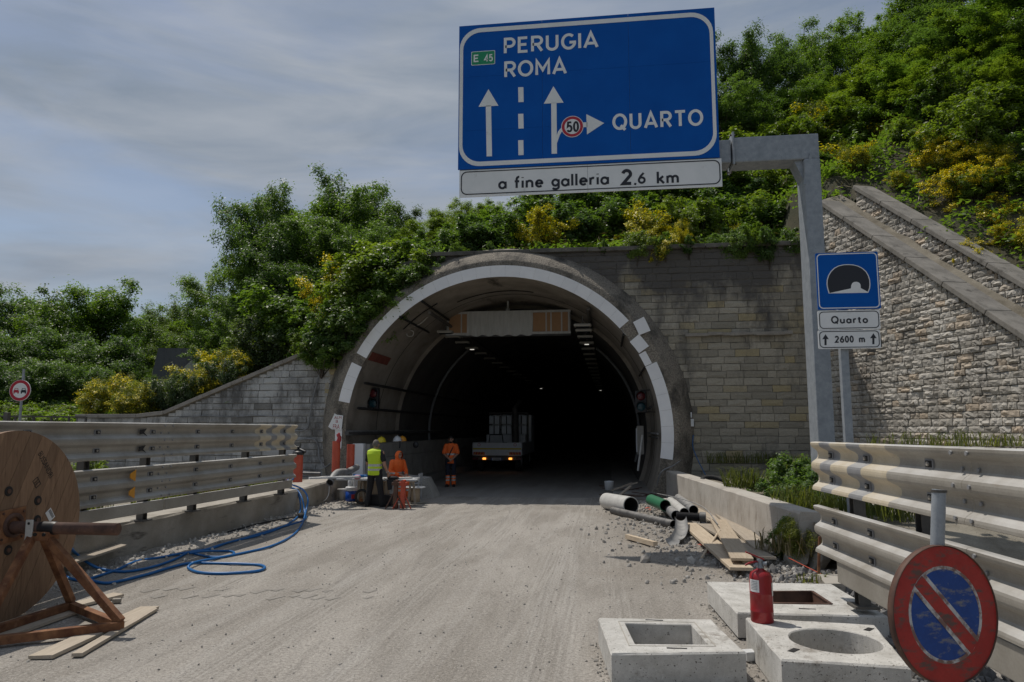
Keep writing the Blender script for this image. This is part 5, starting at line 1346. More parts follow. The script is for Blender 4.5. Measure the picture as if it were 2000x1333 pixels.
def dome(k): return [(518 + (x - 518) * k, 430 + (y - 430) * k) for x, y in [(312, 553)] + [(296, 500), (289, 455), (292, 410), (306, 365), (332, 322), (370, 285), (415, 262), (465, 251), (518, 248), (570, 252), (620, 265), (665, 288), (703, 322), (728, 365), (742, 410), (746, 455), (742, 500), (724, 545)]]
mb = MB(); poly(dome(1.0), 'sign_white', T, YT - .0018); poly(dome(.955), 'sign_black', T, YT - .0034)
poly([(312, 551), (543, 500), (545, 470), (556, 446), (575, 434), (598, 431), (620, 436), (636, 448), (644, 470), (645, 497), (726, 540), (724, 546)], 'sign_white', T, YT - .005); mb.build('tunnel_symbol', ts)
stx('Quarto', 340, 788, 718, 860, 'sign_black', .21, ts, YT - .003, T, space=.2); stx('2600', 377, 996, 570, 1062, 'sign_black', .21, ts, YT - .003, T, space=.16); stx('m', 628, 1014, 688, 1060, 'sign_black', .19, ts, YT - .003, T, hi=.64)
for x, y in ((279, 1035), (777, 1025)):
    mb = MB(); poly([(x, y - 58), (x + 34, y - 6), (x + 11, y - 8), (x + 11, y + 56), (x - 11, y + 56), (x - 11, y - 8), (x - 34, y - 6)], 'sign_black', T, YT - .0018); mb.build('arrow', ts)
mb = MB(); mb.box((T(862, 1060).x, YT + .07, T(862, 1060).z), (.05, .05, .13), 'post', bev=.01); mb.box((T(770, 1145).x, YT + .06, T(770, 1145).z), (.12, .05, .05), 'post', bev=.01); mb.build('clamp', ts)

# ------------------------------------------------------------------ worn no parking sign in the foreground
c = D(1846, 1200, 3.40); rad = .302
ns = thing('no_parking_sign', 'scratched red and blue no parking disc on a steel pole in the right foreground', 'road sign', (c.x, c.y, 0))
M = Matrix.Translation(c) @ Matrix.Rotation(R(24.5), 4, 'Z') @ Matrix.Rotation(R(3), 4, 'Y') @ Matrix.Rotation(R(-3), 4, 'X')
def disc_part(mb, name):
    o = mb.build(name, None); o.data.transform(M); attach(o, ns); return o
mb = MB(); mb.lathe([(0, .0), (rad, .0), (rad, -.012), (rad + .003, -.010), (rad + .003, .022), (rad - .012, .022), (rad - .012, .004), (0, .004)], axis=(0, 1, 0), mat='rust_dark', n=48); disc_part(mb, 'disc_plate')
mb = MB(); ring(circ(0, 0, rad - .002, 48), circ(0, 0, rad * .705, 48), -.0045, 'old_red', mb, .003); disc_part(mb, 'red_ring')
mb = MB(); ring(circ(0, 0, rad * .705, 48), circ(0, 0, rad * .655, 48), -.0044, 'old_white', mb, .003); disc_part(mb, 'white_ring')
mb = MB(); flat(circ(0, 0, rad * .655, 48), -.003, 'old_blue', mb); disc_part(mb, 'blue_field')
mb = MB(); ri = rad * .70; hw = rad * .17; hb = rad * .105
def bar(h0, h1, Y, mat):
    # diagonal from upper left to lower right
    d = Vector((1, -1)).normalized(); n2 = Vector((1, 1)).normalized(); pts = []
    for s, h in ((-1, h0), (1, h0), (1, h1), (-1, h1)):
        q = d * s * math.sqrt(max(0, ri * ri - h * h)) + n2 * h; pts.append((q.x, q.y))
    flat(pts, Y, mat, mb)
bar(-hw, -hb, -.0062, 'old_white'); bar(hb, hw, -.0062, 'old_white'); bar(-hb, hb, -.0075, 'old_red'); disc_part(mb, 'slash')
mb = MB(); zt = D(1833, 957, 3.44).z; ptop = D(1833, 957, 3.45)
mb.tube([(c.x - .02, c.y + .05, 0), (c.x - .02, c.y + .05, c.z), (ptop.x, c.y + .05, zt)], .030, 'galv', 14); mb.tube([(ptop.x, c.y + .05, zt - .012), (ptop.x, c.y + .05, zt)], .034, 'post', 14)
mb.tube([(c.x - .02, c.y + .05, .0), (c.x - .02, c.y + .05, .06)], .16, 'concrete', 16); mb.build('pole', ns)
for z in (c.z + .12, c.z - .12):
    mb = MB(); mb.box((c.x - .02, c.y + .035, z), (.10, .035, .03), 'galv'); mb.build('clamp', ns)

# ------------------------------------------------------------------ cast concrete slabs
def slab(name, label, poly4, z0, z1, hole, cat='concrete slab', n=32, ch=.014, frame=None):
    pts = [Vector((p.x, p.y)) for p in poly4]; cen = sum(pts, Vector((0, 0))) / 4
    hol = [Vector((p.x, p.y)) for p in hole]; hc = sum(hol, Vector((0, 0))) / len(hol)
    t = thing(name, label, cat, (cen.x, cen.y, 0))
    def hit(poly, a):
        d = Vector((math.cos(a), math.sin(a))); best = 9
        for i in range(len(poly)):
            p, q = poly[i] - hc, poly[(i + 1) % len(poly)] - hc; e = q - p; det = d.x * -e.y + e.x * d.y
            if abs(det) < 1e-9: continue
            s = (p.x * -e.y + e.x * p.y) / det; u = (d.x * p.y - d.y * p.x) / det
            if s > 0 and -1e-6 <= u <= 1 + 1e-6: best = min(best, s)
        return hc + d * best
    angs = sorted([2 * math.pi * k / n for k in range(n)] + [math.atan2((p - hc).y, (p - hc).x) % (2 * math.pi) for p in pts + (hol if len(hol) < 10 else [])])
    r = random.Random(3); vs = []; fs = []
    for a in angs:
        o, h = hit(pts, a), hit(hol, a); d = (o - hc).normalized(); w = r.uniform(-.003, .003)
        vs += [(o.x, o.y, z0), (o.x + w, o.y + w, z1 - ch), (o.x - d.x * ch * (1 + r.uniform(-.4, .6)), o.y - d.y * ch, z1 + r.uniform(-.002, .002)), (h.x + d.x * ch * .6, h.y + d.y * ch * .6, z1), (h.x, h.y, z1 - ch * .6), (h.x, h.y, z0)]
    m = len(angs)
    for i in range(m):
        for q in range(5): fs.append((6 * i + q, 6 * ((i + 1) % m) + q, 6 * ((i + 1) % m) + q + 1, 6 * i + q + 1))
    mb = MB(); mb.add(vs, fs, 'slab'); mb.build('body', t)
    return t
def lug(t, px, py, z, ang, w=.13, l=.055):
    p = G(px, py, z); mb = MB()
    mb.box((p.x, p.y, z + .001), (w, l, .006), 'slot', (0, 0, ang)); mb.build('lifting_slot', t)
q1 = [G(px, py, .25) for px, py in ((1168, 1207), (1390, 1210), (1457, 1274), (1194, 1277))]
s1 = slab('manhole_slab', 'square concrete slab with a square opening, nearest to the middle of the road', q1, .02, .25, [G(px, py, .25) for px, py in ((1221, 1217), (1350, 1220), (1384, 1259), (1241, 1258))])
for px, py, a in ((1278, 1212, 0), (1322, 1267, 0)): lug(s1, px, py, .25, a, .16, .02)
mb = MB(); ho = [G(px, py, .25) for px, py in ((1208, 1214), (1356, 1216), (1398, 1263), (1229, 1262))]
for i in range(4): mb.beam(ho[i] + Vector((0, 0, .001)), ho[(i + 1) % 4] + Vector((0, 0, .001)), .008, .004, 'kerb')
mb.build('rebate', s1)
q2 = [G(px, py, .30) for px, py in ((1456, 1206), (1709, 1221), (1779, 1304), (1526, 1288))]
hc2 = G(1631, 1251, .30); e1 = (G(1725, 1256, .30) - hc2).length
s2 = slab('manhole_slab', 'whitish concrete slab with a round opening under the red extinguisher', q2, .01, .30, [hc2 + Vector((math.cos(a), math.sin(a), 0)) * e1 * .97 for a in arc(0, 2 * math.pi * 39 / 40, 39)], n=40)
for px, py, a in ((1550, 1271, .9), (1697, 1230, .9)): lug(s2, px, py, .30, a, .11, .05)
q3 = [G(px, py, .25) for px, py in ((1381, 1136), (1440, 1197), (1735, 1204))]; q3.append(q3[0] + (q3[2] - q3[1]))
h3 = [G(px, py, .25) for px, py in ((1478, 1157), (1500, 1179), (1624, 1181), (1586, 1156))]
s3 = slab('manhole_slab', 'wide concrete slab with a steel framed rectangular opening behind the extinguisher', q3, .02, .25, h3)
mb = MB()
for i in range(4): mb.beam(h3[i] + Vector((0, 0, .004)), h3[(i + 1) % 4] + Vector((0, 0, .004)), .03, .012, 'rust_dark')
for i in range(4): mb.beam(h3[i] + Vector((0, 0, -.07)), h3[(i + 1) % 4] + Vector((0, 0, -.07)), .015, .14, 'rust_dark')
mb.build('steel_frame', s3); lug(s3, 1577, 1190, .25, 0, .16, .02)
QSL = [q1, q2, q3]
p4 = [G(px, py, .15) for px, py in ((1596, 1123), (1660, 1124), (1690, 1142), (1612, 1142))]
mb = MB(); mb.prism([(p.x, p.y, .0) for p in p4], (0, 0, .16), 'kerb'); single(mb, 'foundation_block', 'small rough concrete foundation block under the right guardrail', 'concrete block')
p = G(1466, 1280, .05); mb = MB(); mb.box((p.x, p.y, .05), (.12, .10, .08), 'plastic_white', (0, 0, .3), .01); single(mb, 'carton', 'small white carton wedged between the two front slabs', 'carton')

# fire extinguisher
p = G(1489, 1214, .302); H = (838 - 838)
fe = thing('fire_extinguisher', 'red fire extinguisher standing on the corner of the round holed slab', 'fire extinguisher', (p.x, p.y, .302))
k = 1.0; rb = .098
def fl(mb, name): 
    o = mb.build(name); o.parent = fe; return o
mb = MB(); mb.lathe([(0, 0), (rb * .97, 0), (rb, .008), (rb, .09), (rb + .003, .095), (rb, .10), (rb, .245), (rb + .002, .248), (rb, .252), (rb, .37), (rb * .97, .395), (rb * .86, .42), (rb * .62, .437), (.035, .447), (.030, .46), (0, .46)], mat='red_paint', n=32); fl(mb, 'cylinder')
mb = MB(); mb.lathe([(0, .455), (.030, .455), (.030, .475), (.022, .48), (.022, .515), (.026, .52), (.026, .535), (0, .535)], mat='galv', n=16); mb.tube([(.02, -.01, .50), (.055, -.015, .50)], .020, 'galv', 12); fl(mb, 'valve')
mb = MB(); mb.tube([(.055, -.015, .50), (.075, -.016, .50)], .027, 'rubber', 12); fl(mb, 'gauge')
mb = MB(); mb.beam((.035, 0, .535), (-.125, -.02, .60), .030, .012, 'red_paint', bev=.004); fl(mb, 'lever')
mb = MB(); mb.tube([(.0, -.0, .515), (-.05, -.01, .513), (-.10, -.02, .503), (-.135, -.025, .485)], .009, 'red_paint', 8); fl(mb, 'carry_handle')
mb = MB(); mb.tube([(-.028, -.02, .50), (-.055, -.03, .48)], .014, 'galv', 8); fl(mb, 'nozzle')
def wrap(a0, a1, z0, z1, mat, r=rb + .0022):
    mb = MB(); n = 10; vs = []; fs = []
    for a in arc(a0, a1, n): vs += [(r * math.cos(a), r * math.sin(a), z0), (r * math.cos(a), r * math.sin(a), z1)]
    for i in range(n): fs.append((2 * i, 2 * i + 2, 2 * i + 3, 2 * i + 1))
    mb.add(vs, fs, mat, True); return mb
fl(wrap(R(195), R(250), .265, .37, 'sign_white'), 'label_sticker'); fl(wrap(R(322), R(355), .23, .345, 'sign_white'), 'label_sticker')
mb = MB()
for z in (.352, .338, .325, .312, .299, .286):
    w_ = wrap(R(203), R(242), z, z + .004, 'grey_plastic', rb + .0032); mb.add(w_.v, w_.f, 'grey_plastic')
fl(mb, 'printed_lines')

# ------------------------------------------------------------------ cable reel on its steel stand
FX, FYc, FZ, FR = -6.15, 6.88, 1.005, .975
rl = thing('cable_reel', 'big wooden cable reel with stencilled flange at the left edge', 'cable reel', (FX, FYc, .02))
fa = R(66)      # the boards lean
def flange(x, name='board'):
    dv = Vector((0, math.cos(fa), math.sin(fa))); nv = Vector((0, -math.sin(fa), math.cos(fa))); w = .150; k = -FR; i = 0; r = random.Random(int(-x * 10))
    while k < FR - .01:
        b = min(k + w * r.uniform(.85, 1.15), FR); pts = []
        n = 6
        for j in range(n + 1):
            h = k + .002 + (b - k - .004) * j / n; h = max(-FR, min(FR, h)); pts.append((h, math.sqrt(max(0, FR * FR - h * h))))
        loop = [nv * h + dv * l for h, l in pts] + [nv * h - dv * l for h, l in pts[::-1]]
        mb = MB(); mb.prism([Vector((x - .055, FYc, FZ)) + p for p in loop], (.055 + r.uniform(-.003, .002), 0, 0), 'reel_wood'); mb.build(name, rl); k = b
flange(FX); flange(FX - .78)
mb = MB(); mb.lathe([(.42, -.72), (.42, -.055)], (FX, FYc, FZ), (1, 0, 0), 'reel_wood', 28); mb.build('drum', rl)
mb = MB(); mb.lathe([(.50 + .03 * math.sin(k * 1.7), -.72 + .66 * k / 40) for k in range(41)], (FX, FYc, FZ), (1, 0, 0), 'blue_cable', 28); mb.build('wound_cable', rl)
def onf(px, py):          # a point of the flange face under a pixel of the photograph's measure
    x, y, t = _ray(px, py); d = (FX + .003) / x; return Vector((FX + .003, y * d, EYE + t * d))
for px, py in ((17, 960), (74, 978), (73, 1016), (16, 1075)):
    q = onf(px, py); mb = MB(); mb.lathe([(0, .004), (.032, .004), (.050, .004), (.052, 0)], q, (1, 0, 0), 'slot', 18); mb.tube([q, q + Vector((.012, 0, 0))], .024, 'rust_dark', 10); mb.build('bolt_hole', rl)
mb = MB(); mb.box((FX + .008, FYc, FZ), (.012, .34, .34), 'rust', (.06, 0, 0), .003); mb.lathe([(.085, -.01), (.085, .03), (.125, .03), (.125, -.01)], (FX + .01, FYc, FZ), (1, 0, 0), 'rust_dark', 22)
for a in (-.13, .13):
    for b in (-.13, .13): mb.tube([(FX + .01, FYc + a, FZ + b), (FX + .024, FYc + a, FZ + b)], .014, 'rust_dark', 6)
mb.build('hub_plate', rl)
a, b = onf(78, 884), onf(101, 932)
d_ = (b - a); Lt = d_.length; d_.normalize(); u_ = Vector((1, 0, 0)).cross(d_)
Mt = Matrix(((0, 0, 1, 0), (0, 0, 0, 0), (0, 0, 0, 0), (0, 0, 0, 1)))
Mt = Matrix.Translation(a) @ Matrix((( 0, -1, 0, 0), (d_.y, 0, u_.y, 0), (d_.z, 0, u_.z, 0), (0, 0, 0, 1)))
put_text('BUSSANDRI', 0, Lt, -.035, .035, 0, 'slot', rl, .0, M=Mt)
a = onf(72, 943); Mt = Matrix.Translation(a) @ Matrix((( 0, -1, 0, 0), (d_.y, 0, u_.y, 0), (d_.z, 0, u_.z, 0), (0, 0, 0, 1)))
mb = MB(); ring([(-.05, -.04), (.05, -.04), (.05, .04), (-.05, .04)], [(-.043, -.033), (.043, -.033), (.043, .033), (-.043, .033)], 0, 'slot', mb); ring([(-.02, -.033), (-.012, -.033), (-.012, .033), (-.02, .033)], [(-.019, -.03), (-.013, -.03), (-.013, .03), (-.019, .03)], 0, 'slot', mb); flat([(-.02, -.033), (-.012, -.033), (-.012, .0), (-.02, .0)], 0, 'slot', mb)
flat([(.008, -.033), (.016, -.033), (.016, .033), (.008, .033)], 0, 'slot', mb)
o = mb.build('stencil_mark', None); o.data.transform(Mt); attach(o, rl)
q = onf(98, 1006); Mt2 = Matrix.Translation(q) @ Matrix(((0, -1, 0, 0), (d_.y, 0, u_.y, 0), (d_.z, 0, u_.z, 0), (0, 0, 0, 1)))
mb = MB(); flat([(-.065, -.045), (.065, -.045), (.065, .045), (-.065, .045)], -.001, 'plastic_white', mb)
for k in range(9): flat([(-.05 + k * .0115, .0), (-.044 + k * .0115, .0), (-.044 + k * .0115, .036), (-.05 + k * .0115, .036)], -.002, 'slot', mb)
o = mb.build('paper_label', None); o.data.transform(Mt2); attach(o, rl)

st = thing('reel_stand', 'rusty steel tripod stand with a long axle pipe through the cable reel', 'reel stand', (-5.8, FYc, .04))
zA = .045
Ab, Bb = G(236, 1217, .10), G(139, 1178, .10); Cb = Ab + (G(0, 1245, .10) - Ab) * 1.18
Ap = Vector((FX + .33, FYc - .02, .90))
for p0, p1, w in ((Ab, Bb, .075), (Ab, Cb, .08), (Bb, Bb + (G(0, 1222, .10) - Bb) * 1.1, .075)):
    mb = MB(); mb.beam((p0.x, p0.y, .075), (p1.x, p1.y, .075), w, w, 'rust', bev=.006); mb.build('base_beam', st)
for p1, off in ((Ab, (.10, 0)), (Bb, (.05, .02)), (Cb, (-.04, -.03))):
    mb = MB(); mb.beam(Ap + Vector((off[0], off[1], 0)), Vector((p1.x, p1.y, .11)), .07, .075, 'rust', bev=.006); mb.build('leg', st)
mb = MB(); mb.tube([(FX - .85, FYc, FZ - .02), (FX + 1.20, FYc, FZ - .02), (FX + 1.20, FYc, FZ - .02)], [.062, .062, .054], 'rust_dark', 20, cap=False); 
mb.tube([(FX + 1.20, FYc, FZ - .02), (FX + .6, FYc, FZ - .02)], .053, 'slot', 20, cap=False); mb.build('axle', st)
mb = MB(); mb.box((Ap.x - .05, FYc - .085, Ap.z + .045), (.075, .02, .26), 'white_pipe', bev=.004)
for z in (-.06, .14): mb.tube([(Ap.x - .05, FYc - .10, Ap.z + z), (Ap.x - .05, FYc - .09, Ap.z + z)], .014, 'slot', 8)
mb.build('side_plate', st)
mb = MB(); mb.box((Ap.x + .06, FYc, Ap.z + .01), (.20, .16, .09), 'rust', bev=.005)
for x in (.02, .12): mb.tube([(Ap.x + x, FYc - .095, Ap.z + .03), (Ap.x + x, FYc - .075, Ap.z + .03)], .018, 'slot', 8)
mb.build('cradle', st)
mb = MB(); mb.lathe([(.064, -.09), (.069, -.05), (.067, .0), (.071, .05), (.064, .09)], (Ap.x + .10, FYc, FZ - .02), (1, 0, 0), 'black', 16); mb.build('tape_wrap', st)

def plank(name, label, a, b, w, t, mat='plank', z=None, group=None, cat='plank', ragged=True):
    a, b = Vector(a), Vector(b); d = b - a; L = d.length; ob = MB(); r = random.Random(int(L * 1000)); n = 6
    vs = []; fs = []
    for i in range(n + 1):
        x = L * i / n; e0 = r.uniform(-.06, .02) if ragged and i in (0, n) else 0
        for y, zz in ((-w / 2, 0), (w / 2, 0), (w / 2, t), (-w / 2, t)): vs.append((x + (e0 if y < 0 else -e0 * .6) + r.uniform(-.002, .002), y + r.uniform(-.003, .003), zz + r.uniform(-.0015, .0015)))
    for i in range(n):
        for q in range(4): fs.append((4 * i + q, 4 * i + (q + 1) % 4, 4 * i + 4 + (q + 1) % 4, 4 * i + 4 + q))
    fs += [(3, 2, 1, 0), tuple(range(4 * n, 4 * n + 4))]
    ob.add(vs, fs, mat); o = ob.build(name); o.location = a
    o.rotation_euler = d.to_track_quat('X', 'Z').to_euler()
    return tag(o, label, cat, group, 'thing')
z_ = .012
plank('plank', 'broad grey plank with a broken end lying under the reel stand', G(78, 1288, z_), G(292, 1190, z_), .20, .03)
plank('plank', 'narrow grey plank beside the broken one under the reel stand', G(150, 1283, z_) , G(302, 1192, z_), .09, .03)
plank('plank', 'grey plank under the back beam of the reel stand, farther from the camera', G(-60, 1236, z_), G(232, 1164, z_), .19, .03)
plank('plank', 'second grey plank crossing behind the reel stand', G(-60, 1268, z_), G(150, 1195, z_), .16, .025)
p = G(228, 1177, .01); mb = MB(); mb.box((p.x, p.y, .03), (.09, .06, .05), 'kerb', (0, 0, .4), .01); single(mb, 'timber_offcut', 'small dark block lying beside the plank behind the reel stand', 'offcut')

# ------------------------------------------------------------------ blue cables on the road
def zc(zx, zy, h=.022):
    px, py = 100 + zx / 3.7037, 880 + zy / 3.7037
    p = G(px, py, .05)
    for _ in range(6): p = G(px, py, road_z(p.x, p.y) + h)
    if p.x < KX + .14:
        x, y, t = _ray(px, py); d = (KX + .14) / x; p = Vector((x * d, y * d, EYE + t * d))
    return p
plank('plank', 'pale flat plank on the dirt at the foot of the left kerb', zc(74, 837, .01), zc(518, 692, .01), .20, .03)
def catmull(P, n=8):
    out = []
    for i in range(len(P) - 1):
        p0, p1, p2, p3 = P[max(i - 1, 0)], P[i], P[i + 1], P[min(i + 2, len(P) - 1)]
        for k in range(n):
            t = k / n; out.append(0.5 * ((2 * p1) + (p2 - p0) * t + (2 * p0 - 5 * p1 + 4 * p2 - p3) * t * t + (3 * p1 - p0 - 3 * p2 + p3) * t ** 3))
    return out + [P[-1]]
def cable(name, label, P, r, mat, group=None, cat='cable', n=8):
    mb = MB(); mb.tube(catmull([Vector(p) for p in P], n), r, mat, 8); return single(mb, name, label, cat, group)
def kz(zx, zy, d):
    return D(100 + zx / 3.7037, 880 + zy / 3.7037, d)
top1, top2, top3 = kz(1695, 250, 17.1), kz(1688, 262, 17.0), kz(1715, 240, 17.2)
cable('blue_cable', 'blue cable hanging from the reel, the rear strand on the road', [kz(135, 700, 9.7), kz(185, 752, 10.1), zc(260, 810), zc(350, 855), zc(480, 876), zc(600, 870), zc(760, 836), zc(900, 785), zc(1000, 736), zc(1150, 712), zc(1300, 662), zc(1500, 615), zc(1660, 560), zc(1765, 497), kz(1800, 440, 16.7), kz(1800, 360, 16.9), kz(1770, 290, 17.05), top1], .019, 'blue_cable')
cable('blue_cable', 'blue cable crossing under the other strands near the reel', [kz(60, 890, 9.7), zc(150, 930), zc(240, 940), zc(330, 912), zc(480, 862), zc(620, 802), zc(800, 772), zc(960, 742), zc(1100, 722), zc(1250, 676), zc(1450, 620), zc(1650, 560), zc(1830, 503), kz(1832, 440, 16.6), kz(1815, 350, 16.8), kz(1775, 285, 17.0), top2], .019, 'blue_cable')
cable('blue_cable', 'blue cable nearest the camera, ending in a wide loop on the road', [kz(118, 755, 9.5), kz(150, 830, 9.75), zc(210, 890), zc(290, 940), zc(400, 960), zc(520, 940), zc(700, 896), zc(850, 850), zc(1000, 816), zc(1150, 816), zc(1400, 822), zc(1520, 832), zc(1542, 855), zc(1470, 876), zc(1250, 890), zc(1080, 884), zc(1000, 858), zc(1000, 832, .05), zc(1060, 806, .05), zc(1200, 780), zc(1400, 740), zc(1600, 690), zc(1750, 612), zc(1815, 530), kz(1842, 440, 16.55), kz(1856, 350, 16.75), kz(1815, 280, 17.0), top3], .020, 'blue_cable')
cable('blue_cable', 'small blue cable loop lying between the long blue strands', [zc(1000, 740), zc(1070, 755), zc(1150, 770), zc(1260, 768), zc(1322, 748), zc(1300, 730), zc(1200, 728), zc(1100, 730, .05), zc(1000, 745, .04)], .017, 'blue_cable')
cable('black_cable', 'thin black cable lying along the foot of the left kerb', [zc(1280, 590), zc(1450, 545), zc(1620, 505), zc(1790, 480)], .018, 'rubber')
p = zc(1800, 478, .03); mb = MB(); mb.ellipsoid(p, (.12, .10, .08), 'rubber', 10, 6, -.3); single(mb, 'black_bundle', 'small black bundle of wrap where the blue cables leave the road', 'bundle')
cable('blue_cable', 'little coil of blue cable on the kerb beside the orange red pipe', [kz(1690, 225, 17.3), kz(1715, 205, 17.3), kz(1740, 190, 17.2), kz(1752, 208, 17.1), kz(1725, 218, 17.2), kz(1700, 205, 17.3), kz(1730, 180, 17.3)], .012, 'blue_cable')
cable('red_wire', 'thin red wire curling at the end of the lower left guardrail beam', [kz(1722, 80, 16.4), kz(1735, 110, 16.4), kz(1715, 140, 16.4), kz(1735, 170, 16.4), kz(1700, 215, 16.6), kz(1688, 240, 16.8)], .008, 'plastic_red')

# ------------------------------------------------------------------ red plastic pipe stubs by the portal
def stub(name, label, px, pb, pt, w, d, cap=None, cut=False):
    b = D(px, pb, d); t = D(px, pt, d); r = w / 2 / FPX * d
    th = thing(name, label, 'pipe', (b.x, b.y, b.z))
    mb = MB(); mb.tube([b, (b.x, b.y, t.z)], r, 'red_pipe', 20, cap=False); mb.tube([(b.x, b.y, t.z), (b.x, b.y, b.z)], r * .93, 'plastic_red', 20, cap=False)
    mb.lathe([(r, 0), (r * .93, 0)], (b.x, b.y, t.z), None, 'red_pipe', 20); mb.build('pipe_wall', th)
    return th, Vector((b.x, b.y, t.z)), r
t, p, r_ = stub('red_pipe', 'orange red upright pipe at the end of the left guardrail, black wrap on its top', 581, 942, 884, 18, 17.2)
mb = MB(); mb.ellipsoid(p + Vector((0, 0, -.02)), (.15, .13, .07), 'black', 10, 6); mb.tube([p + Vector((-.12, 0, 0)), p + Vector((0, 0, .08)), p + Vector((.18, -.02, .01))], .035, 'black', 7); mb.tube([p + Vector((-.1, -.03, .1)), p + Vector((0.02, -.02, .12))], .03, 'black', 7); mb.build('black_wrap', t)
t, p, r_ = stub('red_pipe', 'tall orange red pipe with a curved red hook on top, left of the tunnel wall', 655.5, 922, 862, 15, 19.6)
mb = MB(); mb.tube([p + Vector((.02, -.03, -.05)), p + Vector((.09, -.05, .02)), p + Vector((.10, -.05, .10)), p + Vector((.06, -.05, .17)), p + Vector((.10, -.05, .21))], [.05, .06, .055, .05, .03], 'plastic_red', 10); mb.build('hook', t)
stub('red_pipe', 'orange red pipe standing right of the hooked one, against the tunnel barrier', 684, 922, 868, 15, 19.9)

# ------------------------------------------------------------------ barrier wall inside the tunnel, helmets on it
bw = thing('barrier_wall', 'grey precast concrete barrier wall along the left side inside the tunnel', 'barrier', (-7.6, 22, 0))
bp = D(692, 867, 21.6); ht = 1.52
for k in range(7):
    y0 = 21.75 + k * 3.0; y1 = y0 + 2.985; t0, t1 = tcx(y0), tcx(y1)
    for z0, z1, x0, x1 in ((.2, 1.06, -7.72, -7.30), (1.07, ht, -7.70, -7.32)):
        mb = MB(); mb.prism([(x0 + t0, y0, z0), (x1 + t0 + (.1 if z0 < 1 else 0), y0, z0), (x1 + t0, y0, z1), (x0 + t0, y0, z1)], (t1 - t0, y1 - y0, 0), 'concrete'); mb.build('barrier_block', bw)
mb = MB(); mb.box((-7.62, 21.60, .9), (.36, .22, 1.3), 'white_panel', bev=.02); mb.build('end_post', bw)
def helmet(label, px, py, d, mat, brim=1):
    p = D(px, py, d); t = thing('safety_helmet', label, 'helmet', p); mb = MB(); 
    mb.lathe([(.135, 0), (.132, .03), (.118, .09), (.085, .135), (.04, .155), (0, .158)], p, None, MAT[mat], 18); mb.build('shell', t)
    mb = MB(); mb.lathe([(.10, .002), (.155, .0), (.158, .008), (.135, .014)], p, None, MAT[mat], 18); mb.beam(p + Vector((-.0, -.10, .004)), p + Vector((0, -.20, -.004)), .16, .008, mat); mb.build('brim', t)
    mb = MB(); mb.tube([p + Vector((-.015, 0, .157)), p + Vector((.015, 0, .157))], .02, mat, 6); mb.build('ridge', t)
helmet('yellow safety helmet on the barrier, nearest to the tunnel mouth', 745, 864, 22.3, 'plastic_yellow')
helmet('white safety helmet on the barrier beside the orange one', 776, 862, 23.2, 'plastic_white')
helmet('orange yellow safety helmet on the barrier beside the white one', 786, 862, 23.4, 'plastic_orange')
cable('black_strap', 'short black strap hanging from the barrier under the helmets', [D(781, 863, 22.9), D(781, 870, 22.85), D(780, 876, 22.85)], .02, 'black', cat='strap')
mb = MB(); p = D(812, 869, 24.0); mb.ellipsoid(p, (.10, .05, .11), 'black', 8, 6); single(mb, 'black_gloves', 'pair of dark gloves hooked on the barrier right of the helmets', 'gloves')

# ------------------------------------------------------------------ message board, signals, lamps in the tunnel
YV = 25.2
v0, v1 = W(871, 655, YV), W(1114, 606, YV); zt_, zb_ = W(990, 607, YV).z, W(990, 654, YV).z
vb = thing('message_board', 'long boxed message board wrapped in grey sheet, tan panels at its ends', 'message board', ((v0.x + v1.x) / 2, YV, zb_))
mb = MB(); mb.box(((v0.x + v1.x) / 2, YV + .31, (zt_ + zb_) / 2), (v1.x - v0.x, .55, zt_ - zb_), 'sign_back', bev=.02); mb.build('housing', vb)
def vx(z): return v0.x + (v1.x - v0.x) * (z - 50) / (1065 - 50)
for a, b in ((74, 172), (182, 224), (763, 864), (876, 904), (914, 988), (1000, 1044)):
    mb = MB(); mb.box(((vx(a) + vx(b)) / 2, YV + .022, (zt_ + zb_) / 2), (vx(b) - vx(a), .02, (zt_ - zb_) * .78), 'tan'); mb.build('tan_panel', vb)
for a in (66, 177, 228, 870, 909, 994, 1052):
    mb = MB(); mb.box((vx(a), YV + .018, (zt_ + zb_) / 2), (.045, .035, (zt_ - zb_) * .98), 'sheet'); mb.build('frame_bar', vb)
for z in (zt_ - .05, zb_ + .05):
    mb = MB(); mb.box(((v0.x + v1.x) / 2, YV + .014, z), (v1.x - v0.x + .02, .045, .075), 'sheet'); mb.build('frame_bar', vb)
mb = MB(); n = 40; vs = []; fs = []; r = random.Random(4)
for i in range(n + 1):
    x = vx(228) + (vx(762) - vx(228)) * i / n; o = .02 * math.sin(i * 1.3) + .012 * math.sin(i * 3.1)
    vs += [(x, YV - .02, zt_ - .01), (x + .01, YV - .035 + o, (zt_ + zb_) / 2 + .1), (x - .02, YV - .03 + o * 1.4, zb_ + .06), (x - .02, YV - .02 + o, zb_ - .03 + .03 * math.sin(i * .8))]
for i in range(n):
    for q in range(3): fs.append((4 * i + q, 4 * i + q + 1, 4 * i + q + 5, 4 * i + q + 4))
mb.add(vs, fs, 'sheet', True); mb.build('sheet_cover', vb)
for px in (992,):
    p = W(px, 600, YV + .3); mb = MB(); mb.tube([(p.x, YV + .3, zt_ - .01), (p.x, YV + .3, AZ + R_IN)], .035, 'sheet', 8); mb.box((p.x, YV + .3, zt_ + .06), (.14, .14, .12), 'sheet', bev=.01); mb.build('hanger', vb)
for x in (v0.x + .05, v1.x - .05):
    mb = MB(); mb.box((x, YV + .3, zt_ + .15), (.10, .10, .3), 'post'); mb.build('bracket', vb)

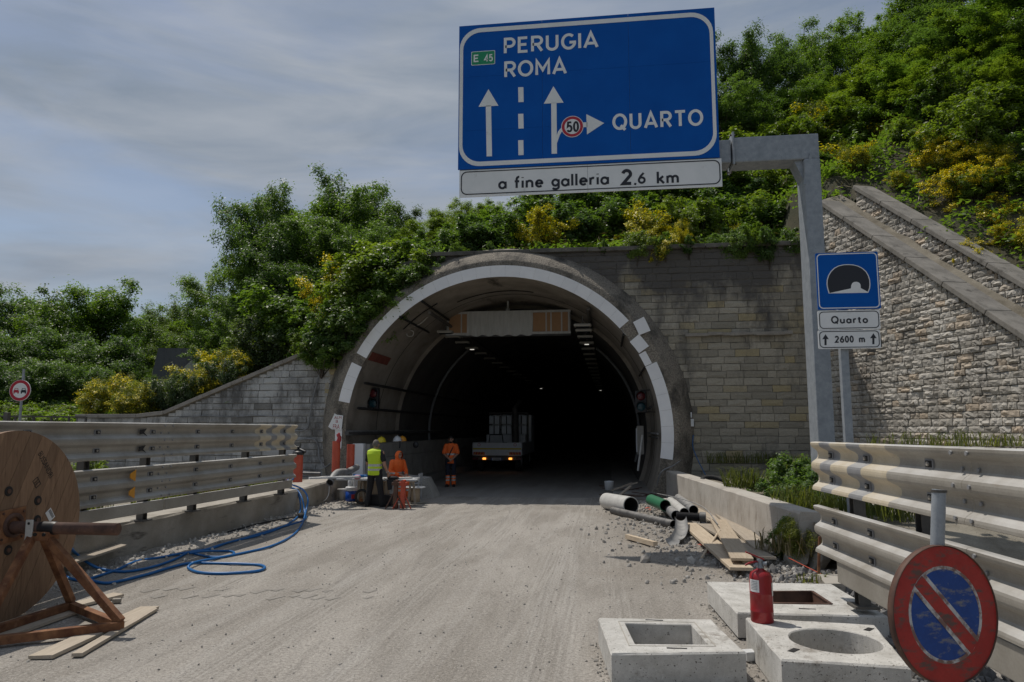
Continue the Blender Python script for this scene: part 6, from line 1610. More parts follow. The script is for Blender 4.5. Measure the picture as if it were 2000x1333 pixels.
def signal(label, px0, px1, py0, py1, Y):
    a, b = W(px0, py1, Y), W(px1, py0, Y); cx = (a.x + b.x) / 2; w = b.x - a.x; h = b.z - a.z
    t = thing('traffic_light', label, 'traffic light', (cx, Y, a.z))
    mb = MB(); mb.box((cx, Y + .10, (a.z + b.z) / 2), (w, .18, h), 'black', bev=.02); mb.build('housing', t)
    for f, m_ in ((.74, 'lens_red'), (.27, 'lens_green')):
        z = a.z + h * f; mb = MB(); mb.lathe([(0, .03), (w * .22, .025), (w * .36, .012), (w * .38, 0)], (cx, Y + .008, z), (0, -1, 0), m_, 20); mb.build('lens', t)
        mb = MB(); vs = []; fs = []; rr = w * .42
        for k in range(13):
            an = R(-20 + 220 * k / 12); vs += [(cx + rr * math.cos(an), Y + .01, z + rr * math.sin(an)), (cx + rr * math.cos(an), Y - .16 * (.35 + .65 * max(0, math.sin(an))), z + rr * math.sin(an))]
        for k in range(12): fs.append((2 * k, 2 * k + 1, 2 * k + 3, 2 * k + 2))
        mb.add(vs, fs, 'black', True); mb.build('visor', t)
    sx = -1 if cx < AX else 1
    for z in (a.z + .02, b.z + .02):
        mb = MB(); mb.tube([(cx, Y + .15, z), (AX + sx * math.sqrt(max(.1, (R_IN - .02) ** 2 - (z - AZ) ** 2)), Y + .15, z)], .025, 'post', 6); mb.build('bracket', t)
signal('dark two lens traffic light on the left wall just inside the tunnel', 717, 739, 758, 799, 23.0)
signal('dark two lens traffic light on the right wall just inside the tunnel', 1241, 1263, 763, 806, 22.9)

lp = thing('tunnel_lamp', 'row of flat tunnel lamps hanging under the left side of the vault', 'lamp', (0, 0, 0), 'lamps under the left side of the vault')
mb = MB(); mb.box((0, 0, 0), (.55, .34, .09), MAT['lamp_case'], bev=.04); hs = mb.mesh('housing'); mb = MB(); mb.box((0, 0, -.05), (.42, .24, .02), 'glass_dark'); gl = mb.mesh('glass')
mb = MB(); mb.box((0, 0, -.05), (.16, .12, .03), 'lamp_white'); gl_on = mb.mesh('glass')
mb = MB(); mb.beam((0, 0, .04), (0, 0, .30), .03, .03, 'post'); hg = mb.mesh('hanger')
bpy.data.objects.remove(lp)
def lamps(xf, z, y0, y1, n, label, group, lit):
    for k in range(n):
        y = y0 + (y1 - y0) * (k / (n - 1)) ** 1.25
        t = thing('tunnel_lamp', label, 'lamp', (xf + tcx(y), y, z), group); t['label'] = label
        inst('housing', hs, t); inst('glass', gl_on if k in lit else gl, t); inst('hanger', hg, t)
lamps(-5.55, 5.35, 24.3, 96, 26, 'flat lamp in the row hanging under the left side of the vault', 'lamps under the left side of the vault', (3, 14))
lamps(-.72, 5.25, 22.6, 96, 28, 'flat lamp in the row hanging under the right side of the vault', 'lamps under the right side of the vault', (3, 16))
for x, lb in ((-5.55, 'dark cable rail carrying the left row of lamps'), (-.52, 'dark cable rail carrying the right row of lamps')):
    mb = MB(); mb.tube([(x + tcx(y), y, 5.68) for y in range(22, 98, 4)], .07, 'post', 4, smooth=False); single(mb, 'lamp_rail', lb, 'cable rail')
cable('cable_coil', 'loop of pale cable hanging from the left vault near the lamps', [W(835, 620, 23.2), W(822, 632, 23.2), W(805, 640, 23.2), W(795, 650, 23.2), W(797, 657, 23.2), W(806, 656, 23.2), W(807, 648, 23.2), W(798, 645, 23.2), W(794, 652, 23.2)], .014, 'white_pipe')
mb = MB(); p = W(1245, 860, 24.6); mb.box((p.x + .1, 24.8, p.z), (.22, .5, .95), 'concrete', bev=.02); mb.box((p.x - .02, 24.8, p.z), (.03, .40, .8), 'truck_grey', bev=.01); single(mb, 'electrical_cabinet', 'grey electrical cabinet on the right tunnel wall', 'cabinet')
mb = MB(); mb.tube([W(1255, 850, 23.3), W(1246, 920, 23.1)], .035, 'white_pipe', 8); single(mb, 'white_tube', 'white tube leaning against the right tunnel wall', 'tube')
cable('grey_conduit', 'grey conduit looping from the right collar foot up the portal wall', [W(1283, 948, 21.2), W(1292, 922, 21.0), W(1318, 908, 21.2), W(1338, 890, 21.6), W(1349, 872, 21.8), W(1351, 835, 21.83)], .018, 'grey_plastic')
mb = MB(); p = W(1352, 826, 21.80); mb.box((p.x, 21.80, p.z), (.09, .07, .22), 'plastic_white', bev=.01); p = W(1350, 811, 21.80); mb.box((p.x, 21.80, p.z), (.04, .05, .16), 'plastic_white', bev=.01); single(mb, 'junction_box', 'small white junction box on the portal wall right of the collar', 'junction box')
cable('blue_wire', 'thin blue wire hanging on the portal wall under the junction box', [W(1354, 850, 21.8), W(1353, 870, 21.78), W(1357, 885, 21.78), W(1366, 905, 21.7), W(1378, 928, 21.6)], .012, 'blue_cable')
cable('grey_conduit', 'grey conduit running down the left wing wall beside the collar', [W(626, 712, 21.8), W(623, 735, 21.8), W(612, 775, 21.8), W(604, 820, 21.8), W(600, 836, 21.8), W(588, 842, 21.8), W(570, 842, 21.8)], .022, 'grey_plastic')
cable('grey_conduit', 'lower grey conduit bending at the foot of the left wing wall', [W(570, 861, 21.8), W(600, 858, 21.8), W(615, 860, 21.8), W(622, 875, 21.8), W(624, 895, 21.7), W(634, 912, 21.5), W(645, 906, 21.3)], .022, 'grey_plastic')
cable('grey_conduit', 'thin conduit clipped along the top of the left wing wall stones', [W(350, 816, 21.83), W(400, 813, 21.83), W(450, 815, 21.83), W(500, 812, 21.83), W(560, 815, 21.83)], .014, 'grey_plastic')
# hand lettered card
cd = thing('lettered_card', 'white hand lettered card fixed at the left foot of the tunnel arch', 'card', W(660, 825, YF - .06))
pts = [W(px, py, YF - .075) for px, py in ((653.5, 808), (658, 810.5), (670, 812), (667, 840), (648, 839), (641, 834))]
mb = MB(); mb.prism([(p.x, YF - .075, p.z) for p in pts], (0, .012, 0), 'sign_white'); mb.build('card', cd)
C_ = lambda zx, zy: W(620 + zx * .06, 790 + zy * .06, YF - .079)
for s, l, t_, r_, b_ in (('ALM', 545, 392, 780, 480), ('a', 590, 510, 670, 600), ('FRA', 505, 655, 720, 800)):
    txt(s, l, t_, r_, b_, 'plastic_red', .0, cd, YF - .078, C_)

# ------------------------------------------------------------------ people
def fused(mb, name, parent, voxel=.014, it=5, matfn=None, mats=None):
    me = mb.mesh(name); o = bpy.data.objects.new(name, me); COL.objects.link(o)
    m = o.modifiers.new('r', 'REMESH'); m.mode = 'VOXEL'; m.voxel_size = voxel
    s = o.modifiers.new('s', 'SMOOTH'); s.iterations = it; s.factor = .5
    dg = bpy.context.evaluated_depsgraph_get(); ev = bpy.data.meshes.new_from_object(o.evaluated_get(dg)); ev.name = name
    o.modifiers.clear(); o.data = ev; bpy.data.meshes.remove(me)
    ev.materials.clear()
    for k in mats: ev.materials.append(MAT[k])
    n = len(ev.polygons); idx = np.zeros(n, dtype=np.int32)
    if matfn:
        for p in ev.polygons: idx[p.index] = matfn(p.center)
    ev.polygons.foreach_set('material_index', idx); ev.polygons.foreach_set('use_smooth', np.ones(n, dtype=bool)); ev.update()
    o.parent = parent; return o
V = Vector
def limb(mb, pts, rs, n=12):
    pts = [V(p) for p in pts]; mb.tube(pts, rs, None, n)
    for p, r in zip(pts, rs): mb.ellipsoid(p, (r, r, r), None, 10, 8)
def hand(mb, w, d, curl, side):
    """palm, four fingers of different lengths with knuckle bends and a thumb from the palm's side; d points along the hand, curl bends it"""
    d = V(d).normalized(); c = V(curl); c = (c - d * c.dot(d)).normalized(); s = d.cross(c) * side; w = V(w)
    mb.tube([w, w + d * .05, w + d * .09], [.026, .038, .036], None, 8)
    for k, ln in enumerate((.068, .078, .072, .056)):
        b = w + d * .085 + s * (.030 - .020 * k)
        mb.tube([b, b + d * ln * .5 + c * .006, b + d * ln * .8 + c * .028, b + d * ln * .85 + c * .045], [.011, .0105, .010, .008], None, 6)
    b = w + d * .03 + s * .034; mb.tube([b, b + s * .022 + d * .025, b + s * .024 + d * .055 + c * .012], [.013, .012, .009], None, 6)
def head(mb, c, fwd, mats=None):
    c = V(c); f = V(fwd).normalized(); s = f.cross(V((0, 0, 1))).normalized()
    mb.ellipsoid(c + V((0, 0, .025)) - f * .008, (.080, .088, .100), None, 16, 12)
    mb.ellipsoid(c + f * .018 + V((0, 0, -.045)), (.060, .066, .072), None, 14, 10)
    mb.tube([c + f * .088 + V((0, 0, .02)), c + f * .112 + V((0, 0, -.018)), c + f * .085 + V((0, 0, -.026))], [.010, .015, .010], None, 8)
    for q in (-1, 1): mb.ellipsoid(c + s * .084 * q + V((0, 0, .0)) - f * .008, (.014, .022, .032), None, 8, 6)
    mb.tube([c + V((0, 0, -.16)) - f * .02, c + V((0, 0, -.04)) - f * .015], [.058, .056], None, 12)
def face(par, c, fwd, beard=False):
    c = V(c); f = V(fwd).normalized(); s = f.cross(V((0, 0, 1))).normalized()
    for q in (-1, 1):
        mb = MB(); mb.ellipsoid(c + f * .079 + s * .031 * q + V((0, 0, .012)), (.012, .012, .008), 'hair_dark', 8, 6); parent_local(mb, 'eye', par)
        mb = MB(); mb.tube([c + f * .083 + s * .018 * q + V((0, 0, .034)), c + f * .078 + s * .046 * q + V((0, 0, .034))], .006, 'hair_dark', 6); parent_local(mb, 'eyebrow', par)
    mb = MB(); mb.tube([c + f * .078 - s * .024 + V((0, 0, -.058)), c + f * .086 + V((0, 0, -.056)), c + f * .078 + s * .024 + V((0, 0, -.058))], .007, 'plastic_red' if not beard else 'hair_dark', 6); parent_local(mb, 'mouth', par)
def hair(par, c, fwd, mat, beard=False, low=-.2):
    c = V(c); f = V(fwd).normalized(); mb = MB()
    mb.ellipsoid(c + V((0, 0, .032)) - f * .016, (.086, .092, .104), mat, 16, 10, low)
    mb.ellipsoid(c + V((0, 0, .0)) - f * .035, (.078, .072, .085), mat, 14, 8, -.6)
    parent_local(mb, 'hair', par)
    if beard:
        mb = MB(); mb.ellipsoid(c + f * .030 + V((0, 0, -.078)), (.058, .056, .050), mat, 14, 8); parent_local(mb, 'beard', par)
def shoes(par, feet, mat):
    for a, toe in feet:
        a, toe = V(a), V(toe); mb = MB(); d = (toe - a); d.z = 0; d.normalize()
        mb.tube([a + V((0, 0, -.035)) - d * .06, a + V((0, 0, -.03)), a + V((0, 0, -.04)) + d * .10, a + V((0, 0, -.052)) + d * .18], [.042, .050, .045, .030], MAT[mat], 10)
        mb.box(a + d * .055 + V((0, 0, -.076)), (.085, .26, .022), 'rubber', Euler((0, 0, math.atan2(d.y, d.x) - math.pi / 2)).to_matrix(), .008); parent_local(mb, 'shoe', par)
def cloth_torso(mb, pel, ch, sh_l, sh_r, w=.165, dpt=.115, hem=.0):
    """a shirt body: elliptical sections from hem to shoulders"""
    pel, ch = V(pel), V(ch); vs = []; fs = []; n = 20
    side = (V(sh_r) - V(sh_l)).normalized(); up = (ch - pel).normalized(); fw = side.cross(up).normalized()
    secs = [(-.10 - hem, 1.02, 1.05), (.02, 1.0, 1.05), (.16, .94, 1.0), (.30, 1.03, 1.05), (.42, 1.13, 1.05), (.50, 1.02, .85), (.545, .55, .6)]
    for h, a, b in secs:
        for k in range(n):
            t = 2 * math.pi * k / n; vs.append(pel + up * h + side * (w * a * math.cos(t)) + fw * (dpt * b * math.sin(t)))
    for i in range(len(secs) - 1):
        for k in range(n): fs.append((i * n + k, i * n + (k + 1) % n, (i + 1) * n + (k + 1) % n, (i + 1) * n + k))
    fs += [tuple(range(n)), tuple(range(len(vs) - 1, len(vs) - n - 1, -1))]
    mb.add(vs, fs, None)

# man in the yellow vest, seen from behind
g0 = G(731, 991, 0); m1 = thing('person', 'person seen from behind in a yellow vest and black trousers by the table', 'person', (g0.x, g0.y, road_z(g0.x, g0.y))); m1.rotation_euler = (0, 0, R(168))
J = dict(pel=(0, 0, .92), ch=(0, .02, 1.27), shl=(.205, .01, 1.40), shr=(-.205, .01, 1.40))
hc_ = (0, -.03, 1.585)
mb = MB(); limb(mb, [(0, 0, .90), (0, .01, 1.10), (0, .02, 1.30)], [.135, .125, .14]); limb(mb, [(-.16, .01, 1.37), (.16, .01, 1.37)], [.075, .075]); head(mb, hc_, (0.1, -1, 0))
for s in (-1, 1): limb(mb, [(.095 * s, 0, .90), (.16 * s, -.03 if s > 0 else .0, .48), (.20 * s, .02 if s > 0 else -.06, .09)], [.085, .058, .042])
limb(mb, [(-.205, .01, 1.38), (-.275, .02, 1.10), (-.33, -.07, .88)], [.056, .046, .034]); hand(mb, (-.335, -.08, .86), (-.15, -.25, -1), (.6, -.5, 0), 1)
limb(mb, [(.205, .01, 1.38), (.255, -.04, 1.10), (.13, -.25, 1.02)], [.056, .046, .034]); hand(mb, (.12, -.27, 1.02), (-.8, -.6, 0), (0, 0, -1), -1)
fused(mb, 'body', m1, .013, 4, None, ['skin'])
hair(m1, hc_, (0.1, -1, 0), MAT['hair_grey'], low=-.1); face(m1, hc_, (0.1, -1, 0))
mb = MB(); 
for s in (-1, 1): limb(mb, [(.09 * s, 0, .93), (.098 * s, 0, .84), (.16 * s, -.03 if s > 0 else .0, .48), (.20 * s, .02 if s > 0 else -.06, .10)], [.115, .108, .082, .070])
limb(mb, [(0, 0, .98), (0, 0, .90)], [.145, .135]); fused(mb, 'trousers', m1, .014, 4, None, ['black_cloth'])
mb = MB(); cloth_torso(mb, (0, 0, .94), (0, .02, 1.30), (.2, 0, 1.4), (-.2, 0, 1.4), .150, .118, -.04)
for s, e in ((-1, (-.25, .015, 1.20)), (1, (.235, -.012, 1.20))): limb(mb, [(.17 * s, .01, 1.385), e], [.080, .070])
fused(mb, 'tshirt', m1, .014, 3, None, ['black_cloth'])
mb = MB(); cloth_torso(mb, (0, 0, .94), (0, .02, 1.30), (.2, 0, 1.4), (-.2, 0, 1.4), .192, .162, .02)
for s in (-1, 1): mb.ellipsoid((.13 * s, .01, 1.415), (.085, .125, .05), None, 10, 8)
fused(mb, 'vest', m1, .013, 2, lambda c: 1 if (.93 < c.z < .985 or 1.04 < c.z < 1.095) else 0, ['hivis', 'reflect'])
shoes(m1, [((.20, .02, .09), (.28, -.2, 0)), ((-.20, -.06, .09), (-.28, -.3, 0))], 'black_cloth')
mb = MB(); mb.lathe([(.036, -.008), (.041, -.008), (.041, .008), (.036, .008)], (-.325, -.062, .895), (-.15, -.2, -1), 'reflect', 12); parent_local(mb, 'watch', m1)

# standing man in orange
g0 = G(880, 951, 0); m2 = thing('person', 'person standing in orange shirt and dark trousers with orange cuffs at the tunnel mouth', 'person', (g0.x, g0.y, 0)); m2.rotation_euler = (0, 0, R(8))
hc_ = (0, -.03, 1.615)
mb = MB(); limb(mb, [(0, 0, .92), (0, .01, 1.12), (0, .0, 1.32)], [.125, .118, .135]); limb(mb, [(-.16, .0, 1.40), (.16, .0, 1.40)], [.07, .07]); head(mb, hc_, (-.12, -1, 0))
for s in (-1, 1): limb(mb, [(.09 * s, 0, .92), (.10 * s, -.01, .50), (.105 * s, .02, .09)], [.083, .056, .042])
limb(mb, [(-.20, .0, 1.40), (-.235, -.02, 1.13), (-.085, -.20, 1.00)], [.052, .044, .033]); hand(mb, (-.075, -.21, .99), (.75, -.35, -.45), (0, .2, -1), -1)
limb(mb, [(.20, .0, 1.40), (.235, -.02, 1.13), (.085, -.20, .97)], [.052, .044, .033]); hand(mb, (.075, -.21, .96), (-.75, -.35, -.45), (0, .2, -1), 1)
fused(mb, 'body', m2, .013, 4, None, ['skin'])
hair(m2, hc_, (-.12, -1, 0), MAT['hair_dark'], True, low=.12); face(m2, hc_, (-.12, -1, 0), True)
mb = MB()
for s in (-1, 1): limb(mb, [(.085 * s, 0, .95), (.095 * s, 0, .82), (.10 * s, -.01, .50), (.105 * s, .02, .10)], [.110, .100, .076, .078])
limb(mb, [(0, 0, .98), (0, 0, .92)], [.132, .125])
fused(mb, 'trousers', m2, .013, 3, lambda c: 2 if (.30 < c.z < .355 or .20 < c.z < .255) else (1 if c.z < .40 else 0), ['navy_cloth', 'orange', 'reflect'])
mb = MB(); cloth_torso(mb, (0, 0, .96), (0, .0, 1.32), (-.2, 0, 1.4), (.2, 0, 1.4), .160, .128, .06)
for s in (-1, 1): limb(mb, [(.165 * s, .0, 1.405), (.235 * s, -.01, 1.18)], [.085, .078])
fused(mb, 'shirt', m2, .013, 2, lambda c: 1 if (1.09 < c.z < 1.145 and abs(c.x) < .18) else 0, ['orange', 'reflect'])
mb = MB(); mb.tube([(.11, -.05, 1.45), (.07, -.135, 1.34), (.0, -.152, 1.20), (-.06, -.150, 1.06), (-.09, -.14, .98)], .016, 'black_cloth', 6); mb.box((-.09, -.17, .93), (.10, .05, .15), 'black_cloth', bev=.015); parent_local(mb, 'shoulder_bag', m2)
shoes(m2, [((.105, .02, .09), (.14, -.2, 0)), ((-.105, .02, .09), (-.15, -.2, 0))], 'black_cloth')

# seated man in orange hood
sp_ = D(774, 930, 20.9); seat_z = .52
m3 = thing('person', 'person sitting in an orange hooded work suit behind the table', 'person', (sp_.x, sp_.y, 0)); m3.rotation_euler = (0, 0, R(48))
z0 = .58; hc_ = (.02, -.10, 1.245)
mb = MB(); limb(mb, [(0, .02, z0), (0, .0, z0 + .22), (0, -.06, z0 + .42)], [.125, .12, .13]); limb(mb, [(-.155, -.06, z0 + .48), (.155, -.06, z0 + .48)], [.07, .07]); head(mb, hc_, (.15, -1, -.1))
for s in (-1, 1): limb(mb, [(.10 * s, .0, z0), (.13 * s, -.42, z0 + .01), (.12 * s, -.44, .09)], [.085, .060, .042])
limb(mb, [(-.19, -.06, z0 + .47), (-.25, -.08, z0 + .20), (-.10, -.30, z0 + .13)], [.052, .044, .034]); hand(mb, (-.09, -.31, z0 + .13), (.6, -.7, -.2), (0, 0, -1), -1)
limb(mb, [(.19, -.06, z0 + .47), (.25, -.10, z0 + .20), (.12, -.34, z0 + .13)], [.052, .044, .034]); hand(mb, (.11, -.35, z0 + .13), (-.5, -.8, -.2), (0, 0, -1), 1)
fused(mb, 'body', m3, .013, 4, None, ['skin'])
face(m3, hc_, (.15, -1, -.1), True)
mb = MB()
for s in (-1, 1): limb(mb, [(.10 * s, .02, z0), (.13 * s, -.42, z0 + .01), (.12 * s, -.44, .12)], [.115, .088, .075])
limb(mb, [(0, .02, z0 - .01), (0, .02, z0 + .08)], [.14, .13]); fused(mb, 'trousers', m3, .014, 3, lambda c: 1 if .26 < c.z < .31 or .36 < c.z < .41 else 0, ['orange', 'reflect'])
mb = MB(); cloth_torso(mb, (0, .02, z0 + .02), (0, -.07, z0 + .42), (-.2, -.06, z0 + .48), (.2, -.06, z0 + .48), .165, .135, .02)
limb(mb, [(-.17, -.06, z0 + .47), (-.25, -.08, z0 + .20), (-.12, -.28, z0 + .135)], [.085, .072, .052]); limb(mb, [(.17, -.06, z0 + .47), (.25, -.10, z0 + .20), (.14, -.31, z0 + .135)], [.085, .072, .052])
limb(mb, [(0, -.06, z0 + .50), (.01, -.075, z0 + .58)], [.10, .085])
fused(mb, 'jacket', m3, .013, 2, lambda c: 1 if (z0 + .14 < c.z < z0 + .19 and c.y > -.25) else 0, ['orange', 'reflect'])
mb = MB(); f = V((.15, -1, -.1)).normalized(); hcv = V(hc_); vs = []; fs = []; n = 18
for i, (dd, a, b) in enumerate(((.070, .086, .112), (.045, .102, .128), (0, .112, .138), (-.05, .110, .132), (-.095, .080, .095), (-.118, .02, .025))):
    sd_ = f.cross(V((0, 0, 1))).normalized(); up = sd_.cross(f)
    for k in range(n):
        t = 2 * math.pi * k / n; vs.append(hcv + f * dd + sd_ * a * math.cos(t) + up * (b * math.sin(t) - .005))
for i in range(5):
    for k in range(n): fs.append((i * n + k, i * n + (k + 1) % n, (i + 1) * n + (k + 1) % n, (i + 1) * n + k))
mb.add(vs, fs, 'orange', True); parent_local(mb, 'hood', m3)
shoes(m3, [((.12, -.44, .09), (.12, -.7, 0)), ((-.12, -.44, .09), (-.12, -.7, 0))], 'black_cloth')
mb = MB(); mb.box((sp_.x, sp_.y + .08, .24), (.42, .40, .46), 'concrete', (0, 0, R(48)), .02); single(mb, 'concrete_block', 'rough concrete block used as a seat by the hooded worker', 'concrete block')

# ------------------------------------------------------------------ work table and what stands around it
def tz(px, py, d): return D(px, py, d)
def tx(zx, zy, d): return D(660 + zx * .09, 900 + zy * .09, d)
tb = thing('work_table', 'makeshift table of pale boards on trestles beside the man in the yellow vest', 'table', (tx(1100, 900, 18.8).x, tx(1100, 900, 18.8).y, 0))
a, b = tx(0, 385, 19.3), tx(1725, 445, 18.9); ztab = tx(900, 420, 19.0).z
for dy, x0, x1 in ((0, -.05, 0), (.26, .0, -.15), (.52, .1, -.1)):
    mb = MB(); mb.beam((a.x + x0, a.y + .0 + dy, ztab), (b.x + x1, b.y + dy, ztab - .0), .24, .045, 'sheet', bev=.006); mb.build('board', tb)
mb = MB(); q = tx(1020, 420, 18.85); e = tx(1560, 395, 19.1); mb.beam((q.x, q.y, ztab + .045), (e.x, e.y + .15, ztab + .045), .20, .03, 'white_pipe', bev=.004); mb.build('board', tb)
for zx in (500, 1000, 1600):
    q = tx(zx, 900, 19.25); mb = MB()
    for s in (-1, 1): mb.beam((q.x + .10 * s, q.y, .02), (q.x + .03 * s, q.y, ztab - .02), .05, .05, 'plank')
    mb.beam((q.x, q.y - .1, ztab - .05), (q.x, q.y + .5, ztab - .05), .06, .06, 'plank'); mb.build('trestle', tb)
q = tx(840, 600, 19.2); mb = MB()
for k in range(4): mb.box((q.x - .45 + k * .22, q.y + .1, .40), (.212, .03, .46), 'board_tan', bev=.004)
mb.box((q.x - .1, q.y + .085, .19), (.92, .05, .06), 'tan', bev=.004); single(mb, 'timber_hoarding', 'pale timber panel standing on edge under the table', 'timber panel')
q = tx(960, 860, 19.25); mb = MB(); mb.box((q.x, q.y, .145), (.60, .34, .27), 'black', bev=.02); single(mb, 'black_crate', 'black crate on the ground behind the legs of the man in the vest', 'crate')
# water cooler
q = G(686, 981, 0); t = thing('water_cooler', 'round blue water cooler with a white lid left of the man in the vest', 'water cooler', (q.x, q.y, 0)); r0 = .160
mb = MB(); mb.lathe([(0, .005), (r0 * .92, .005), (r0, .03), (r0, .29), (0, .29)], (q.x, q.y, .02), None, 'plastic_blue', 24); mb.build('body', t)
mb = MB(); mb.lathe([(0, .29), (r0 * 1.04, .29), (r0 * 1.06, .31), (r0 * 1.06, .37), (r0 * .98, .395), (0, .40)], (q.x, q.y, .02), None, 'plastic_white', 24); mb.build('lid', t)
mb = MB(); mb.box((q.x + .09, q.y - .128, .16), (.09, .02, .12), 'plastic_red', (0, 0, .6), .004); mb.build('label_patch', t)
q = G(667, 980, 0); q.y += .1; mb = MB(); mb.lathe([(0, 0), (.125, 0), (.155, .30), (.162, .305), (.162, .32), (.148, .32), (.12, .02), (0, .02)], (q.x, q.y, .02), None, 'white_pipe', 20); single(mb, 'white_bucket', 'dirty white bucket with pink marks beside the blue cooler', 'bucket')
q = G(684, 981, 0); q = tx(285, 600, 18.6)
for k, (zx, lb, h) in enumerate(((275, 'clear plastic bottle standing on the cooler lid', .20), (365, 'white plastic canister standing on the cooler lid beside the bottle', .24))):
    q = G(686, 981, 0); x = q.x + (-.06, .075)[k]; mb = MB(); mb.lathe([(0, 0), (.05, 0), (.055, .01), (.055, h * .7), (.03, h * .85), (.02, h * .88), (.02, h), (0, h)], (x, q.y + .02, .425), None, MAT['plastic_white'], 14); single(mb, 'bottle', lb, 'bottle')
q = tx(510, 640, 19.0); mb = MB(); vs = [(.17 * math.cos(a), .0, .17 * math.sin(a)) for a in arc(0, 6.283, 24)]
mb.tube([V((q.x + x, q.y + .05, .24 + z)) for x, _, z in vs], .035, 'rubber', 8); single(mb, 'black_hose_coil', 'coil of black hose standing behind the blue cooler', 'hose coil')
q = G(708, 982, 0); mb = MB(); mb.box((q.x, q.y, .085), (.36, .22, .13), 'rust', (0, 0, .1), .02); mb.box((q.x + .02, q.y, .165), (.30, .16, .03), 'plastic_white', (0, 0, .1), .006); mb.box((q.x + .05, q.y, .21), (.22, .14, .06), 'plastic_red', (0, 0, .1), .015); mb.tube([(q.x - .04, q.y, .24), (q.x + .04, q.y, .29), (q.x + .12, q.y, .24)], .012, 'black', 6); single(mb, 'tool_box', 'red and white tool box at the left foot of the man in the vest', 'tool box')
mb = MB(); q = tx(290, 400, 18.6); mb.ellipsoid((q.x, q.y + .45, ztab + .07), (.10, .07, .06), plain('pink cloth', (.45, .20, .26), .8), 10, 6); single(mb, 'pink_cloth', 'crumpled pink cloth on the left end of the table', 'cloth')
mb = MB(); q = tx(470, 330, 19.2)
for k in range(5): mb.tube(catmull([V((q.x + random.uniform(-.2, .2), q.y + random.uniform(-.1, .2), ztab + .05 + random.uniform(0, .08))) for _ in range(5)]), .014, 'blue_cable', 6)
single(mb, 'blue_rope', 'tangle of blue rope on the table behind the man in the vest', 'rope')
mb = MB(); q = tx(1190, 400, 18.8); mb.ellipsoid((q.x, q.y + .02, ztab + .06), (.17, .10, .055), 'black_cloth', 10, 6); mb.prism([(q.x - .12, q.y - .14, ztab + .03), (q.x + .06, q.y - .14, ztab + .03), (q.x + .02, q.y - .15, ztab - .22), (q.x - .08, q.y - .15, ztab - .24)], (0, .02, 0), 'black_cloth'); single(mb, 'black_bag', 'black bag slumped over the front edge of the table', 'bag')
# pipe vise stands
def vise(label, zx, mat, w):
    q = tx(zx, 930, 18.35); t = thing('pipe_stand', label, 'pipe stand', (q.x, q.y, 0)); mb = MB(); mb.beam((q.x, q.y, .02), (q.x + .02, q.y, ztab - .02), w, w, mat, bev=.01); mb.build('column', t)
    for dx, dy in ((-.22, -.1), (.24, -.06), (.0, .25)):
        mb = MB(); mb.tube([(q.x, q.y, .48), (q.x + dx, q.y + dy, .01)], .016, mat, 6); mb.build('leg', t)
    mb = MB(); mb.box((q.x + .02, q.y, ztab - .05), (.2, .16, .08), mat, bev=.015); mb.tube([(q.x + .02, q.y - .1, ztab + .0), (q.x + .02, q.y + .1, ztab)], .05, mat, 10); mb.build('vise', t)
vise('dark rusty tripod pipe stand under the table', 1240, 'rust_dark', .10); vise('reddish tripod pipe stand right of the rusty one', 1400, 'red_pipe', .11)
q = G(811, 983, 0); t = thing('cable_drum', 'small cardboard cable drum with a white disc top used as a stool', 'cable drum', (q.x, q.y, 0))
mb = MB(); mb.lathe([(0, .02), (.125, .02), (.125, .41), (0, .41)], (q.x, q.y, 0), None, 'board_tan', 20); mb.build('core', t)
mb = MB(); mb.lathe([(0, .41), (.27, .41), (.275, .42), (.27, .44), (0, .445)], (q.x, q.y, 0), None, 'plastic_white', 28); mb.build('disc', t)
mb = MB(); mb.lathe([(0, .0), (.27, .0), (.275, .01), (.27, .02), (0, .022)], (q.x, q.y, .005), None, 'kerb', 28); mb.build('disc', t)
q = D(800, 940, 21.4); mb = MB()
mb.prism([(q.x - .55, q.y, .0), (q.x + .75, q.y, .0), (q.x + .45, q.y, .55), (q.x - .35, q.y, .62)], (0, .8, 0), 'concrete'); single(mb, 'concrete_block', 'sloped concrete barrier end behind the cable drum stool', 'concrete block')
t = thing('grey_chair', 'grey plastic chair beside the hooded worker, black gloves on it', 'chair', (sp_.x + .62, sp_.y - .1, 0)); cxx, cyy = sp_.x + .50, sp_.y + .10
mb = MB(); mb.box((cxx, cyy, .46), (.40, .40, .03), 'sheet', bev=.01); mb.build('seat', t)
mb = MB(); mb.box((cxx + .19, cyy, .60), (.03, .40, .26), 'sheet', bev=.01); mb.build('backrest', t)
for dx in (-.17, .17):
    for dy in (-.17, .17): mb = MB(); mb.beam((cxx + dx, cyy + dy, 0), (cxx + dx, cyy + dy, .45), .03, .03, 'sheet'); mb.build('leg', t)
mb = MB(); mb.ellipsoid((cxx - .02, cyy - .05, .52), (.16, .12, .04), 'black_cloth', 10, 6); single(mb, 'black_gloves', 'black gloves lying on the grey chair by the hooded worker', 'gloves')
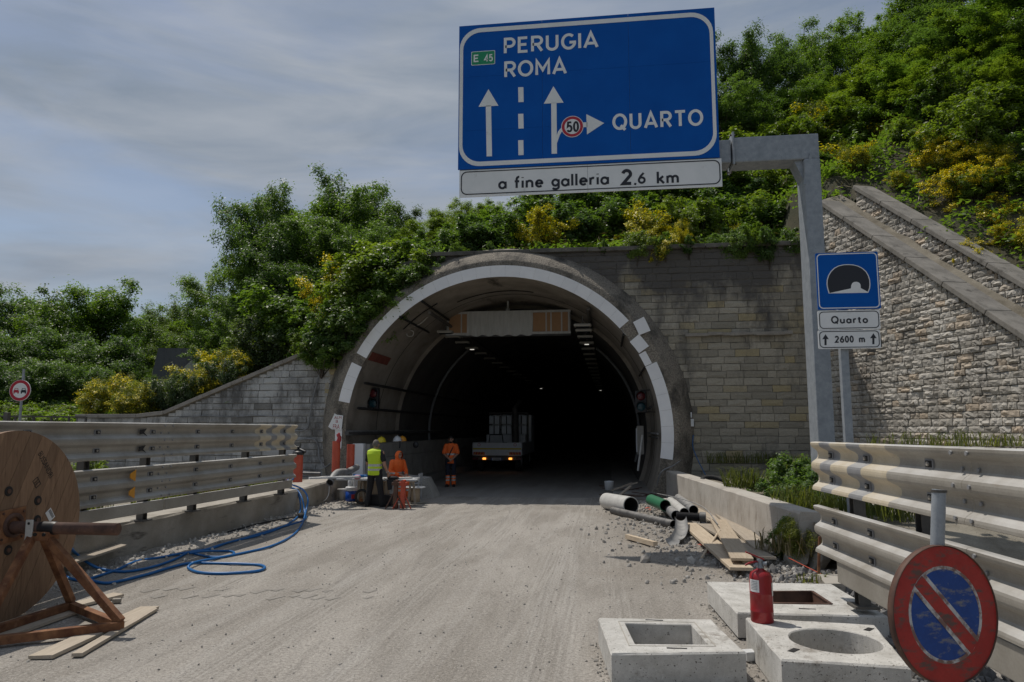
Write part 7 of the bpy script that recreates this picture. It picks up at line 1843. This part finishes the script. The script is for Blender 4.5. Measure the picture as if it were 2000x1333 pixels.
# pipe elbow on the kerb, boards
q0, q1, q2, q3 = D(645, 942, 18.2), D(658, 924, 18.7), D(680, 921, 19.4), D(697, 913, 20.0)
t = thing('drain_pipe', 'dark grey bent drain pipe lying on the kerb end, mouth towards the camera', 'pipe', q0)
mb = MB(); mb.tube(catmull([q0, q1, q2, q3], 6), .085, 'grey_plastic', 16, cap=False); mb.tube(catmull([q0, q1], 3), .078, 'black', 16, cap=False); mb.lathe([(.085, 0), (.092, .0), (.092, .07), (.085, .07)], q0 - (q0 - q1) * .05, (q0 - q1), 'grey_plastic', 16); mb.build('pipe_wall', t)
d0 = (q1 - q0).normalized(); mb = MB(); mb.lathe([(0, .03), (.080, .03)], q0, d0, 'slot', 16); mb.build('mouth', t)
plank('plank', 'pale board lying across the kerb end left of the bent pipe', D(604, 936, 18.0), D(700, 933, 18.6), .22, .04, 'sheet')
cable('black_pipe', 'straight black pipe on the ground behind the kerb by the portal', [D(592, 925, 19), D(626, 926, 19)], .045, 'dark_pipe', cat='pipe')
cable('white_wire', 'pale wire dangling from the kerb end towards the road', [D(643, 950, 18.1), D(642, 965, 18.0), D(637, 975, 17.9), D(632, 979, 17.9)], .008, 'white_pipe')

# ------------------------------------------------------------------ the flatbed truck in the tunnel
YT0 = 33.4; tl, tr_ = W(920, 880, YT0), W(1022, 880, YT0); cxT = (tl.x + tr_.x) / 2; wT = 2.3
tk = thing('flatbed_truck', 'flatbed truck seen from behind inside the dark tunnel, amber lamps lit', 'truck', (cxT, YT0, 0))
zg0, zg1 = W(970, 890, YT0).z, W(970, 865, YT0).z
mb = MB(); mb.box((cxT, YT0, (zg0 + zg1) / 2), (wT, .04, zg1 - zg0), 'truck_grey', bev=.01); mb.build('tailgate', tk)
mb = MB(); mb.box((cxT, YT0 - .025, zg0 + (zg1 - zg0) * .52), (wT - .02, .006, .07), 'plastic_yellow'); mb.build('yellow_stripe', tk)
for s in (-1, 1):
    x0 = cxT + s * (wT / 2 - .30) - .27; mb = MB(); mb.box((x0 + .27, YT0 - .024, zg0 + .09), (.54, .004, .13), 'sign_red')
    for k in range(4): mb.prism([(x0 + .03 + k * .13, YT0 - .027, zg0 + .03), (x0 + .09 + k * .13, YT0 - .027, zg0 + .03), (x0 + .09 + k * .13 - s * .05, YT0 - .027, zg0 + .15), (x0 + .03 + k * .13 - s * .05, YT0 - .027, zg0 + .15)], (0, .002, 0), 'plastic_orange')
    mb.build('chevron_board', tk)
    mb = MB(); ring(circ(cxT + s * .85, zg1 - .1, .07, 14), circ(cxT + s * .85, zg1 - .1, .05, 14), YT0 - .026, 'sign_red', mb); flat(circ(cxT + s * .85, zg1 - .1, .05, 14), YT0 - .025, 'sign_white', mb); mb.build('speed_sticker', tk)
    mb = MB(); mb.box((cxT + s * wT / 2, YT0 + 2.2, (zg0 + zg1) / 2), (.04, 4.3, zg1 - zg0), 'truck_grey', bev=.01); mb.build('side_board', tk)
    for y in (.9, 1.25 + 3.2):
        mb = MB(); mb.lathe([(0, -.13), (.24, -.13), (.44, -.12), (.48, -.08), (.48, .08), (.44, .12), (.24, .13), (0, .13)], (cxT + s * .9, YT0 + y, .48), (1, 0, 0), 'rubber', 22); w_ = mb.build('wheel', tk)
        mb = MB(); mb.lathe([(0, .135 * s), (.22, .135 * s), (.24, .15 * s)], (cxT + s * .9, YT0 + y, .48), (1, 0, 0), 'truck_grey', 16); attach(mb.build('rim'), w_)
    lx_ = W(946 if s < 0 else 997, 908, YT0).x
    mb = MB(); mb.box((lx_, YT0 - .03, .62), (.15, .05, .085), 'lamp_on', bev=.01); mb.build('indicator_lamp', tk)
    mb = MB(); mb.box((cxT + s * 1.02, YT0 - .02, .62), (.26, .05, .11), 'lens_red', bev=.01); mb.build('tail_lamp', tk)
mb = MB(); mb.box((cxT, YT0 + 2.2, zg0 - .03), (wT - .06, 4.3, .06), 'post'); mb.build('bed', tk)
mb = MB(); mb.box((cxT, YT0 + .05, .62), (2.15, .08, .14), 'post', bev=.01); mb.box((cxT, YT0 + .2, .85), (.9, .3, .4), 'post'); mb.build('rear_bumper', tk)
mb = MB(); mb.box((cxT, YT0 + 2.6, .75), (.8, 5.2, .28), 'post'); mb.build('chassis', tk)
pl0 = W(970, 909, YT0); t_ = MB(); t_.box((pl0.x, YT0 - .03, .60), (.50, .012, .115), 'sign_white', bev=.004); t_.box((pl0.x - .225, YT0 - .037, .60), (.045, .004, .11), 'plastic_blue'); t_.box((pl0.x + .225, YT0 - .037, .60), (.045, .004, .11), 'plastic_blue')
for k in range(7): t_.box((pl0.x - .15 + k * .05, YT0 - .037, .60), (.028, .003, .07), 'sign_black')
t_.build('number_plate', tk)
mb = MB(); mb.box((cxT + .1, YT0 + 5.3, 1.75), (2.1, 1.6, 2.0), 'cab_white', bev=.08); mb.build('cab', tk)
mb = MB()
for x in (cxT - .95, cxT - .35, cxT + .45, cxT + 1.02): mb.box((x, YT0 + 3.9, 2.05), (.07, .07, 1.6), 'post')
for z in (1.95, 2.82): mb.box((cxT, YT0 + 3.9, z), (2.05, .07, .07), 'post')
mb.build('headboard_frame', tk)
mb = MB(); mb.tube([(cxT + .62, YT0 + 1.9, zg0), (cxT + .62, YT0 + 1.9, 2.7), (cxT + .58, YT0 + 1.95, 3.0)], [.17, .16, .13], 'post', 12); mb.tube([(cxT + .58, YT0 + 1.95, 3.0), (cxT + .75, YT0 + 2.6, 3.35)], .11, 'post', 10); mb.build('crane_column', tk)
for x, z in ((W(974, 817, YT0 + 4).x, W(974, 817, YT0 + 4).z), (W(1028, 820, YT0 + 4).x, W(1028, 820, YT0 + 4).z)):
    mb = MB(); mb.tube([(x, YT0 + 4, z - .04), (x, YT0 + 4, z + .04)], .045, 'lamp_white', 8); mb.build('beacon', tk)
pk = None
for row in range(2):
    for k, x in enumerate((-.62, .02, .78)):
        t = thing('wrapped_package', ('upper' if row else 'lower') + ' pale wrapped package stacked on the truck, ' + ('at the left', 'in the middle', 'right of the crane column')[k], 'package', (cxT + x, YT0 + 3.3, 1.72 + row * .50), 'packages stacked on the truck bed')
        mb = MB(); mb.box((0, 0, .23), (.52, .5, .44), 'cab_white', bev=.04); parent_local(mb, 'bale', t); mb = MB(); mb.box((0, -.256, .23), (.05, .004, .44), 'slot'); parent_local(mb, 'strap', t)
mb = MB(); mb.box((cxT, YT0 + 3.3, (zg0 + 1.70) / 2), (2.0, .7, 1.70 - zg0), 'truck_grey', bev=.02); single(mb, 'steel_box', 'long grey steel box on the truck under the packages', 'box')
mb = MB(); mb.box((cxT - .2, YT0 + 1.2, zg0 + .35), (1.0, .7, .45), 'black', bev=.05); mb.tube([(cxT - .55, YT0 + 1.0, zg0 + .5), (cxT - .5, YT0 + 1.0, zg0 + .95), (cxT + .1, YT0 + 1.0, zg0 + .95), (cxT + .15, YT0 + 1.0, zg0 + .5)], .03, 'black', 6); single(mb, 'generator', 'dark machine with a tube frame on the truck bed', 'generator')

# ------------------------------------------------------------------ debris on the right: pipes, boards, rubble
def pz(zx, zy, h=.05):
    px, py = 1180 + zx * .17, 940 + zy * .17; p = G(px, py, .08)
    for _ in range(5): p = G(px, py, road_z(p.x, p.y) + min(h, .1))
    p.z = road_z(p.x, p.y) + h; return p
def pipe(name, label, a, b, r, mat, inner='slot', back=.0):
    a, b = V(a), V(b); d = (b - a).normalized(); t = thing(name, label, 'pipe', a); n = 22
    mb = MB(); mb.tube([a, b], r, mat, n, cap=False); mb.tube([a, b], r * .90, inner, n, cap=False)
    mb.lathe([(r, 0), (r * .90, 0)], a, d, mat, n); mb.lathe([(r, 0), (r * .90, 0)], b, d, mat, n); mb.build('pipe_wall', t); return t
pipe('white_pipe', 'wide dirty white pipe lying at the left of the pipe heap', pz(310, 340, .20), pz(150, 300, .19) + V((-.25, .55, 0)), .20, 'white_pipe')
pipe('green_pipe', 'short green pipe on the pipe heap', pz(705, 400, .33), pz(610, 360, .33) + V((-.1, .45, 0)), .125, 'green_pipe')
pipe('grey_pipe', 'grey pipe with open mouth in the middle of the heap', pz(830, 450, .22), pz(750, 340, .2) + V((-.1, .75, 0)), .105, 'grey_plastic')
pipe('grey_pipe', 'grey pipe lying right of the similar one in the heap', pz(925, 450, .24), pz(850, 340, .22) + V((-.1, .75, 0)), .10, 'white_pipe')
pipe('grey_pipe', 'dark grey pipe sloping at the right of the heap towards the boards', pz(1030, 400, .22), pz(900, 270, .22) + V((-.05, .5, 0)), .10, 'grey_plastic')
pipe('dark_pipe', 'long dark pipe with a flattened middle in front of the heap', pz(800, 500, .07), pz(100, 340, .07), .085, 'dark_pipe')
t = thing('corrugated_hose', 'black corrugated hose with a coupling lying over the boards', 'hose', pz(1000, 470)); a, b = pz(830, 460, .22), pz(1110, 470, .20); mb = MB(); n = 44
mb.tube([a.lerp(b, k / n) for k in range(n + 1)], [.088 if k % 2 else .076 for k in range(n + 1)], 'black', 14, smooth=False); mb.build('hose', t)
mb = MB(); mb.tube([b + V((-.02, 0, 0)), b + V((.10, -.02, 0))], .11, 'dark_pipe', 14); mb.tube([b + V((.02, -.05, -.1)), b + V((.1, -.12, -.15))], .05, 'dark_pipe', 8); mb.build('coupling', t)
# torn half pipe
mb = MB(); P = [pz(880, 500, .18), pz(890, 580, .10), pz(850, 670, .05), pz(790, 720, .04)]; P = catmull(P, 5); vs = []; fs = []; n = 9
for i, p in enumerate(P):
    d = (P[min(i + 1, len(P) - 1)] - P[max(i - 1, 0)]).normalized(); s = d.cross(V((0, 0, 1))).normalized(); u = s.cross(d)
    for k in range(n):
        an = R(190 + 160 * k / (n - 1)); w = .11 + .03 * i / len(P); vs.append(p + s * w * math.cos(an) + u * (w * math.sin(an) + .09))
for i in range(len(P) - 1):
    for k in range(n - 1): fs.append((i * n + k, i * n + k + 1, (i + 1) * n + k + 1, (i + 1) * n + k))
vs2 = [v + V((0, 0, -.008)) for v in vs]; mb.add(vs, fs, 'grey_plastic', True); mb.add(vs2, [f[::-1] for f in fs], 'dark_pipe', True); single(mb, 'split_pipe', 'torn half shell of grey pipe in front of the heap', 'pipe')
for nm, lb, a, b, w, h, mt in (
    ('plank', 'long pale plank leaning along the foot of the parapet, farthest right', pz(1310, 385, .16), pz(1850, 850, .14), .29, .035, 'plank'),
    ('plank', 'grey plank running under the hose from the pipe heap', pz(1040, 300, .12), pz(1290, 495, .12), .25, .035, 'plank'),
    ('plank', 'broad pale plank on the left side of the board pile', pz(970, 500, .09), pz(1580, 1030, .09), .30, .04, 'plank_warm'),
    ('plank', 'grey plank in the middle of the board pile', pz(1150, 510, .10), pz(1870, 910, .10), .26, .035, 'plank'),
    ('plank', 'warm brown plank lying across the top of the board pile', pz(1310, 510, .20), pz(1590, 985, .17), .29, .035, 'plank_warm'),
    ('plank', 'narrow plank beside the brown one on the board pile', pz(1400, 560, .13), pz(1640, 950, .10), .10, .035, 'plank_warm'),
    ('plank', 'short board lying across the far end of the board pile', pz(790, 265, .16), pz(1050, 280, .16), .12, .05, 'plank')):
    plank(nm, lb, a, b, w, h, mt)
plank('stick', 'square brown timber stick lying alone on the rubble', pz(265, 660, .02), pz(590, 750, .02), .085, .075, 'plank_warm', cat='stick', ragged=False)
cable('stick', 'round pale stick leaning against the board pile', [pz(1115, 890, .03), pz(1330, 640, .20)], .022, 'plank_warm', cat='stick')
mb = MB()
def rock(mb, c, s, r, mat):
    bm = bmesh.new(); bmesh.ops.create_icosphere(bm, subdivisions=1, radius=1.0); q = Euler((r.uniform(0, 6), r.uniform(0, 6), r.uniform(0, 6))).to_matrix(); sc = V((r.uniform(.7, 1.3), r.uniform(.6, 1.1), r.uniform(.5, .9)))
    for v in bm.verts: v.co = v.co * r.uniform(.75, 1.15)
    vs = [q @ V((v.co.x * sc.x, v.co.y * sc.y, v.co.z * sc.z)) * s + V(c) for v in bm.verts]; fs = [tuple(v.index for v in f.verts) for f in bm.faces]; bm.free(); mb.add(vs, fs, mat)
rr = random.Random(8)
for zx, zy, s, lb in ((480, 890, .13, 'pale broken concrete lump on the rubble left of the boards'), (1000, 920, .10, 'whitish stone near the foot of the round stick'), (700, 245, .18, 'pale chunk of concrete at the far end of the pipe heap')):
    mb = MB(); rock(mb, pz(zx, zy, s * .4), s, rr, 'rock'); single(mb, 'concrete_lump', lb, 'stone')
p = G(1560, 1098, .1); mb = MB(); rock(mb, (p.x, p.y, .16), .26, rr, 'kerb'); rock(mb, (p.x + .25, p.y - .1, .12), .2, rr, 'kerb'); single(mb, 'concrete_lump', 'rough concrete lump behind the extinguisher at the parapet end', 'stone')
cable('thin_cable', 'thin grey cable stretched over the pipe heap and boards', [pz(340, 100, .10), pz(640, 240, .3), pz(900, 370, .42), pz(1150, 450, .30), pz(1310, 610, .25)], .010, 'grey_plastic')
p = G(1605, 1130, .1); mb = MB(); mb.tube([(p.x - .05, p.y, 0), (p.x, p.y, .62)], .018, 'rust', 8); single(mb, 'steel_peg', 'thin rusty steel peg standing near the parapet end', 'peg')
cable('string_line', 'pinkish string line running from the rubble to the steel peg', [G(1540, 1090, .2), V((p.x, p.y, .15))], .006, 'red_pipe')
for k, (zx, zy) in enumerate(((1130, 740), (1210, 820), (880, 210), (500, 330), (130, 330))):
    r = random.Random(k); mb = MB()
    for q in range(9):
        c0 = pz(zx + r.uniform(-40, 40), zy + r.uniform(-20, 20), .03); mb.add([c0 + V((r.uniform(-.05, .05), r.uniform(-.05, .05), r.uniform(0, .04))) for _ in range(4)], [(0, 1, 2, 3)], 'red_pipe')
    single(mb, 'orange_netting', ('torn orange netting scrap under the left edge of the boards', 'torn orange netting scrap farther down the board pile', 'torn orange netting scrap behind the pipe heap by the parapet', 'torn orange netting scrap between the white and the green pipe', 'torn orange netting scrap beside the end of the long dark pipe')[k], 'netting')
q = G(1190, 968, .1); mb = MB(); mb.lathe([(0, 0), (.12, 0), (.145, .26), (.15, .27), (.138, .27), (.115, .02), (0, .02)], (q.x, q.y + 1.2, .15), None, 'plastic_white', 18); single(mb, 'white_bucket', 'white bucket on the pavement inside the tunnel on the right', 'bucket')
for k, (px, py, a) in enumerate(((1195, 965, .5), (1212, 975, 1.1), (1205, 960, -.4))):
    p = G(px, py, .15); mb = MB(); mb.beam((p.x, p.y + 1, .16), (p.x + .7 * math.cos(a), p.y + 1 + .7 * math.sin(a), .36), .07, .04, 'plank'); single(mb, 'timber_scrap', 'timber scrap leaning in the heap at the right tunnel kerb', 'timber', 'timber scraps at the right tunnel kerb')
mb = MB(); 
for k in range(34):
    a = G(1225 + rr.uniform(-20, 60), 958 + rr.uniform(-8, 14), .1); mb.tube([a, a + V((rr.uniform(-.9, .9), rr.uniform(-.5, .5), rr.uniform(0, .1)))], .012, 'rust_dark', 4)
o = mb.build('scrap_rods'); o['kind'] = 'stuff'
mb = MB(); p = D(1395, 933, 17.5); mb.lathe([(.30, 0), (.34, .03), (.34, .09), (.30, .12), (.24, .10), (.24, .02), (.30, 0)], (p.x, p.y, stripz(p.x, p.y) + .02), (0.1, -.25, 1), 'rubber', 26); single(mb, 'rubber_ring', 'black rubber ring lying on the dirt strip behind the parapet', 'rubber ring')

# rubble, grit and gravel: nobody could count it
def scatter(name, n, fn, smin, smax, mat, seed, pw_=2.5):
    r = np.random.default_rng(seed); bm = bmesh.new(); bmesh.ops.create_icosphere(bm, subdivisions=1, radius=1.0); bv = np.array([v.co[:] for v in bm.verts]); bf = [tuple(v.index for v in f.verts) for f in bm.faces]; bm.free()
    vs = []; fs = []; k = 0
    for _ in range(n):
        x, y, z = fn(r); s = smin + (smax - smin) * r.random() ** pw_
        q = np.array(Euler(tuple(r.uniform(0, 6, 3))).to_matrix()); v = (bv * r.uniform(.72, 1.15, (len(bv), 1))) * np.array([1.2, .9, .65]) * s
        vs.append(v @ q.T + np.array([x, y, z + s * .25])); fs += [tuple(i + k for i in f) for f in bf]; k += len(bv)
    me = bpy.data.meshes.new(name); me.from_pydata(np.concatenate(vs).tolist(), [], fs); me.materials.append(MAT[mat]); me.update()
    o = bpy.data.objects.new(name, me); COL.objects.link(o); o['kind'] = 'stuff'; return o
def f_right(r):
    y = r.uniform(9.7, 20.5); x = wallx(y) - abs(r.normal(0, 1.0)) * (1.1 if y < 16 else .8); return x, y, road_z(x, y)
def f_left(r):
    y = r.uniform(6, 21); x = -7.15 + abs(r.normal(0, .30)); return x, y, road_z(x, y)
def f_road(r):
    y = 2.5 + 18.5 * r.random() ** 1.6; x = r.uniform(-7, 2.2); return x, y, road_z(x, y)
def f_pit(r):
    x = r.uniform(2.1, 5.0); y = r.uniform(5.0, 10.6); return x, y, road_z(min(x, 5.4), y) + .01
scatter('rubble', 5200, f_right, .007, .055, 'rock', 1, 4); scatter('kerb_grit', 1500, f_left, .006, .045, 'rock', 2, 3)
scatter('road_grit', 5200, f_road, .003, .016, 'rock', 3, 3)
def f_slab(r):
    q_ = QSL[r.integers(3)]; i = r.integers(4); a, b = q_[i], q_[(i + 1) % 4]; t = r.random(); cx, cy = sum(p.x for p in q_) / 4, sum(p.y for p in q_) / 4
    x, y = a.x + (b.x - a.x) * t, a.y + (b.y - a.y) * t; n = Vector((x - cx, y - cy)).normalized() * abs(r.normal(0, .05)); return x + n.x, y + n.y, road_z(min(x + n.x, 5.4), y + n.y)
scatter('slab_grit', 900, f_slab, .004, .02, 'rock', 6, 2)
scatter('gravel', 1800, f_pit, .015, .075, 'gravel_dark', 4, 2)

# ------------------------------------------------------------------ weeds and grass
def tuft(px, py, d, n, h, label, mat='grass', rad=.2, group=None, lean=.95, z=None, wd=.009):
    p = D(px, py, d); 
    if z is not None: p.z = z
    r = np.random.default_rng(int(px * 7 + py)); vs = []; fs = []
    for _ in range(n):
        a = r.uniform(0, 6.28); b = V((p.x, p.y, p.z)) + V((math.cos(a), math.sin(a), 0)) * rad * math.sqrt(r.random()); H = h * r.uniform(.45, 1.1); t = r.uniform(0, 6.28); L = V((math.cos(t), math.sin(t), 0)) * H * lean * r.uniform(.2, 1.2); s = V((-math.sin(t), math.cos(t), 0)) * wd
        k = len(vs); vs += [b - s, b + s, b + L * .35 + V((0, 0, H * .6)) + s * .8, b + L * .35 + V((0, 0, H * .6)) - s * .8, b + L + V((0, 0, H * (1 - .35 * lean)))]; fs += [(k, k + 1, k + 2, k + 3), (k + 3, k + 2, k + 4)]
    mb = MB(); mb.add(vs, fs, mat); o = mb.build('blades'); t = thing('grass_tuft', label, 'grass', p, group); attach(o, t); return t
tuft(1452, 952, 15.2, 260, .62, 'bright green grass tuft on top of the parapet', rad=.38, z=.78)
tuft(1500, 946, 15, 90, .4, 'small sparse grass tuft right of the bright one on the parapet', rad=.3, z=.76)
WG = 'rank weeds around the steel post behind the right parapet'
for px, py, d, n, h, m_ in ((1545, 985, 12.6, 110, .5, 'grass'), (1575, 1005, 12, 130, .55, 'grass'), (1605, 995, 12.4, 120, .6, 'grass'), (1640, 1010, 11.4, 110, .55, 'grass'), (1585, 1045, 11, 110, .45, 'grass'), (1535, 930, 17, 90, .5, 'grass'), (1565, 915, 18, 90, .5, 'grass'), (1690, 1005, 11, 110, .5, 'grass'), (1745, 1015, 10.4, 110, .5, 'grass'), (1800, 1005, 10.6, 90, .45, 'grass'), (1560, 1080, 10.6, 90, .45, 'dry'), (1525, 1075, 10.9, 90, .4, 'dry')):
    tuft(px, py, d, n, h, WG, m_, .35, 'weeds around the post behind the right parapet')
for px, py, d, H in ((1540, 900, 18, 1.2), (1580, 905, 16.5, 1.3), (1600, 960, 13, 1.1), (1660, 985, 11.6, 1.0), (1545, 1010, 11.0, .75), (1720, 990, 11.4, 1.0)):
    bush('green', px, py, d, 'leafy weed clump beside the steel post behind the right parapet', 'weed clumps by the steel post', H, .8)
bush('broom', 1556, 1012, 10.6, 'dry greenish shrub leaning on the parapet end', None, .75, .95, bloom=None)
for px, py, d, H in ((1535, 893, 15.5, 1.5), (1565, 900, 14.2, 1.5), (1592, 925, 13.0, 1.3), (1520, 930, 14.5, 1.0), (1600, 1010, 11.6, .8)):
    bush('darkb', px, py, d, 'dark leafy weed mass left of the steel post, behind the parapet', 'dark weeds left of the steel post', H, .9)
for px, d in ((1725, 15), (1790, 14.6), (1850, 14.2), (1885, 14), (1930, 13.8), (1965, 13.4), (1990, 13.2), (1830, 14.4)):
    tuft(px, 872, d, 16 + int(px * 7) % 30, .25 + (int(px * 13) % 30) / 100, 'thin grass tuft at the foot of the wing wall', 'grass', .3, 'grass at the foot of the wing wall')
for px, d in ((1480, 20.5), (1510, 20.8), (1440, 20.9), (1400, 21)):
    tuft(px, 905, d, 60, .5, 'grass tuft at the foot of the portal wall', 'grass', .3, 'grass at the foot of the portal wall')
for px, py, d in ((150, 920, 11.5), (180, 918, 12), (300, 900, 14), (340, 898, 14.5), (375, 893, 15), (400, 892, 15.4), (440, 889, 16), (480, 885, 17), (520, 880, 17.6)):
    tuft(px, py, d, 120, .62, 'green grass tuft seen between the beams of the left guardrail', 'grass', .35, 'grass behind the left guardrail', z=.52)
bush('fresh', 165, 895, 12, 'small green bush seen between the beams of the left guardrail', None, .55, 1.2, zg=.5)
for px, py in ((372, 1022), (385, 1018)): 
    p = G(px, py, .1); tuft(px, py, 13.2, 60, .22, 'small dark weed growing at the foot of the left kerb', 'grass', .12, 'weeds at the foot of the left kerb', z=.06)
for px, py, d in ((430, 940, 15.6), (455, 935, 15.9), (400, 948, 15)):
    tuft(px, py, d, 35, .35, 'dry weed on the kerb under the left guardrail', 'dry', .2, 'dry weeds on the left kerb', z=.60)
tuft(1590, 1000, 9.3, 0 + 40, .2, 'small yellow flowered weed on the gravel behind the extinguisher', 'grass', .25, z=.06)

# ------------------------------------------------------------------ far left: sign, post and fence of the other carriageway
YN = D(39, 763, 20.5).y; c = D(39, 763, 20.5); rn = .305
no = thing('no_overtaking_sign', 'round red ringed no overtaking sign at the far left', 'road sign', (c.x, c.y, -.3))
M2 = Matrix.Translation(c) @ Matrix.Rotation(R(7), 4, 'Z')
def np_(mb, name): o = mb.build(name); o.data.transform(M2); attach(o, no)
mb = MB(); mb.prism([(x, 0, z) for x, z in circ(0, 0, rn, 36)], (0, .02, 0), 'sign_white'); np_(mb, 'disc_plate')
mb = MB(); ring(circ(0, 0, rn * .97, 36), circ(0, 0, rn * .70, 36), -.002, 'sign_red', mb); np_(mb, 'red_ring')
for x, m_ in ((-.105, 'sign_red'), (.105, 'sign_black')):
    mb = MB(); z = -.005
    for a in ([(-.085, -.055), (.085, -.055), (.085, .0), (.055, .015), (-.055, .015), (-.085, .0)], [(-.08, -.085), (-.045, -.085), (-.045, -.055), (-.08, -.055)], [(.045, -.085), (.08, -.085), (.08, -.055), (.045, -.055)]): flat([(x + p * .92, z + q) for p, q in a], -.003, m_, mb)
    ring([(x + p, z + q) for p, q in ((-.06, .015), (.06, .015), (.045, .07), (-.045, .07))], [(x + p, z + q) for p, q in ((-.045, .02), (.045, .02), (.035, .058), (-.035, .058))], -.003, m_, mb); np_(mb, 'car_symbol')
mb = MB(); mb.tube([(c.x + .02, c.y + .06, -.3), (c.x + .02, c.y + .06, c.z + .62)], .035, 'galv', 10); mb.build('pole', no)
p = D(15, 800, 20); mb = MB(); mb.box((p.x, p.y, 1.0), (.13, .13, 2.9), 'post', bev=.02); single(mb, 'steel_post', 'dark stubby steel post left of the no overtaking sign', 'post')
fn = thing('pipe_fence', 'thin dark railing running at the far left behind the guardrail', 'railing', D(80, 820, 21)); f0, f1 = D(-120, 812, 20.5), D(168, 815, 22.5)
for dz in (0, -.45, -.9): mb = MB(); mb.beam(f0 + V((0, 0, dz)), f1 + V((0, 0, dz)), .045, .045, 'post'); mb.build('rail_bar', fn)
for k in range(9): q = f0.lerp(f1, k / 8); mb = MB(); mb.beam((q.x, q.y, .2), (q.x, q.y, q.z), .05, .05, 'post'); mb.build('post', fn)

# prints left in the dust by heavy tyres
mb = MB(); r = random.Random(2)
for row, (ya, yb, n) in enumerate(((1152, 1156, 17), (1164, 1168, 17))):
    for k in range(n):
        px = 305 + (740 - 305) * (k + (row * .5)) / n + r.uniform(-2, 2); py = ya + (yb - ya) * k / n; p = G(px, py, 0)
        if r.random() < .3: continue
        a = V((p.x + r.uniform(-.05, .05), p.y + r.uniform(-.08, .08), 0)); d = V((.50, .86, 0)).normalized(); s_ = V((-d.y, d.x, 0)); l, w = .10 * r.uniform(.6, 1.2), .055 * r.uniform(.6, 1.3)
        q = [a - d * l - s_ * w, a + d * l - s_ * w * .4, a + d * l + s_ * w * .6, a - d * l + s_ * w]
        mb.add([(v.x, v.y, road_z(v.x, v.y) + .0045) for v in q], [(0, 1, 2, 3)], MAT['print'])
o = mb.build('tyre_print'); o['kind'] = 'stuff'
